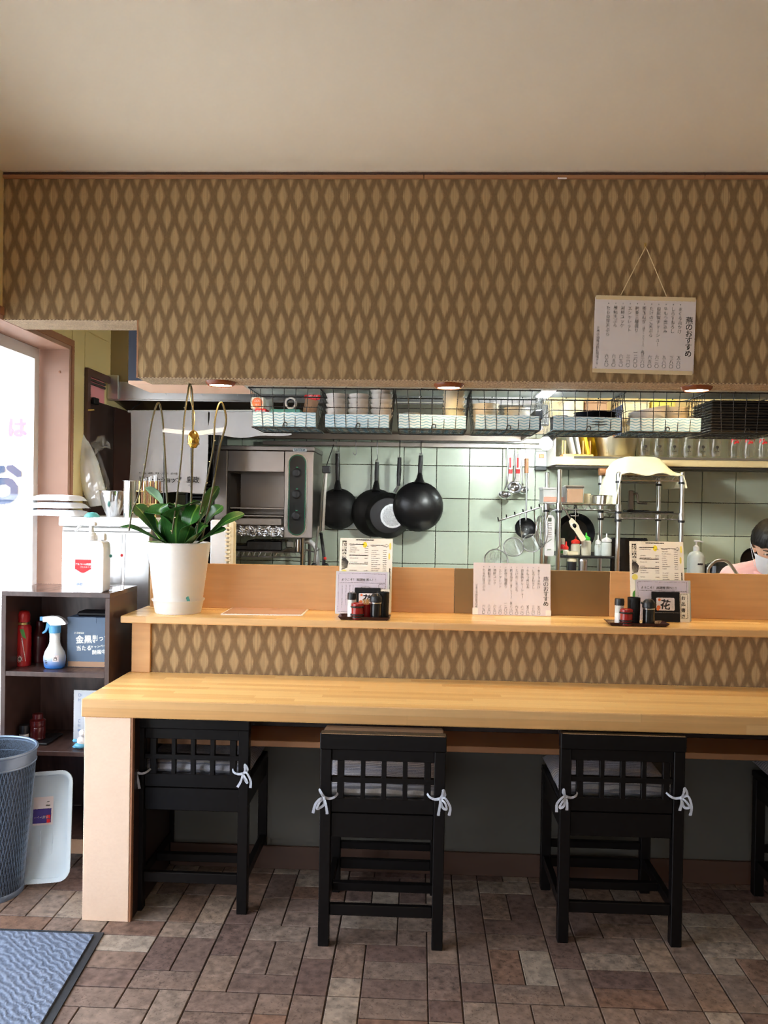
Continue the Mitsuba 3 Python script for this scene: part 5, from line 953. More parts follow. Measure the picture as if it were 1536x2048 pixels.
for py in (945, 988, 1031):
    c = np.array([cxp - 0.001, yo - 0.0046, Z_(py)]); kn = put('dial', mv(lathe([(0, 0), (0.0265, 0), (0.0265, 0.004), (0.019, 0.006), (0.018, 0.02), (0, 0.021)], 28), M=mx(c, rx=90)), 'mat_black_plastic', t, smooth=30)
    put('grip', bx(c[0] - 0.003, c[1] - 0.027, c[2] - 0.017, c[0] + 0.003, c[1] - 0.0215, c[2] + 0.017, 0.001), 'mat_black_plastic', kn); put('mark', mv(turned(flat(sg.Polygon([(-0.006, 0.029), (0.006, 0.029), (0.005, 0.034), (-0.005, 0.034)]))), tr=c + [0, -0.0012, 0]), 'mat_green_line', kn)
bp = Plane((X_(585), yo - 0.0065, Z_(902.5)), (1, 0, 0), (0, 0, 1)); put('badge', bp.ext(rrect(0, 0, 0.078, 0.0185, 0.006), 0.002), mat('badge', (206, 214, 216), 0.3), t); put('lettering', bp.flat(line('tanico', 0.021, 0.006, 0.004, bold=2), 0.0026), mat('badge_ink', (44, 70, 96), 0.4), t)
# wire shelf under the grill, dark pans, gas cock and pipes
t = thing('wire_stand', 'low wire shelf under the grill', 'wire shelf'); zsh = Z_(1104); w0, w1 = X_(440), X_(606)
tr = [rod((w0, yo + 0.02, zsh), (w1, yo + 0.02, zsh), 0.003, 6), rod((w0, yo + 0.02, zsh - 0.028), (w1, yo + 0.02, zsh - 0.028), 0.003, 6)]
n_ = 15
for i in range(n_): xa = w0 + (w1 - w0) * i / n_; xb_ = w0 + (w1 - w0) * (i + 0.5) / n_; xc_ = w0 + (w1 - w0) * (i + 1) / n_; tr += [rod((xa, yo + 0.02, zsh - 0.028), (xb_, yo + 0.02, zsh), 0.0018, 5), rod((xb_, yo + 0.02, zsh), (xc_, yo + 0.02, zsh - 0.028), 0.0018, 5)]
put('truss', cat(tr), 'mat_chrome', t); put('wires', cat([rod((w0, yo + 0.05 + 0.03 * i, zsh), (w1, yo + 0.05 + 0.03 * i, zsh), 0.0018, 5) for i in range(10)]), 'mat_chrome', t, kind='stuff')
for x in (w0 + 0.01, w1): 
    for y in (yo + 0.02, yo + 0.33): put('post', rod((x, y, ZB), (x, y, oz0 - 0.001), 0.011, 10), 'mat_chrome', t)
for (p0, p1, py0, py1, lab) in ((489, 562, 1076, 1096, 'long dark pan resting tilted under the grill'), (450, 502, 1091, 1102, 'small dark pan under the grill on the left')):
    m = bx(X_(p0), yo + 0.07, 0, X_(p1), yo + 0.3, Z_(py0) - Z_(py1), 0.006); m = mv(m, tr=(0, 0, zsh + 0.0035)); put('dark_pan', m, 'mat_black_iron', label=lab, cate='pan')
t = thing('gas_cock', 'steel gas cock with a white bent pipe under the right end of the grill', 'gas valve'); p = at(597, 1090, yo + 0.05)
put('valve', cat([mv(trimesh.creation.cylinder(0.02, Z_(1078) - Z_(1103), sections=20), tr=(p[0], p[1], (Z_(1078) + Z_(1103)) / 2 - 0.001)), bx(p[0] - 0.07, p[1] - 0.015, Z_(1096), p[0] - 0.03, p[1] + 0.02, Z_(1082), 0.006)]), 'mat_chrome', t)
put('pipe', tube(sm([at(606, 1082, yo + 0.06), at(620, 1084, yo + 0.06), at(630, 1094, yo + 0.06), at(634, 1112, yo + 0.06), at(636, 1150, yo + 0.06), [at(636, 1150, yo + .06)[0], yo + 0.06, ZB + 0.001]]), 0.014, 12), 'mat_white_plastic', t, smooth=50)
put('lever', tube([at(612, 1100, yo + 0.03), at(628, 1104, yo + 0.02), at(640, 1098, yo + 0.02)], 0.004, 8), 'mat_steel', t)
# tongs and skewers hanging beside the grill
t = thing('long_tongs', 'long steel tongs hanging to the right of the grill', 'tongs'); yt = 4.66
put('arm', tube([at(653, 938, yt), at(648, 1000, yt), at(645, 1062, yt)], [0.008, 0.011, 0.011], 4), 'mat_steel', t); put('arm', tube([at(650, 940, yt + 0.03), at(644, 1002, yt + 0.03), at(640, 1062, yt + 0.03)], [0.007, 0.01, 0.01], 4), 'mat_steel', t); put('joint', bx(*(at(649, 942, yt) - 0.012), *(at(656, 936, yt) + [0.012, 0.03, 0.012]), 0.003), 'mat_black_plastic', t)
p0 = at(652, 938, yt + 0.02); put('hook', tube(sm([p0, p0 + [0, 0.1, 0.05], [p0[0], RY - 0.014, RZ - 0.01], [p0[0], RY - 0.012, RZ + 0.02], [p0[0], RY + 0.0, RZ + 0.022]]), 0.0025, 6), 'mat_black_wire', t)
t = thing('gas_lighter', 'slim gas lighter with a black knob standing by the gas pipe', 'gas lighter'); put('barrel', tube([at(637, 1052, yt - 0.03), at(632, 1096, yt - 0.02), at(628, 1128, yt - 0.02)], 0.006, 10), 'mat_steel', t); put('knob', ell(at(628, 1130, yt - 0.02), 0.014, 0.012, 0.014), 'mat_black_plastic', t, smooth=True)
b_ = at(628, 1132, yt - 0.02); put('stem', rod(b_ - [0, 0, 0.01], (b_[0], b_[1], ZB + 0.001), 0.006, 8), 'mat_black_plastic', t)
t = thing('gas_hose', 'black gas hose with red taps running down beside the grill', 'hose'); put('hose', tube(sm([at(642, 1066, yt), at(645, 1090, yt + 0.02), at(648, 1118, yt), at(646, 1150, yt), [at(646, 1150, yt)[0], yt, ZB + 0.002]]), 0.009, 10), 'mat_black_plastic', t, smooth=60)
put('tap', ell(at(650, 1117, yt - 0.015), 0.009, 0.008, 0.009), 'mat_red_plastic', t); put('knob', ell(at(652, 1131, yt - 0.015), 0.015, 0.012, 0.014), 'mat_black_plastic', t, smooth=True)

# ------------------------------------------------------------------ woks and pans on the rail
def shook(name, label, x, ztop, drop, y=RY - 0.012):
    p = sm([[x, RY + 0.004, ztop + 0.004], [x, RY - 0.004, ztop + 0.012], [x, y - 0.002, ztop + 0.004], [x, y - 0.002, ztop - drop * 0.4], [x + 0.004, y - 0.002, ztop - drop + 0.012], [x - 0.004, y - 0.004, ztop - drop], [x - 0.014, y - 0.006, ztop - drop + 0.008], [x - 0.016, y - 0.006, ztop - drop + 0.016]])
    return put('s_hook', tube(p, 0.0022, 6), 'mat_chrome', label=label, cate='hook', smooth=True, group='hooks on the utensil rail')
def wok(label, pxc, pyc, rpx, pxh, pyh, y, depth, mt='mat_black_iron', grip='mat_black_iron', gr=0.013, tilt=0.0, seat=26, hw=None):
    t = thing('wok', label, 'wok'); c = at(pxc, pyc, y); r = rpx * y / F; n = 48
    prof = [(0, -depth)] + [(r * math.sin(a), -depth + (depth) * (1 - math.cos(a)) / (1 - math.cos(1.25)) ) for a in np.linspace(0.12, 1.25, 14)]; prof = [(q * r / (r * math.sin(1.25)) if True else q, z) for q, z in prof]
    inner = [(max(q - 0.002, 0), z + 0.0022) for q, z in prof[::-1]]
    m = lathe(prof + [(prof[-1][0] + 0.001, 0.0015)] + inner, n); put('bowl', mv(m, M=mx(c, rx=-90 + tilt) @ mx(rx=0) if False else mx(c, rx=-90 + tilt) @ mx(s=(1, 1, -1))) if False else mv(m, M=mx(c, rx=-90)), mt, t, smooth=40)
    h0 = np.array([c[0], y, c[2]]); hp_ = at(pxh, pyh, y); d = hp_ - h0; d /= np.linalg.norm(d)
    s0 = h0 + d * (r - 0.014); put('socket', tube([s0 + [0, -0.02, 0], s0 + d * 0.03 + [0, -0.012, 0], s0 + d * 0.06], [hw or 0.026, 0.02, gr + 0.001], 14), mt, t, smooth=50)
    put('handle', tube([s0 + d * 0.06, (s0 + d * 0.06 + hp_) / 2, hp_], [gr, gr * 1.1, gr], 12), grip, t, smooth=40); put('ring', tube([hp_ + [0.009 * math.cos(a), 0, 0.006 + 0.009 * math.sin(a)] for a in np.arange(12) * math.pi / 6], 0.0022, 6, closed=True), 'mat_chrome', t, smooth=True)
    return t, hp_
_, h1 = wok('black wok with a long black handle, leftmost on the utensil rail', 676, 1018, 41, 675, 907, YK - 0.035, 0.055, mt='mat_black_matte')
_, h2 = wok('large dark wok hanging second from the left on the utensil rail', 751, 1026, 48, 754, 924, YK - 0.075, 0.06, mt='mat_black_matte', gr=0.012)
_, h4 = wok('large shiny black wok with a straight handle, rightmost on the utensil rail', 836, 1013, 50, 842, 911, YK - 0.2, 0.065, gr=0.0125, hw=0.036)
t = thing('frying_pan', 'black frying pan with a perforated steel disc on its base, hanging between two woks', 'frying pan'); yf = YK - 0.15; c = at(776, 1031, yf); r = 46 * yf / F
put('pan', mv(lathe([(0, -0.04), (r * 0.74, -0.04), (r * 0.8, -0.037), (r * 0.97, -0.004), (r, 0), (r * 0.99, 0.002), (r * 0.95, -0.002), (r * 0.78, -0.034), (0, -0.036)], 48), M=mx(c, rx=-90)), 'mat_black_iron', t, smooth=35)
dr_ = 24 * yf / F; dc = at(785, 1032, yf - 0.041); dc[1] = c[1] - 0.0402; dp = sg.Point(0, 0).buffer(dr_, quad_segs=12); holes = unary_union([sg.box(i * 0.0062 - 0.0018, j * 0.0062 - 0.0018, i * 0.0062 + 0.0018, j * 0.0062 + 0.0018) for i in range(-9, 10) for j in range(-9, 10) if math.hypot(i, j) * 0.0062 < dr_ - 0.012])
put('base_disc', mv(turned(ext(dp.difference(holes), 0.001)), tr=dc), 'mat_steel', t, label='perforated steel disc')
hd0 = at(790, 985, yf); hd1 = at(797, 972, yf); hd2_ = at(799, 915, yf); put('ferrule', tube([hd0, hd1], [0.012, 0.009], 10), 'mat_chrome', t); put('handle', tube([hd1, (hd1 + hd2_) / 2, hd2_], [0.0105, 0.013, 0.011], 12), 'mat_black_plastic', t, smooth=50); h3 = hd2_
for i, (h, lb) in enumerate(((h1, 'first hook on the rail, carrying the leftmost wok'), (h2, 'hook on the rail carrying the second wok'), (h3, 'hook on the rail carrying the frying pan'), (h4, 'hook on the rail carrying the shiny wok'))):
    p = sm([[h[0], RY + 0.008, RZ + 0.016], [h[0], RY - 0.006, RZ + 0.026], [h[0], RY - 0.014, RZ + 0.01], [h[0], (RY + h[1]) / 2, (RZ + h[2]) / 2 + 0.004], [h[0] + 0.002, h[1] + 0.004, h[2] + 0.016], [h[0], h[1] - 0.006, h[2] + 0.006], [h[0] - 0.008, h[1] - 0.01, h[2] + 0.012]]); put('s_hook', tube(p, 0.0022, 6), 'mat_chrome', label=lb, cate='hook', smooth=True, group='hooks on the utensil rail')
shook('s_hook', 'empty steel hook on the rail between the first two woks', at(712, 900, RY)[0], RZ + 0.014, 0.08)

# ladles and strainers right of the woks
def ladle(label, pts, y, rbowl, cpx, cpy, depth=0.03, mt='mat_chrome', handle='mat_chrome', face=0):
    t = thing('ladle', label, 'ladle'); P = [at(a, b, y) for a, b in pts]; c = at(cpx, cpy, y - 0.012); put('handle', tube(sm(P + [c + [0, 0.004, rbowl * 0.7]], 5), 0.0048, 8), handle, t, smooth=50)
    prof = [(rbowl * math.sin(a), -depth * math.cos(a)) for a in np.linspace(0.02, 1.5, 10)]; m = lathe(prof + [(q * 0.96, z + 0.0015) for q, z in prof[::-1]], 32); put('bowl', mv(m, M=mx(c, rx=face)), mt, t, smooth=50); return t
yl = YK - 0.08
ladle('steel ladle with its bowl turned towards us, front of the hanging ladles', [(1031, 897), (1030, 925), (1030, 955)], yl - 0.05, 0.042, 1029, 974, 0.035, face=62)
ladle('steel ladle hanging lowest to the left of the ladle group', [(1015, 895), (1016, 930), (1014, 965)], yl - 0.02, 0.036, 1009, 988, 0.032, face=30)
ladle('small steel ladle hanging behind on the right of the ladle group', [(1043, 895), (1043, 930), (1044, 962)], yl + 0.025, 0.034, 1046, 978, 0.03, face=30)
for i, px in enumerate((1021, 1036)):
    q = at(px, 935, YK - 0.012); t = thing('wall_sticker', ['narrow red and white notice strip on the tiles, left of two', 'narrow red and white notice strip on the tiles, right of two'][i], 'sticker'); put('strip', bx(q[0] - 0.014, YK - 0.0025, q[2] - 0.085, q[0] + 0.014, YK - 0.0002, q[2] + 0.085), 'mat_paper', t); put('print', bx(q[0] - 0.0135, YK - 0.0032, q[2] - 0.036, q[0] + 0.0135, YK - 0.0027, q[2] - 0.01), 'mat_red_print', t)
    put('print', bx(q[0] - 0.006, YK - 0.0032, q[2] - 0.0, q[0] + 0.004, YK - 0.0027, q[2] + 0.06), 'mat_red_print', t)
t = ladle('dark round wok ladle with a wooden grip and a long steel shaft', [(1053, 920), (1053, 950), (1053, 990), (1052, 1035)], yl - 0.09, 0.062, 1051, 1056, 0.035, mt='mat_black_iron', handle='mat_chrome', face=80)
put('grip', tube([at(1053, 917, yl - 0.09), at(1053, 946, yl - 0.09)], 0.0115, 14), 'mat_handle_wood', t, smooth=50); q = at(1053, 916, yl - 0.09); put('hook', tube(sm([q, q + [0.004, 0, 0.02], q + [-0.004, 0.01, 0.036], [q[0], RY - 0.016, RZ + 0.002], [q[0], RY, RZ + 0.018]]), 0.002, 6), 'mat_chrome', t)
t = thing('hook_bar', 'slanting chrome bar with black hooks beside the wire rack', 'hook bar'); ya, yb2_ = 4.42, 4.52; A, B_ = at(996, 1042, ya), at(1085, 1013, yb2_)
put('bar', rod(A, B_, 0.004, 8), 'mat_chrome', t)
for i in range(6): q = A + (B_ - A) * (i + 0.05) / 5.4; put('peg', tube([q, q + [-0.004, -0.006, 0.018]], 0.0036, 8), 'mat_black_plastic', t)
def sieve(label, c, r, rx, ry, ha, mt='mat_chrome', dome=0.5, wires=13):
    t = thing('sieve', label, 'sieve'); M = mx(c, rx=rx, ry=ry); an = np.arange(36) * 2 * np.pi / 36
    put('rim', mv(tube(np.stack([r * np.cos(an), r * np.sin(an), an * 0], 1), 0.0028, 8, closed=True), M), mt, t, smooth=True); W = []
    for k in np.linspace(-0.9, 0.9, wires):
        h_ = math.sqrt(1 - k * k); s = np.linspace(-1, 1, 15) * h_; z = -dome * r * np.maximum(1 - (s ** 2 + k * k), 0) ** 0.9
        W += [tube(np.stack([s * r, s * 0 + k * r, z], 1), 0.0007, 3, cap=False), tube(np.stack([s * 0 + k * r, s * r, z], 1), 0.0007, 3, cap=False)]
    put('mesh', mv(cat(W), M), mt, t, kind='stuff'); put('handle', tube([c + 0.0, *ha], 0.0026, 8) if False else tube(ha, 0.0026, 8), mt, t); return t
q = at(1027, 1094, 4.46); sieve('round wire sieve hanging tilted below the hook bar, left of two', q, 0.052, 65, -18, [q + [0.045, -0.01, 0.03], at(1040, 1050, 4.47), at(1040, 1030, 4.47)])
q = at(1064, 1086, 4.5); sieve('round wire sieve hanging tilted below the hook bar, right of two', q, 0.05, 65, -22, [q + [0.03, -0.01, 0.035], at(1070, 1045, 4.5), at(1068, 1021, 4.5)])
q = at(992, 1122, 4.42); sieve('large wire skimmer with a long handle, hanging from the left end of the hook bar', q, 0.062, 80, 0, [q + [0.0, -0.004, 0.06], at(999, 1092, 4.42), at(1000, 1045, 4.42)], dome=0.25)
t = thing('whisk', 'steel balloon whisk hanging upside down beside the wire rack', 'whisk'); yw_ = 4.46; cw = at(1084, 1050, yw_)
for k in range(8):
    a = math.pi * k / 8; s = np.linspace(0, 2 * np.pi, 25)[2:-2]; put('wire', tube(np.stack([cw[0] + 0.034 * np.sin(s) * math.cos(a), cw[1] + 0.034 * np.sin(s) * math.sin(a), cw[2] - 0.01 - 0.09 * -np.cos(s) * 1.0 - 0.02], 1) * [1, 1, 1], 0.0014, 5, cap=False), 'mat_chrome', t)
put('handle', tube([cw + [0, 0, -0.118], cw + [0, 0, -0.24]], 0.008, 10), 'mat_chrome', t); b_ = cw + [0, 0, 0.0595]; put('hanger', tube(sm([b_ + [0, 0, -0.001], b_ + [0.004, 0.004, 0.01], B_ + [-0.002, 0, 0.004]]), 0.0014, 5), 'mat_chrome', t)

# switch box
t = thing('switch_box', 'grey wall switch box with glowing orange switches below the work lamp', 'switch box'); p0, p1 = at(1071, 933, YK - 0.05), at(1094, 902, YK - 0.05); put('body', bx(p0[0], YK - 0.05, p0[2], p1[0], YK - 0.0005, p1[2], 0.004), mat('switch_grey', (176, 184, 180), 0.4), t); p2, p3 = at(1095, 932, YK - 0.04), at(1109, 903, YK - 0.04); put('body', bx(p1[0] + 0.001, YK - 0.04, p2[2], p3[0], YK - 0.0005, p3[2], 0.004), 'mat_switch_grey', t)
for (px, py, w_, y_) in ((1083, 912, 0.03, YK - 0.05), (1104, 912, 0.018, YK - 0.04)): q = at(px, py, y_); put('switch', bx(q[0] - w_ / 2, y_ - 0.006, q[2] - 0.011, q[0] + w_ / 2, y_ - 0.0004, q[2] + 0.011, 0.002), mat('switch_orange', (240, 120, 70), 0.4), t); put('rocker', bx(q[0] - w_ / 2, y_ - 0.005, q[2] - 0.045, q[0] + w_ / 2, y_ - 0.0004, q[2] - 0.018, 0.002), 'mat_white_plastic', t)
put('base', bx(p0[0], YK - 0.048, p0[2] - 0.022, p1[0], YK - 0.0005, p0[2] - 0.001, 0.002), 'mat_black_plastic', t)

# ------------------------------------------------------------------ long shelf on the right with pots and glasses
yS = 4.82; t = thing('wall_shelf', 'long cream edged steel shelf on the right half of the back wall', 'shelf'); zA, zB_ = at(1200, 914, yS)[2], at(1200, 931, yS)[2]; sx0 = at(1112, 920, yS)[0]
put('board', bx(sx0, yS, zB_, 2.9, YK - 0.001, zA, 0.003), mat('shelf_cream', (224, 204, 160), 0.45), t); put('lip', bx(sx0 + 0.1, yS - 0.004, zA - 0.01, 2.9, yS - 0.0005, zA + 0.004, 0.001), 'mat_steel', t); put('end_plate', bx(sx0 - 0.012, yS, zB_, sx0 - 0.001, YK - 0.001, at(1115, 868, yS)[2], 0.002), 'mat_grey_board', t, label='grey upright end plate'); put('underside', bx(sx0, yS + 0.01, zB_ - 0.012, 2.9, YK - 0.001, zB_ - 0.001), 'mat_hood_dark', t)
onS = lambda px, dy: np.array([at(px, 912, yS + dy)[0], yS + dy, zA + 0.0005])
t = thing('board_rack', 'small wooden dowel rack holding cutting boards at the left end of the wall shelf', 'rack'); q0, q1 = onS(1124, 0.08), onS(1185, 0.08)
for dy in (-0.03, 0.07): put('rail', bx(q0[0], q0[1] + dy, q0[2], q1[0], q0[1] + dy + 0.016, q0[2] + 0.018, 0.002), 'mat_light_wood', t)
for px in (1125, 1130, 1166, 1180):
    for dy in (-0.022, 0.078): q = onS(px, 0.08 + dy); put('dowel', rod(q + [0, 0, 0.0185], q + [0, 0, 0.095], 0.005, 8), 'mat_light_wood', t)
def leanboard(label, px0, px1, mtn, h, th, dy=0.085, dep=0.13):
    a_, b_ = onS(px0, dy), onS(px1, dy); ang = math.degrees(math.atan2(a_[0] - b_[0], h)); m = bx(-th, -0.0 , 0, 0, dep, h, 0.003); put('cutting_board', mv(m, M=mx((b_[0], a_[1] - dep / 2 + 0.02, zA + 0.02), ry=ang)), mtn, label=label, cate='cutting board', group='cutting boards in the wooden rack')
leanboard('grey cutting board leaning leftmost in the wooden rack', 1134, 1150, 'mat_grey_board', 0.19, 0.014); leanboard('white cutting board leaning in the middle of the wooden rack', 1146, 1160, 'mat_white_plastic', 0.2, 0.014); leanboard('yellow cutting board leaning rightmost in the wooden rack', 1162, 1178, 'mat_yellow_plastic', 0.2, 0.016)
q = onS(1232, 0.11); t = thing('yukihira_pan', 'large dented steel pan with a wooden handle pointing up towards us on the wall shelf', 'saucepan'); r_ = 43 * q[1] / F; m = lathe(shell([(0.02, 0.0), (r_ * 0.72, 0.0), (r_ * 0.8, 0.012), (r_ * 0.98, 0.118), (r_ * 1.02, 0.124)], 0.002), 48, q); put('bowl', m, 'mat_dull_pan', t, smooth=40)
h_ = q + [-0.035, -r_ + 0.008, 0.115]; put('handle', tube([h_, h_ + [0.0, -0.05, 0.055], h_ + [0.0, -0.075, 0.09]], [0.014, 0.017, 0.016], 12), 'mat_handle_wood', t, smooth=50)
put('nested_pan', lathe(shell([(0.02, 0.0), (0.09, 0.0), (0.1, 0.012), (0.115, 0.13), (0.118, 0.133)], 0.002), 40, q + [-0.115, 0.06, 0.0]) if False else lathe(shell([(0.02, 0.0), (0.05, 0.0), (0.056, 0.012), (0.06, 0.13), (0.062, 0.134)], 0.002), 40, onS(1176, 0.245)), 'mat_yellow_plastic', label='yellow bowl behind the dented pan on the wall shelf', cate='bowl', smooth=40)
gl = P_(lathe([(0, 0), (0.03, 0), (0.032, 0.004), (0.036, 0.145), (0.0335, 0.145), (0.029, 0.018), (0, 0.014)], 20), 'mat_pane', smooth=40); pr_ = P_(wrap((0, 0, 0), 0.0352, unary_union([sg.Point(0, 0.065).buffer(0.009, quad_segs=4), sg.box(-0.002, 0.045, 0.002, 0.06), sg.box(-0.012, 0.038, 0.012, 0.041)])), 'mat_ink')
gx = [1288, 1316, 1345, 1374, 1402, 1430]
for i, px in enumerate(gx):
    k = thing('tall_glass', f'tall clear glass with a small dark tree mark, number {i + 1} from the dented pan on the wall shelf' if False else ['tall clear glass with a dark tree mark next to the dented pan', 'second tall tree-marked glass from the dented pan', 'third tall tree-marked glass from the dented pan', 'fourth tall tree-marked glass from the dented pan', 'fifth tall tree-marked glass from the dented pan', 'sixth tall tree-marked glass, last before the red patterned glasses'][i], 'glass', 'tree-marked glasses on the wall shelf')
    M = mx(onS(px, 0.05)); put('glass', gl, None, k, M=M); put('print', pr_, None, k, M=M)
g2 = P_(lathe([(0, 0), (0.032, 0), (0.034, 0.004), (0.037, 0.13), (0.0345, 0.13), (0.031, 0.018), (0, 0.014)], 20), 'mat_pane', smooth=40); rg_ = random.Random(2)
p2_ = P_(wrap((0, 0, 0), 0.0368, unary_union([sg.Point(rg_.uniform(-.028, .028), rg_.uniform(0.085, 0.115)).buffer(rg_.uniform(.003, .007), quad_segs=3) for _ in range(12)])), 'mat_red_print')
for i, px in enumerate((1468, 1496, 1524, 1552)):
    k = thing('patterned_glass', ['clear glass with a red blossom band nearest to the tree-marked glasses', 'second glass with a red blossom band on the wall shelf', 'third glass with a red blossom band on the wall shelf', 'outermost glass with a red blossom band, cut by the picture edge'][i], 'glass', 'red patterned glasses on the wall shelf'); M = mx(onS(px, 0.05)); put('glass', g2, None, k, M=M); put('print', p2_, None, k, M=M)
# upper shelf with boxes, seen through the baskets
yU = 4.84; zU = at(1250, 836, yU)[2]; t = thing('upper_shelf', 'narrow upper wall shelf seen through the wire baskets on the right', 'shelf'); put('board', bx(0.9, yU, zU - 0.02, 2.9, YK - 0.001, zU, 0.002), 'mat_shelf_cream', t)
for x in (0.95, 1.8, 2.7): put('bracket', bx(x, yU + 0.02, zU - 0.08, x + 0.02, YK - 0.001, zU - 0.021), 'mat_steel_worn', t)
for (p0, p1, py, mt, lab, ct_) in ((1128, 1168, 796, 'mat_cream_plastic', 'cream box at the left end of the upper shelf', 'box'), (1172, 1215, 800, 'mat_card_brown', 'brown cardboard box on the upper shelf', 'box'), (1240, 1300, 800, 'mat_cream_plastic', 'wide cream box on the upper shelf', 'box'), (1305, 1352, 798, 'mat_lemon_plastic', 'pale yellow plastic box on the upper shelf', 'box'), (1400, 1470, 803, 'mat_cream_plastic', 'cream box on the upper shelf above the tall glasses', 'box')):
    x0_, x1_, zt_ = at(p0, 815, yU)[0], at(p1, 815, yU)[0], at(p0, py, yU)[2]; tb = thing('storage_box', lab, ct_); put('body', bx(x0_, yU + 0.01, zU + 0.0004, x1_, yU + 0.2, zt_ - 0.014, 0.004), mt, tb); put('lid', bx(x0_ - 0.003, yU + 0.006, zt_ - 0.0138, x1_ + 0.003, yU + 0.204, zt_, 0.004), mt, tb)

# ------------------------------------------------------------------ wire rack
t = thing('wire_rack', 'two joined chrome wire racks standing on the kitchen bench on the right', 'wire rack'); yF, yR = RYF, RYF + 0.43
xa, xb3, xc3 = at(1117, 1050, yF)[0], at(1236, 1050, yF)[0], at(1363, 1020, yF)[0]; zl, zr1, zr2 = at(1180, 1009, yF)[2], at(1300, 950, yF)[2], at(1300, 1027, yF)[2]
for x, ztop in ((xa, at(1120, 938, yF)[2]), (xb3, at(1237, 944, yF)[2]), (xc3, at(1363, 944, yF)[2])):
    for y in (yF, yR): put('post', tube([(x, y, ZB + 0.0005), (x, y, ztop - 0.004), (x, y, ztop)], [0.0125, 0.0125, 0.009], 14), 'mat_chrome', t, smooth=40)
for x, z in ((xb3, zr1), (xc3, zr1), (xb3, zr2), (xc3, zr2), (xb3, zl), (xa, zl)):
    for y in (yF, yR): put('sleeve', mv(trimesh.creation.cylinder(0.0165, 0.036, sections=16), tr=(x, y, z - 0.014)), 'mat_chrome', t, smooth=40); put('collar', mv(trimesh.creation.cylinder(0.0175, 0.012, sections=16), tr=(x, y, z - 0.04)), 'mat_black_plastic', t, smooth=40)
def wshelf(x0, x1, z):
    fr = []; x0 += 0.013; x1 -= 0.013
    for y in (yF, yR):
        fr += [rod((x0, y, z), (x1, y, z), 0.0034, 6), rod((x0, y, z - 0.03), (x1, y, z - 0.03), 0.0034, 6)]; n_ = 7
        for i in range(n_): fr.append(tube([(x0 + (x1 - x0) * i / n_, y, z - 0.03), (x0 + (x1 - x0) * (i + 0.5) / n_, y, z), (x0 + (x1 - x0) * (i + 1) / n_, y, z - 0.03)], 0.0022, 5))
    for x in (x0, x1): fr.append(rod((x, yF, z), (x, yR, z), 0.0034, 6))
    put('shelf_frame', cat(fr), 'mat_chrome', t); put('shelf_wires', cat([rod((x0 + (x1 - x0) * i / 13, yF, z + 0.002), (x0 + (x1 - x0) * i / 13, yR, z + 0.002), 0.0018, 5) for i in range(1, 13)]), 'mat_chrome', t, kind='stuff')
wshelf(xa, xb3, zl); wshelf(xb3, xc3, zr1); wshelf(xb3, xc3, zr2)
zlow = at(1180, 1112, yF)[2]; put('solid_shelf', bx(xa + 0.014, yF - 0.004, zlow - 0.012, xb3 - 0.014, yR, zlow, 0.002), 'mat_black_plastic', t, label='black solid lower shelf')
def onR(px, z, dy): p = at(px, 1000, yF + dy); return np.array([p[0], yF + dy, z])
# towel over the top shelf
zc0_ = zr1 + 0.006; u, v = np.meshgrid(np.linspace(0, 1, 60), np.linspace(0, 1, 30), indexing='ij'); L0, L1 = at(1212, 950, yF)[0], at(1378, 950, yF)[0]
def tow(u, v):
    x = L0 + (L1 - L0) * (u * 1.0); s = (u - 0.5) * 2; y = yF - 0.03 + v * 0.44; bump = 0.088 * np.exp(-((s + 0.02) / 0.62) ** 6) * np.clip((v - 0.03) / 0.26, 0, 1) ** 0.7 * np.clip((1.0 - v) / 0.2, 0, 1); z = zc0_ + 0.008 + bump + 0.006 * (meshkit.fbm(np.stack([u * 6, v * 5, u * 0], -1), 3) - 0.5)
    l = np.clip((0.17 - u) / 0.17, 0, 1); r = np.clip((u - 0.91) / 0.09, 0, 1); z = z - l * 0.17 - r * 0.08; x = x + l * (L1 - L0) * 0.11 - r * (L1 - L0) * 0.04
    y = y + 0.012 * np.sin(u * 25) * np.maximum(l, r); fr = np.clip((0.12 - v) / 0.12, 0, 1) * (1 - np.maximum(l, r)); z = z - 0.018 * fr * (0.6 + 0.4 * np.sin(u * 17))
    return np.stack([x, y, z], -1)
put('draped_towel', sheetgrid(tow(u, v), 0.003), 'mat_cream_cloth', label='cream towel draped over things on the top of the wire rack', cate='towel', smooth=60)
q = onR(1300, zr1 + 0.0045, 0.2); put('covered_tub', lathe([(0, 0), (0.07, 0), (0.078, 0.01), (0.076, 0.055), (0.07, 0.066), (0, 0.068)], 32, q + [-0.0, 0.03, 0]), 'mat_steel', label='steel tub covered by the cream towel', cate='tub', smooth=40)
t2 = thing('paper_roll', 'brown paper roll sticking out from under the towel on the rack', 'roll'); q = onR(1232, zr1 + 0.03, 0.35); put('roll', rod(q + [-0.1, 0, 0.0], q + [0.06, 0, 0.0], 0.024, 16), 'mat_handle_wood', t2, smooth=40); put('cradle', bx(q[0] - 0.08, q[1] - 0.03, zr1 + 0.0045 - 0.002 + 0.002, q[0] + 0.05, q[1] + 0.03, zr1 + 0.0058), 'mat_black_plastic', t2)
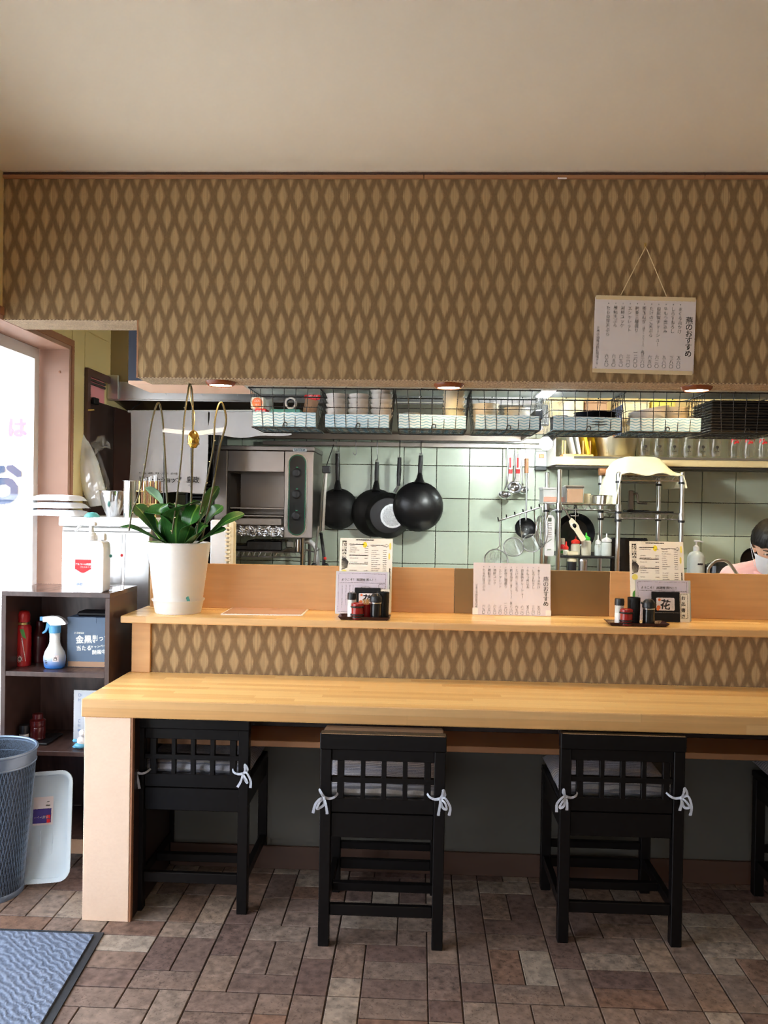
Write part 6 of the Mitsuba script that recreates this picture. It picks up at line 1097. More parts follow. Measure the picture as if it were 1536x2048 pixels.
# things on the left rack shelf
q0, q1 = onR(1086, zl + 0.004, 0.16), onR(1134, zl + 0.004, 0.16); t2 = thing('food_tub', 'clear plastic tub of pink food on the left end of the rack', 'tub'); h_ = 0.075
zq = zl + 0.0045; xq0, xq1 = at(1086, 990, yF + 0.1)[0], at(1140, 990, yF + 0.1)[0]
put('support', bx(xq0, yF + 0.1, zq - 0.0005 - 0.004, xa + 0.05, yF + 0.26, zq - 0.0005, 0.001), 'mat_steel', t2)
W_ = sg.box(xq0, yF + 0.1, xq1, yF + 0.25).buffer(0.0); put('wall', mv(ext(W_.buffer(-0.002).difference(W_.buffer(-0.005)), h_ - 0.004), tr=(0, 0, zq + 0.003)), 'mat_clear_plastic', t2); put('bottom', mv(ext(W_.buffer(-0.002), 0.003), tr=(0, 0, zq)), 'mat_clear_plastic', t2); put('lid', mv(ext(W_.buffer(0.003), 0.01), tr=(0, 0, zq + h_)), 'mat_white_plastic', t2)
put('food', bx(xq0 + 0.0055, yF + 0.106, zq + 0.0035, xq1 - 0.0055, yF + 0.244, zq + 0.04, 0.004), mat('pink_food', (216, 160, 140), 0.7), t2)
put('food_band', bx(xq0 + 0.004, yF + 0.0995, zq + 0.006, xq1 - 0.004, yF + 0.1015, zq + 0.034, 0.0008), 'mat_pink_food', t2)
t2 = thing('square_tin', 'square tin with a brown face and a silver rim on the rack', 'tin'); xq0, xq1 = at(1131, 990, yF + 0.03)[0], at(1168, 990, yF + 0.03)[0]; zt_ = at(1150, 971, yF + 0.03)[2]; put('body', bx(xq0, yF + 0.03, zq, xq1, yF + 0.13, zt_ - 0.01, 0.003), 'mat_steel', t2); put('lid', bx(xq0 - 0.002, yF + 0.027, zt_ - 0.0098, xq1 + 0.002, yF + 0.133, zt_, 0.003), 'mat_steel', t2); put('face', bx(xq0 + 0.008, yF + 0.0275, zq + 0.004, xq1 - 0.006, yF + 0.0295, zt_ - 0.018, 0.0005), 'mat_card_brown', t2)
xq0, xq1 = at(1172, 1000, yF + 0.12)[0], at(1184, 1000, yF + 0.12)[0]; put('cream_cup', lathe([(0, 0), (0.022, 0), (0.026, 0.055), (0.024, 0.055), (0.02, 0.004), (0, 0.004)], 24, (xq0 + 0.004, yF + 0.14, zq)), 'mat_cream_plastic', label='small cream cup between the two tins on the rack', cate='cup', smooth=40)
c = onR(1205, zq, 0.13); r_ = 25 * c[1] / F; put('cake_tin', lathe(shell([(0.01, 0), (r_, 0), (r_, 0.02), (r_, 0.044), (r_ + 0.003, 0.047)], 0.0015), 40, c), 'mat_chrome', label='round shallow steel tin on the left rack shelf beside the towel', cate='tin', smooth=35)
# hanging grater, lighter, wok and bottles
t2 = thing('grater', 'white plastic mandoline grater hanging on the outside of the rack', 'grater'); yg = RYF - 0.04; g0 = at(1098, 1112, yg); g1 = at(1098, 1030, yg); hw_ = 9.5 * yg / F; dz = g1[2] - g0[2]; gp = sg.Polygon([(-hw_, 0.006), (-hw_ * 0.7, 0), (hw_ * 0.7, 0), (hw_, 0.006), (hw_, dz - 0.02), (hw_ * 0.5, dz), (-hw_ * 0.3, dz), (-hw_, dz - 0.05)]); slot = sa.rotate(sg.box(-hw_ * 0.6, dz * 0.36, hw_ * 0.6, dz * 0.385), 38, origin=(0, dz * 0.37))
put('body', mv(turned(ext(gp.difference(slot).difference(rrect(-hw_ * 0.4, dz - 0.035, hw_ * 0.4, dz - 0.014, 0.003)).difference(sg.box(-hw_ * 0.5, 0.03, hw_ * 0.4, 0.036)), 0.009)), tr=(g0[0], yg, g0[2])), 'mat_white_plastic', t2)
put('teeth', cat([mv(turned(ext(sg.box(-hw_ * 0.4 + (j % 2) * 0.002, dz * (0.46 + 0.055 * j), hw_ * 0.4, dz * (0.46 + 0.055 * j) + 0.0035), 0.0012)), tr=(g0[0], yg - 0.0092, g0[2])) for j in range(7)]), 'mat_steel', t2, kind='stuff'); put('tie', tube(sm([[g0[0], yg - 0.004, g1[2] - 0.006], [g0[0] + 0.01, yg, g1[2] + 0.02], [xa - 0.004, yF - 0.0135, g1[2] + 0.03]]), 0.0022, 6), 'mat_ribbon', t2)
t2 = thing('candle_lighter', 'cream candle lighter with a long barrel hanging from the rack', 'lighter'); yh = RYF - 0.03; a_, b_ = at(1141, 1038, yh), at(1167, 1080, yh); d = (b_ - a_) / np.linalg.norm(b_ - a_); n_ = np.cross(d, [0, 1, 0]); n_ /= np.linalg.norm(n_); Q = Plane(a_ - np.array([0, 0.0, 0]), d, -n_ if (-n_)[2] < 0 else n_)
Lh = np.linalg.norm(b_ - a_); sh = sg.Polygon([(0, -0.008), (0.02, -0.014), (0.05, -0.018), (0.07, -0.012), (Lh, -0.013), (Lh + 0.004, 0), (Lh, 0.012), (0.06, 0.013), (0.04, 0.018), (0.01, 0.012)]).buffer(0.002).difference(sa.scale(sg.Point(0.042, 0.0).buffer(0.01), 1.3, 1)); put('body', Q.ext(sh, 0.014), 'mat_cream_plastic', t2); put('barrel', tube([a_ - d * 0.002, a_ - d * 0.075], [0.0045, 0.004], 8), 'mat_steel_worn', t2); put('trigger', Q.ext(rrect(0.036, -0.008, 0.042, 0.006, 0.002), 0.01, 0.002), 'mat_black_plastic', t2)
q = at(1151, 1030, yh); put('hook', tube(sm([q + [0, 0.002, -0.03], q + [0.0, 0.0, 0.0], q + [0.0, 0.01, 0.03], [q[0], yF - 0.004, zl - 0.026]]), 0.002, 6), 'mat_chrome', t2); put('hook_frame', tube([[q[0] - 0.02, yF - 0.006, zl - 0.04], [q[0] + 0.02, yF - 0.006, zl - 0.04], [q[0] + 0.02, yF - 0.006, zl - 0.062], [q[0] - 0.02, yF - 0.006, zl - 0.062]], 0.0018, 6, closed=True), 'mat_chrome', t2)
t2 = thing('rack_pan', 'large black pan standing on edge behind the sauce bottles in the rack', 'pan'); q = at(1150, 1072, yF + 0.3); r_ = 0.112; q[2] = max(q[2], zlow + r_ + 0.001); put('bowl', mv(lathe([(0, -0.035), (r_ * 0.7, -0.033), (r_ * 0.97, -0.003), (r_, 0), (r_ * 0.96, 0.0), (r_ * 0.69, -0.029), (0, -0.031)], 44), M=mx(q, rx=90, ry=0)), 'mat_black_gloss', t2, smooth=40); put('handle', tube([q + [0, 0.0, r_ - 0.004], q + [0, 0.01, r_ + 0.05]], 0.009, 10), 'mat_black_plastic', t2)
def sauce(label, px, dy, w, h, caps, cap_m, body_m, tip):
    s = thing('sauce_bottle', label, 'bottle'); c = onR(px, zlow + 0.0006, dy); put('body', lathe([(0, 0), (w - 0.002, 0), (w, 0.003), (w, h - 0.008), (w - 0.006, h), (0, h)], 24, c), body_m, s, smooth=40); put('cap', lathe([(0, h + 0.0003), (caps, h + 0.0003), (caps, h + 0.014), (caps * 0.6, h + 0.018), (0.005, h + 0.024), (0.003, h + 0.024 + tip), (0, h + 0.025 + tip)], 24, c), cap_m, s, smooth=35)
sauce('small squat sauce bottle with a red nozzle on the lower rack shelf', 1134, 0.04, 0.016, 0.03, 0.013, 'mat_red_plastic', 'mat_sauce', 0.018); sauce('squeeze bottle with a red cap on the lower rack shelf', 1153, 0.06, 0.025, 0.062, 0.024, 'mat_red_plastic', 'mat_sauce', 0.014); sauce('taller squeeze bottle with a green cap on the lower rack shelf', 1174, 0.04, 0.026, 0.082, 0.022, 'mat_green_plastic', 'mat_sauce', 0.016)
sauce('clear dressing bottle with a white nozzle on the lower rack shelf', 1198, 0.05, 0.019, 0.062, 0.017, 'mat_white_plastic', 'mat_clear_plastic', 0.026); sauce('wide clear bottle with a white ribbed cap, rightmost on the lower rack shelf', 1215, 0.03, 0.027, 0.075, 0.027, 'mat_white_plastic', 'mat_clear_plastic', 0.02)
s = thing('spice_tin', 'small spice carton with red fruit print at the left end of the lower rack shelf', 'carton'); c = onR(1124, zlow + 0.0006, 0.08); put('body', bx(c[0] - 0.014, c[1], c[2], c[0] + 0.02, c[1] + 0.03, c[2] + 0.088, 0.002), 'mat_sauce', s); put('print', bx(c[0] - 0.012, c[1] - 0.001, c[2] + 0.03, c[0] + 0.018, c[1] - 0.0002, c[2] + 0.055), 'mat_red_print', s); put('print', bx(c[0] - 0.012, c[1] - 0.001, c[2] + 0.006, c[0] + 0.018, c[1] - 0.0002, c[2] + 0.02), 'mat_green_print', s)
put('butter_tub', bx(*(onR(1146, zlow + 0.0006, 0.0) - [0.022, 0, 0]), *(onR(1146, zlow + 0.022, 0.028) + [0.03, 0, 0]), 0.004), 'mat_cream_plastic', label='low cream tub in front of the red capped bottles', cate='tub')
for (px, mt, lab, cm) in ((1146, 'mat_black_plastic', 'dark spice jar with a cream lid below the black rack shelf', 'mat_cream_plastic'), (1168, 'mat_steel', 'steel shaker below the black rack shelf', 'mat_chrome')):
    s = thing('spice_jar', lab, 'jar'); z0 = 1.0; c = onR(px, z0, 0.02); zt_ = at(px, 1117, yF + 0.02)[2]; h_ = zt_ - z0 - 0.016
    put('body', lathe([(0, 0), (0.023, 0), (0.024, 0.003), (0.024, h_), (0, h_)], 24, c), mt, s, smooth=40); put('lid', lathe([(0, h_ + 0.0003), (0.0255, h_ + 0.0003), (0.0255, h_ + 0.013), (0.023, h_ + 0.016), (0, h_ + 0.0165)], 24, c), cm, s, smooth=40)
s = 'wire_rack'; put('lower_deck', bx(xa + 0.014, yF - 0.004, 0.988, xb3 - 0.014, yR, 0.9995, 0.002), 'mat_black_plastic', s)
put('black_tray', bx(at(1222, 1090, 4.62)[0], 4.62, 1.0, at(1296, 1090, 4.62)[0], 4.64, at(1260, 1076, 4.62)[2], 0.006), 'mat_black_iron', label='black tray standing upright behind the right drinks menu in the rack', cate='tray')
put('lower_deck', bx(xb3 + 0.018, yF + 0.02, 0.988, xc3 - 0.018, yR - 0.02, 0.9995, 0.002), 'mat_steel_worn', s)
s = thing('hand_slicer', 'dark hand cranked slicer on the middle shelf of the right rack', 'slicer'); q = onR(1262, zr2 + 0.0045, 0.2); put('base', bx(q[0] - 0.03, q[1] - 0.04, q[2], q[0] + 0.09, q[1] + 0.06, q[2] + 0.012, 0.003), 'mat_black_iron', s); put('column', bx(q[0] - 0.014, q[1] - 0.012, q[2] + 0.0125, q[0] + 0.012, q[1] + 0.012, q[2] + 0.12, 0.004), 'mat_steel_worn', s); put('crank', tube(sm([q + [0.013, 0, 0.1], q + [0.03, -0.01, 0.1], q + [0.035, -0.01, 0.06], q + [0.04, -0.01, 0.052], q + [0.085, -0.01, 0.05]]), 0.006, 8), 'mat_steel_worn', s, smooth=50)
put('baking_tray', bx(xb3 + 0.03, yF + 0.05, zr2 + 0.0045, xc3 - 0.03, yF + 0.3, zr2 + 0.016, 0.003) if False else bx(at(1290, 1022, yF + 0.03)[0], yF + 0.03, zr2 + 0.0045, xc3 - 0.03, yF + 0.3, zr2 + 0.013, 0.003), 'mat_black_iron', label='flat black tray on the middle shelf of the right rack', cate='tray')
# pump bottle, faucet and jars right of the rack
s = thing('soap_pump', 'clear soap pump bottle with a white pump right of the drinks menu', 'pump bottle'); yp_ = 4.78; c = np.array([at(1392, 1120, yp_)[0], yp_, 0.0]); zn = at(1392, 1102, yp_)[2]; c[2] = ZB + 0.0006; hh_ = zn - c[2]
put('body', lathe([(0, 0), (0.045, 0), (0.048, 0.004), (0.048, hh_ - 0.035), (0.035, hh_ - 0.01), (0.016, hh_), (0, hh_)], 28, c), 'mat_clear_plastic', s, smooth=40); put('pump', cat([lathe([(0, hh_ + 0.0004), (0.017, hh_ + 0.0004), (0.017, hh_ + 0.022), (0.009, hh_ + 0.03), (0.005, hh_ + 0.034), (0.005, hh_ + 0.05), (0, hh_ + 0.05)], 24, c), bx(c[0] - 0.014, c[1] - 0.008, c[2] + hh_ + 0.0505, c[0] + 0.012, c[1] + 0.008, c[2] + hh_ + 0.062, 0.003), rod(c + [0.01, 0, hh_ + 0.058], c + [0.036, 0, hh_ + 0.05], 0.005, 8)]), 'mat_white_plastic', s, smooth=40)
put('label', bx(c[0] - 0.006, c[1] - 0.05, c[2] + hh_ - 0.075, c[0] + 0.022, c[1] - 0.0484, c[2] + hh_ - 0.066), 'mat_ink', s)
s = thing('bow_faucet', 'chrome bow faucet rising behind the right splash panel', 'faucet'); yb_ = 4.02; p = [at(1416, 1150, yb_), at(1419, 1134, yb_), at(1432, 1122, yb_), at(1448, 1121, yb_), at(1461, 1130, yb_), at(1474, 1148, yb_)]; base = np.array([p[0][0], yb_, 0.82 + 0.0005]); put('spout', tube(sm([base, p[0]] + p[1:]), 0.0075, 12), 'mat_chrome', s, smooth=60); put('base', lathe([(0.0, 0), (0.028, 0), (0.026, 0.012), (0.012, 0.03), (0.0085, 0.03)], 24, base), 'mat_chrome', s, smooth=40)
bench('sink_bench', 'stainless sink bench in front of the person in the pink top', 1.22, 3.72, 2.7, 4.36, 0.82, 'sink bench')
s = thing('black_kettle', 'black rounded pot behind the bow faucet', 'pot'); q = at(1437, 1138, 4.78); put('body', lathe([(0, 0), (0.085, 0), (0.095, 0.01), (0.1, 0.08), (0.08, q[2] - ZB + 0.02), (0.03, q[2] - ZB + 0.04), (0, q[2] - ZB + 0.043)], 32, (q[0], 4.78, ZB + 0.0005)), 'mat_black_gloss', s, smooth=40)
for i, px in enumerate((1466, 1476)): put('storage_jar', lathe([(0, 0), (0.02, 0), (0.022, 0.004), (0.022, 0.24), (0.0185, 0.24), (0.0185, 0.006), (0, 0.005)], 20, (at(px, 1130, 4.86)[0] + 0.012 * i, 4.86, ZB + 0.0006)), 'mat_pane', label=['clear storage glass right of the black pot', 'second clear storage glass right of the black pot, next to the person'][i], cate='glass', smooth=40)
s = thing('black_colander', 'dark round pan leaning at the wall behind the person in pink', 'pan'); q = at(1508, 1122, 5.0); put('bowl', mv(lathe([(0, -0.04), (0.06, -0.037), (0.078, -0.003), (0.08, 0), (0.077, 0.0), (0.058, -0.033), (0, -0.036)], 36), M=mx((q[0], 5.0, q[2]), rx=90)), 'mat_black_iron', s, smooth=40); put('stand', bx(q[0] - 0.02, 4.99, ZB + 0.0005, q[0] + 0.02, 5.01, q[2] - 0.075, 0.002), 'mat_steel_worn', s)
# ------------------------------------------------------------------ wire baskets hung under the boxing
yb0 = YB2 + 0.05; yb1 = yb0 + 0.29; zt_b = at(760, 778, yb0)[2]; zbot = zt_b - 0.158
def basket(px0, px1, label, liner=True):
    t = thing('wire_basket', label, 'basket', 'wire baskets hanging under the boxing'); x0, x1 = at(px0, 778, yb0)[0], at(px1, 778, yb0)[0]; ins = 0.014
    c0 = np.array([[x0, yb0, zt_b], [x1, yb0, zt_b], [x1, yb1, zt_b], [x0, yb1, zt_b]]); c1 = np.array([[x0 + ins, yb0 + 0.012, zbot], [x1 - ins, yb0 + 0.012, zbot], [x1 - ins, yb1 - 0.012, zbot], [x0 + ins, yb1 - 0.012, zbot]])
    put('rim', tube(c0, 0.0027, 8, closed=True), 'mat_black_wire', t); put('rim', tube(c1, 0.0021, 8, closed=True), 'mat_black_wire', t); mid = c0 * 0.52 + c1 * 0.48; put('rim', tube(mid, 0.0014, 6, closed=True), 'mat_black_wire', t)
    nx, ny = 6, 7; W = []
    for i in range(1, nx):
        s = i / nx; a, b = c0[0] + (c0[1] - c0[0]) * s, c1[0] + (c1[1] - c1[0]) * s; d, e = c0[3] + (c0[2] - c0[3]) * s, c1[3] + (c1[2] - c1[3]) * s; W.append(tube([a, b, e, d], 0.0013, 5))
    for i in range(1, ny):
        s = i / ny; a, b = c0[0] + (c0[3] - c0[0]) * s, c1[0] + (c1[3] - c1[0]) * s; d, e = c0[1] + (c0[2] - c0[1]) * s, c1[1] + (c1[2] - c1[1]) * s; W.append(tube([a, b, e, d], 0.0013, 5))
    for w in W: put('wire', w, 'mat_black_wire', t)
    for s in (0.35, 0.8):
        for y in (yb0, yb1 - 0.05): q = np.array([x0 + (x1 - x0) * s, y, zt_b]); put('hanger', tube(sm([q + [0, 0, 0.0], q + [0, -0.004, 0.004], q + [0, -0.004, 0.012], [q[0], q[1], zb - 0.001]]), 0.002, 6), 'mat_black_wire', t)
    q = c1[0] + (c1[1] - c1[0]) * 0.52 + [0, -0.006, 0.0]; put('hook', tube(sm([q + [-0.01, 0, 0.0], q + [-0.007, -0.004, 0.012], q + [0.0, -0.004, 0.02], q + [0.008, -0.004, 0.014], q + [0.006, -0.002, 0.004]]), 0.0017, 6), 'mat_black_wire', t)
    if liner:
        r_ = random.Random(px0); h = 0.052; yl0, yl1 = yb0 + 0.0155, yb1 - 0.02; xl0, xl1 = x0 + ins + 0.003, x1 - ins - 0.003; z0 = zbot + 0.0045
        f = [(0.5 + r_.uniform(-.2, .2)), r_.uniform(-.004, .006), r_.uniform(-.004, .006)]; u, v = np.meshgrid(np.linspace(0, 1, 14), np.linspace(0, 1, 6), indexing='ij')
        P = np.stack([xl0 + (xl1 - xl0) * u, yl0 - 0.008 * v + 0.002 * np.sin(u * 7) * v, z0 + v * (h + f[1] * (1 - u) + f[2] * u)], -1)
        put('liner', cat([sheetgrid(P, 0.0008), bx(xl0, yl0 + 0.0006, z0 - 0.0004, xl1, yl1, z0 + 0.0004)]), 'mat_liner', t, label='blue and white wave patterned paper liner')
    return x0 + ins, x1 - ins, zbot + 0.006
yin = lambda s: yb0 + 0.03 + s * 0.22
def bowlstack(name, label, group, px, dy, zf, r, hb_, n, pitch, mt, rng=None, foot=0.5, cate='bowl'):
    prof = shell([(r * foot * 0.9, 0.0), (r * foot, 0.0), (r * foot, hb_ * 0.14), (r * (foot * 0.55 + 0.4), hb_ * 0.5), (r * 0.9, hb_ * 0.8), (r * 0.985, hb_ * 0.96), (r, hb_)], 0.0025); d = P_(lathe(prof, 36), mt, smooth=45); y = yin(dy); x = at(px, 820, y)[0]; names = {0: 'lowest', n - 1: 'topmost'}
    for i in range(n):
        w = names.get(i, f'{["", "second", "third", "fourth", "fifth", "sixth", "seventh", "eighth"][i] if i < 8 else ""}').strip(); rr_ = random.Random(int(px * 10 + i)); put(name, d, None, label=f'{w} {label}', cate=cate, group=group, M=mx((x + rr_.uniform(-.0015, .0015), y + rr_.uniform(-.0015, .0015), zf + i * pitch)))
# 1: boxes, tape, packets
a, b, zf = basket(497, 640, 'leftmost wire basket, holding boxes and a roll of tape')
ybx = yin(0.04)
def inb(px, dy): y = yin(dy); return np.array([at(px, 830, y)[0], y, zf])
p, q = inb(510, .05), inb(532, .05); t = thing('red_box', 'red and white packet at the left front of the leftmost basket', 'packet'); put('body', bx(p[0], p[1], zf, q[0], p[1] + 0.07, zf + 0.072, 0.002), 'mat_red_print', t)
put('lettering', Plane((p[0] + 0.003, p[1] - 0.0003, zf + 0.046), (1, 0, 0), (0, 0, 1)).flat(unary_union([line('業務用', 0.013, 0.0, 0.009, bold=2), line('20%', 0.013, 0.004, -0.006, bold=2)]), 0.0004), 'mat_paper', t)
t = thing('white_box', 'white carton with a round red seal, standing on the red packet', 'carton'); p0, p1 = at(501, 820, p[1])[0], at(527, 820, p[1])[0]; put('body', bx(p0, p[1] + 0.003, zf + 0.0725, p1, p[1] + 0.06, at(510, 794, p[1])[2], 0.002), 'mat_paper_cream', t)
pc_ = np.array([(p0 + p1) / 2, p[1] + 0.0026, (zf + 0.0725 + at(510, 794, p[1])[2]) / 2]); PQ = Plane(pc_, (1, 0, 0), (0, 0, 1)); put('seal', PQ.flat(sg.Point(0, 0).buffer(0.0215), 0.0004), 'mat_orange_print', t); put('lettering', PQ.flat(unary_union([line('OOL', 0.012, -0.0125, 0.004, bold=1), line('徳用', 0.0085, -0.0085, -0.011, bold=1)]), 0.0008), 'mat_paper', t)
p, q = inb(541, .12), inb(601, .12); put('teal_box', bx(p[0], p[1], zf, q[0], p[1] + 0.12, at(560, 818, p[1])[2], 0.003), 'mat_teal_plastic', label='long teal box under the roll of tape in the leftmost basket', cate='box')
zt_x = at(560, 818, p[1])[2]; c = at(581, 804, p[1]); r_ = 0.0245; c[2] = zt_x + r_ + 0.0005; an = np.arange(40) * 2 * np.pi / 40; t = thing('tape_roll', 'white roll of tape on the teal box in the leftmost basket', 'tape roll'); ring = lathe([(r_ * 0.7, -0.012), (r_, -0.012), (r_, 0.012), (r_ * 0.7, 0.012), (r_ * 0.7, -0.012)], 40); put('roll', mv(ring, M=mx(c + [0, 0.014, 0], rx=90)), 'mat_white_plastic', t, smooth=35); put('core', mv(lathe([(r_ * 0.62, -0.0125), (r_ * 0.695, -0.0125), (r_ * 0.695, 0.0125), (r_ * 0.62, 0.0125), (r_ * 0.62, -0.0125)], 40), M=mx(c + [0, 0.014, 0], rx=90)), 'mat_navy', t, smooth=35)
for i, (px, mt, w, h, tl_, lb) in enumerate(((541, 'mat_clear_plastic', 0.05, 0.125, -8, 'grey plastic packet behind the white carton in the leftmost basket'), (612, 'mat_card_brown', 0.055, 0.12, 12, 'brown packet leaning at the right in the leftmost basket'), (626, 'mat_clear_plastic', 0.03, 0.105, 16, 'clear packet leaning against the right end of the leftmost basket'))):
    p = inb(px, 0.62 if i == 0 else 0.3 + 0.35 * (i - 1)); u, v = np.meshgrid(np.linspace(-1, 1, 12), np.linspace(0, 1, 14), indexing='ij'); th = 0.012 * (1 - np.abs(u) ** 3) * np.sin(np.clip(v, 0.02, .98) * np.pi) ** 0.6 + 0.001 + 0.004 * meshkit.fbm(np.stack([u * 3, v * 4, u * 0 + i], -1), 3); P0 = np.stack([u * w / 2, -th, v * h], -1); P1 = np.stack([u * w / 2, th, v * h], -1)
    m = sheetgrid(P0, 0.001); m2 = sheetgrid(P1, 0.001); put('packet', mv(cat([m, m2]), M=mx(p, ry=tl_)), mt, label=lb, cate='packet', smooth=40)
p = at(625, 794, YH - 0.004); t = thing('hood_sign', 'small red and white sticker on the steel hood behind the leftmost basket', 'sticker'); put('plate', mv(turned(ext(sa.scale(sg.Point(0, 0).buffer(0.04), 1.1, 0.45), 0.0015)), tr=(p[0], YH - 0.0002, p[2])), 'mat_red_print', t)
put('lettering', Plane((p[0] - 0.03, YH - 0.002, p[2] - 0.007), (1, 0, 0), (0, 0, 1)).flat(line('火気注意', 0.015, 0, 0.002, bold=1), 0.0004), 'mat_paper', t)
# 2: three stacks of white bowls
a, b, zf = basket(642, 787, 'second wire basket from the left, holding three stacks of white bowls')
for px, n, k in ((674, 5, 'left'), (718, 5, 'middle'), (763, 6, 'right')): bowlstack('rice_bowl', f'white bowl in the {k} stack of the second basket', f'white bowls in the {k} stack of the second basket', px, 0.18, zf, 0.0475, 0.055, n, 0.0205, 'mat_porcelain')
# 3: dark plates and a tall stack of cups
a, b, zf = basket(790, 942, 'third wire basket, holding dark plates and a tall stack of pale bowls')
bowlstack('pale_bowl', 'pale bowl in the tall bright stack below the middle downlight', 'pale bowls in the tall stack below the middle downlight', 907, 0.16, zf, 0.046, 0.05, 7, 0.0185, 'mat_porcelain_warm', foot=0.62)
bowlstack('dark_plate', 'dark plate at the left of the third basket', 'dark plates in the third basket', 842, 0.4, zf, 0.078, 0.018, 5, 0.0085, 'mat_black_gloss', foot=0.6, cate='plate')
put('spoon_dish', lathe(shell([(0.02, 0), (0.03, 0.0), (0.042, 0.012), (0.044, 0.014)], 0.002), 30, (at(826, 815, yin(.35))[0], yin(.35), zf + 0.053)), 'mat_clear_plastic', label='small grey dish on the dark plates of the third basket', cate='dish', smooth=40)
# 4: two stacks of cream bowls and a black pan
a, b, zf = basket(944, 1089, 'fourth wire basket, holding two stacks of cream bowls')
for px, n, k, z_ in ((971, 5, 'left', 0), (1034, 4, 'right', 0)): bowlstack('cream_bowl', f'cream bowl in the {k} stack of the fourth basket', f'cream bowls in the {k} stack of the fourth basket', px, 0.22, zf, 0.055, 0.05, n, 0.0135, 'mat_porcelain_warm', foot=0.6)
t = thing('square_pan', 'black square pan leaning over between the fourth and fifth baskets', 'pan'); q = at(1077, 815, yin(.4)); put('pan', bx(q[0] - 0.02, q[1] - 0.04, zf + 0.045, q[0] + 0.012, q[1] + 0.09, zf + 0.085, 0.004), 'mat_black_iron', t); put('foot', bx(q[0] - 0.016, q[1] - 0.03, zf, q[0] + 0.008, q[1] + 0.08, zf + 0.0445, 0.004), 'mat_black_iron', t)
# 5: dark round lids and a tray
a, b, zf = basket(1100, 1253, 'fifth wire basket, holding dark round plates and a black tray')
bowlstack('black_plate', 'black round plate in the fifth basket', 'black round plates in the fifth basket', 1190, 0.28, zf, 0.088, 0.022, 6, 0.0105, 'mat_black_iron', foot=0.62, cate='plate')
t = thing('bento_tray', 'black rectangular tray at the left end of the fifth basket', 'tray'); p, q = inb(1108, .35), inb(1135, .35); put('tray', bx(p[0], p[1], zf, q[0] - 0.0, p[1] + 0.1, zf + 0.058, 0.003), 'mat_black_matte', t); put('rim', bx(p[0] - 0.002, p[1] - 0.004, zf + 0.0585, q[0] + 0.002, p[1] + 0.104, zf + 0.066, 0.003), 'mat_black_matte', t)
t = thing('blue_folder', 'blue grey folded paper standing behind the black plates of the fifth basket', 'paper'); p = inb(1228, .93); u, v = np.meshgrid(np.linspace(-1, 1, 6), np.linspace(0, 1, 6), indexing='ij'); put('sheet', sheetgrid(np.stack([p[0] + u * 0.035, p[1] + 0.006 * np.sin(u * 3), zf + v * (0.11 + 0.02 * u)], -1), 0.002), mat('slate_blue', (130, 142, 178), 0.6), t)
# 6: big white dishes tilted and a stack of small plates
a, b, zf = basket(1254, 1414, 'sixth wire basket, holding large white dishes and a stack of small cream plates')
y = yin(.4)
for i in range(5):
    r_ = 0.083; m = lathe(shell([(r_ * 0.5, 0), (r_ * 0.56, 0.0), (r_ * 0.8, 0.012), (r_, 0.03), (r_ * 1.005, 0.0315)], 0.0025), 44); x = at(1300, 820, y)[0]; m = mv(m, M=mx((x - 0.006 + i * 0.0015, y, zf + 0.024 + i * 0.0102), ry=-11)); put('large_dish', m, 'mat_porcelain', label=['lowest', 'second', 'middle', 'fourth', 'topmost'][i] + ' large white dish tilted in the sixth basket', cate='dish', group='large white dishes in the sixth basket', smooth=45)
bowlstack('small_plate', 'small cream plate stacked at the right of the sixth basket', 'small cream plates in the sixth basket', 1354, 0.14, zf, 0.047, 0.022, 8, 0.0108, 'mat_porcelain_warm', foot=0.6, cate='plate')
# 7: stack of black trays
a, b, zf = basket(1416, 1572, 'rightmost wire basket, filled with a stack of black trays, cut by the picture edge', False)
n = 11
for i in range(n): w = 0.006 * (i % 2) + 0.001 * i; put('serving_tray', bx(a + 0.006 + w * 0.3, yb0 + 0.022 + w * 0.2, zf + i * 0.0116, b - 0.006, yb1 - 0.03, zf + i * 0.0116 + 0.0102, 0.004), 'mat_black_plastic', label=(['lowest', 'second', 'third', 'fourth', 'fifth', 'sixth', 'seventh', 'eighth', 'ninth', 'tenth', 'topmost'][i]) + ' black serving tray in the stack of the rightmost basket', cate='tray', group='black trays in the rightmost basket')
# ------------------------------------------------------------------ person bending over the sink at the right
pt = thing('person', 'black-haired person in a white mask and pink top bending over the sink', 'person')
hc = at(1547, 1094, 4.16)                                              # head centre
def hull(ss, sub=2): return trimesh.convex.convex_hull(np.vstack([trimesh.creation.icosphere(subdivisions=sub, radius=r).vertices + np.asarray(c) for c, r in ss]))
def fuse(parts, edge=0.014, it=12):
    M = manifold3d.Manifold()
    for p in parts: M = M + manifold3d.Manifold(manifold3d.Mesh(np.asarray(p.vertices, np.float32), np.asarray(p.faces, np.uint32)))
    M = M.refine_to_length(edge); g = M.to_mesh(); m = trimesh.Trimesh(g.vert_properties[:, :3], g.tri_verts); trimesh.smoothing.filter_taubin(m, iterations=it); return m
px_, py_, pz_ = hc
hip = np.array([px_ + 0.06, py_ + 0.40, 0.80]); nk = np.array([px_ + 0.012, py_ + 0.085, pz_ - 0.095]); sh = [np.array([px_ - 0.145, py_ + 0.115, pz_ - 0.165]), np.array([px_ + 0.20, py_ + 0.13, pz_ - 0.165])]; ch = np.array([px_ + 0.03, py_ + 0.2, pz_ - 0.22])
el = [sh[0] + [-0.03, -0.03, -0.25], sh[1] + [0.03, -0.03, -0.25]]; wr = [np.array([px_ - 0.12, 4.05, 0.915]), np.array([px_ + 0.08, 4.05, 0.915])]
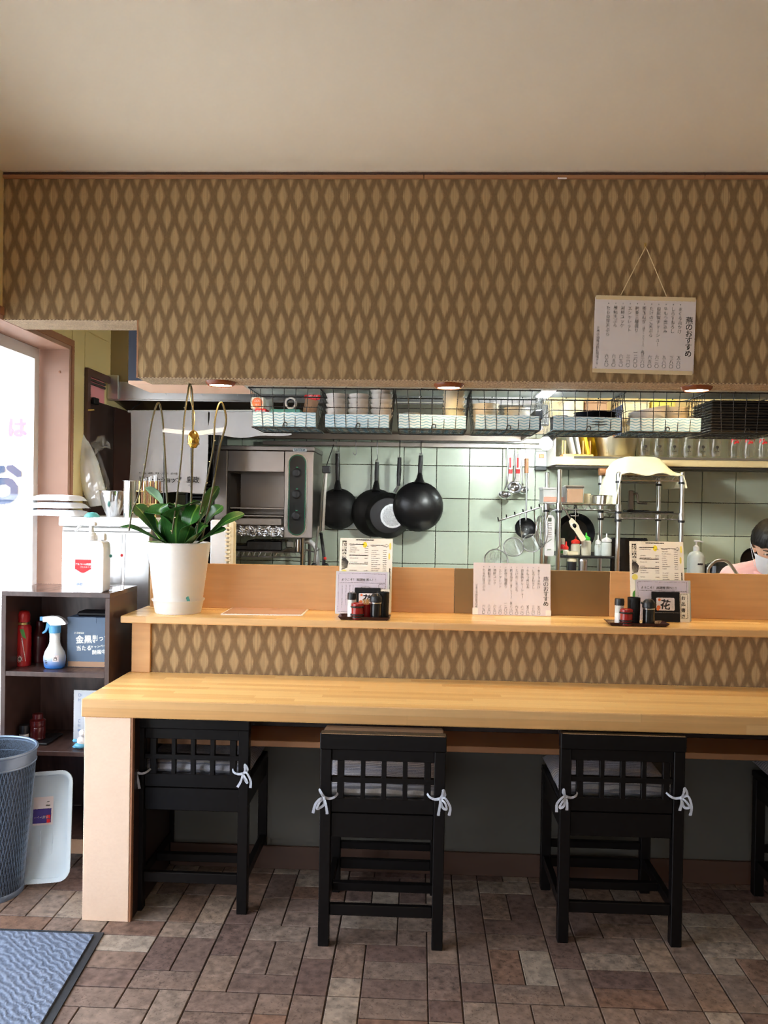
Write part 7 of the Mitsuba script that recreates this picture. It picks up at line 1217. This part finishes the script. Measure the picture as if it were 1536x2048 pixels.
kn = [hip + [-0.09, -0.05, -0.38], hip + [0.09, -0.05, -0.38]]; an_ = [np.array([kn[0][0], kn[0][1] + 0.05, 0.07]), np.array([kn[1][0], kn[1][1] + 0.05, 0.07])]; hj = [hip + [-0.085, 0, -0.03], hip + [0.085, 0, -0.03]]
f = np.array([-0.28, -0.80, -0.53]); f /= np.linalg.norm(f); sd = np.cross(f, [0, 0, 1.0]); sd /= np.linalg.norm(sd); up = np.cross(sd, f)
def hp(a, b, c): return hc + sd * a + up * b + f * c                    # head frame: right, up, forward
head = [hull([(hp(0, 0.035, -0.018), 0.092), (hp(0, 0.03, 0.012), 0.082), (hp(0, -0.02, 0.02), 0.07)]), hull([(hp(0, -0.03, 0.025), 0.062), (hp(0, -0.088, 0.048), 0.026), (hp(-0.028, -0.06, 0.03), 0.034), (hp(0.028, -0.06, 0.03), 0.034)]), hull([(hp(0, -0.0, 0.088), 0.007), (hp(0, -0.03, 0.106), 0.010), (hp(0, -0.035, 0.085), 0.014)]), hull([(hp(0, -0.065, 0.086), 0.01), (hp(0.016, -0.065, 0.08), 0.008), (hp(-0.016, -0.065, 0.08), 0.008)])]
for s in (-1, 1): head.append(hull([(hp(s * 0.083, 0.0, -0.005), 0.012), (hp(s * 0.087, 0.016, -0.012), 0.012), (hp(s * 0.082, -0.024, 0.0), 0.009)]))
neck = [hull([(hp(0, -0.05, -0.03), 0.052), (nk, 0.056)]), hull([(nk, 0.056), (ch + [0, -0.02, 0.09], 0.075)])]
torso = [hull([(sh[0], 0.055), (sh[1], 0.055), (nk + [0, 0.03, -0.03], 0.06), (ch, 0.12)]), hull([(ch + [-0.07, 0, 0], 0.1), (ch + [0.07, 0, 0], 0.1), (hip + [-0.05, -0.04, 0.12], 0.105), (hip + [0.05, -0.04, 0.12], 0.105)]), hull([(hip + [-0.05, -0.04, 0.12], 0.105), (hip + [0.05, -0.04, 0.12], 0.105), (hj[0], 0.1), (hj[1], 0.1)])]
limbs = []
for i in (0, 1):
    limbs += [hull([(sh[i], 0.052), (el[i], 0.04)]), hull([(el[i], 0.04), (wr[i], 0.026)]), hull([(hj[i], 0.095), (kn[i], 0.06)]), hull([(kn[i], 0.06), (an_[i], 0.04)]), hull([(an_[i] - [0, 0, 0.025], 0.04), (an_[i] + [0, -0.13, -0.045], 0.024), (an_[i] + [0, 0.04, -0.04], 0.028)])]
    s = -1 if i == 0 else 1; pb = wr[i] + [s * -0.01, -0.035, -0.006]; pe = wr[i] + [s * -0.015, -0.09, -0.014]; limbs.append(hull([(wr[i], 0.025), (pb + [0.018, 0, 0], 0.015), (pb - [0.018, 0, 0], 0.015), (pe + [0.026, 0, 0], 0.012), (pe - [0.026, 0, 0], 0.012)]))
    for k, L in enumerate((0.06, 0.07, 0.066, 0.052)):
        o = pe + [(-0.03 + 0.02 * k) * 1.0, -0.004, 0]; q1 = o + [0, -L * 0.55, -0.004]; q2 = q1 + [0, -L * 0.35, -0.02]; limbs += [hull([(o, 0.009), (q1, 0.0085)], 1), hull([(q1, 0.0085), (q2, 0.0078)], 1)]
    o = wr[i] + [-s * 0.028, -0.04, -0.006]; q1 = o + [-s * 0.025, -0.035, -0.008]; limbs += [hull([(o, 0.011), (q1, 0.0095)], 1), hull([(q1, 0.0095), (q1 + [-s * 0.004, -0.03, -0.012], 0.008)], 1)]
body = fuse(head + neck + torso + limbs, 0.012, 10); put('body', body, 'mat_bare_skin', pt, smooth=True)
# clothing a little outside the body
g = 0.014
top_ = [hull([(sh[0], 0.055 + g), (sh[1], 0.055 + g), (ch, 0.12 + g), (nk + [0, 0.035, -0.045], 0.078)]), hull([(ch + [-0.07, 0, 0], 0.1 + g), (ch + [0.07, 0, 0], 0.1 + g), (hip + [-0.05, -0.04, 0.1], 0.108 + g), (hip + [0.05, -0.04, 0.1], 0.108 + g)])]
for i in (0, 1): top_ += [hull([(sh[i], 0.056 + g), (el[i], 0.045 + g)]), hull([(el[i], 0.045 + g), (el[i] * 0.45 + wr[i] * 0.55, 0.036 + g)])]
put('shirt', fuse(top_, 0.016, 8), 'mat_pink_shirt', pt, smooth=True, label='pale pink top')
col = [tube([nk + [0.085 * math.cos(a), -0.0 + 0.07 * math.sin(a), -0.028 + 0.024 * math.sin(a)] for a in np.arange(24) * math.pi / 12], 0.013, 10, closed=True)]; put('collar', cat(col), 'mat_pink_shirt', pt, smooth=True)
tr_ = [hull([(hip + [-0.05, -0.03, 0.06], 0.108 + g), (hip + [0.05, -0.03, 0.06], 0.108 + g), (hj[0], 0.1 + g), (hj[1], 0.1 + g)])]
for i in (0, 1): tr_ += [hull([(hj[i], 0.095 + g), (kn[i], 0.062 + g)]), hull([(kn[i], 0.062 + g), (an_[i] + [0, 0, 0.04], 0.048 + g)])]
put('trousers', fuse(tr_, 0.02, 6), 'mat_apron_black', pt, smooth=True)
for i in (0, 1): put('shoe', fuse([hull([(an_[i] - [0, 0, 0.02], 0.046), (an_[i] + [0, -0.14, -0.038], 0.03), (an_[i] + [0, 0.045, -0.035], 0.033)])], 0.015, 6), 'mat_black_plastic', pt, smooth=True)
# hair: cap over the skull with a fringe
hs = trimesh.creation.icosphere(subdivisions=5); d_ = hs.vertices; a_, b_, c_ = d_[:, 0], d_[:, 1], d_[:, 2]      # right, up, forward
low = np.where(c_ > 0.25, 0.20 + 0.10 * np.sin(a_ * 19) * 0.3 - 0.28 * np.abs(a_), np.where(np.abs(a_) > 0.55, -0.42, -0.62))
keep = b_ > low - 0.02; V = np.stack([a_ * 0.102, 0.036 + b_ * 0.102, -0.012 + c_ * 0.116], 1); lock = 0.0016 * np.sin(np.arctan2(a_, c_) * 41 + b_ * 3) * (1 - np.clip(b_, 0, 1)) + 0.007 * (meshkit.fbm(d_ * 4, 3) - 0.5); V = V + d_ * lock[:, None]
shrink = np.clip((low + 0.10 - b_) / 0.10, 0, 1)[:, None]; V = V - d_ * shrink * 0.016
Vw = hc + V[:, :1] * sd + V[:, 1:2] * up + V[:, 2:] * f; hm_ = trimesh.Trimesh(Vw, hs.faces, process=False); hm_.update_faces(keep[hs.faces].all(1)); hm_.remove_unreferenced_vertices(); put('hair', hm_, 'mat_hair', pt, smooth=True, label='short black hair with a fringe')
for s in (-1, 1):
    put('eye', cat([ell(hp(s * 0.032, 0.012, 0.0815), 0.012, 0.007, 0.006)]), 'mat_eye_white', pt, smooth=True); put('brow', tube([hp(s * 0.016, 0.03, 0.09), hp(s * 0.032, 0.035, 0.088), hp(s * 0.05, 0.031, 0.078)], [0.002, 0.0028, 0.0015], 6), 'mat_hair', pt)
    put('eyelid', tube([hp(s * 0.019, 0.012, 0.0865), hp(s * 0.032, 0.0165, 0.0885), hp(s * 0.046, 0.011, 0.081)], 0.0024, 6), 'mat_hair', pt)
u, v = np.meshgrid(np.linspace(-1, 1, 22), np.linspace(0, 1, 14), indexing='ij')
mw = 0.082; fx = u * mw * (1 - 0.22 * v ** 2.5); fy = 0.001 - v * 0.112 + 0.012 * (1 - v) * (1 - np.abs(u)) ** 1.5; fz = 0.062 + (0.056 - 0.004 * v) * (1 - np.abs(u) ** 1.9) + 0.006 * np.exp(-(u / 0.25) ** 2) * np.exp(-((v - 0.25) / 0.3) ** 2) + 0.003 * np.sin(v * 16) * (1 - u * u) - 0.03 * np.clip(v - 0.72, 0, 1) ** 1.3 * 2.2
put('mask', sheetgrid(hc + fx[..., None] * sd + fy[..., None] * up + fz[..., None] * f, 0.003), 'mat_mask_cloth', pt, smooth=60, label='white face mask')
for s in (-1, 1): put('mask_loop', tube(sm([hp(s * 0.081, -0.015, 0.068), hp(s * 0.094, 0.004, 0.03), hp(s * 0.101, 0.02, -0.004), hp(s * 0.099, -0.02, -0.006), hp(s * 0.081, -0.085, 0.05)]), 0.0014, 5), 'mat_mask_cloth', pt)
scene = {k: v for k, v in scene.items()}
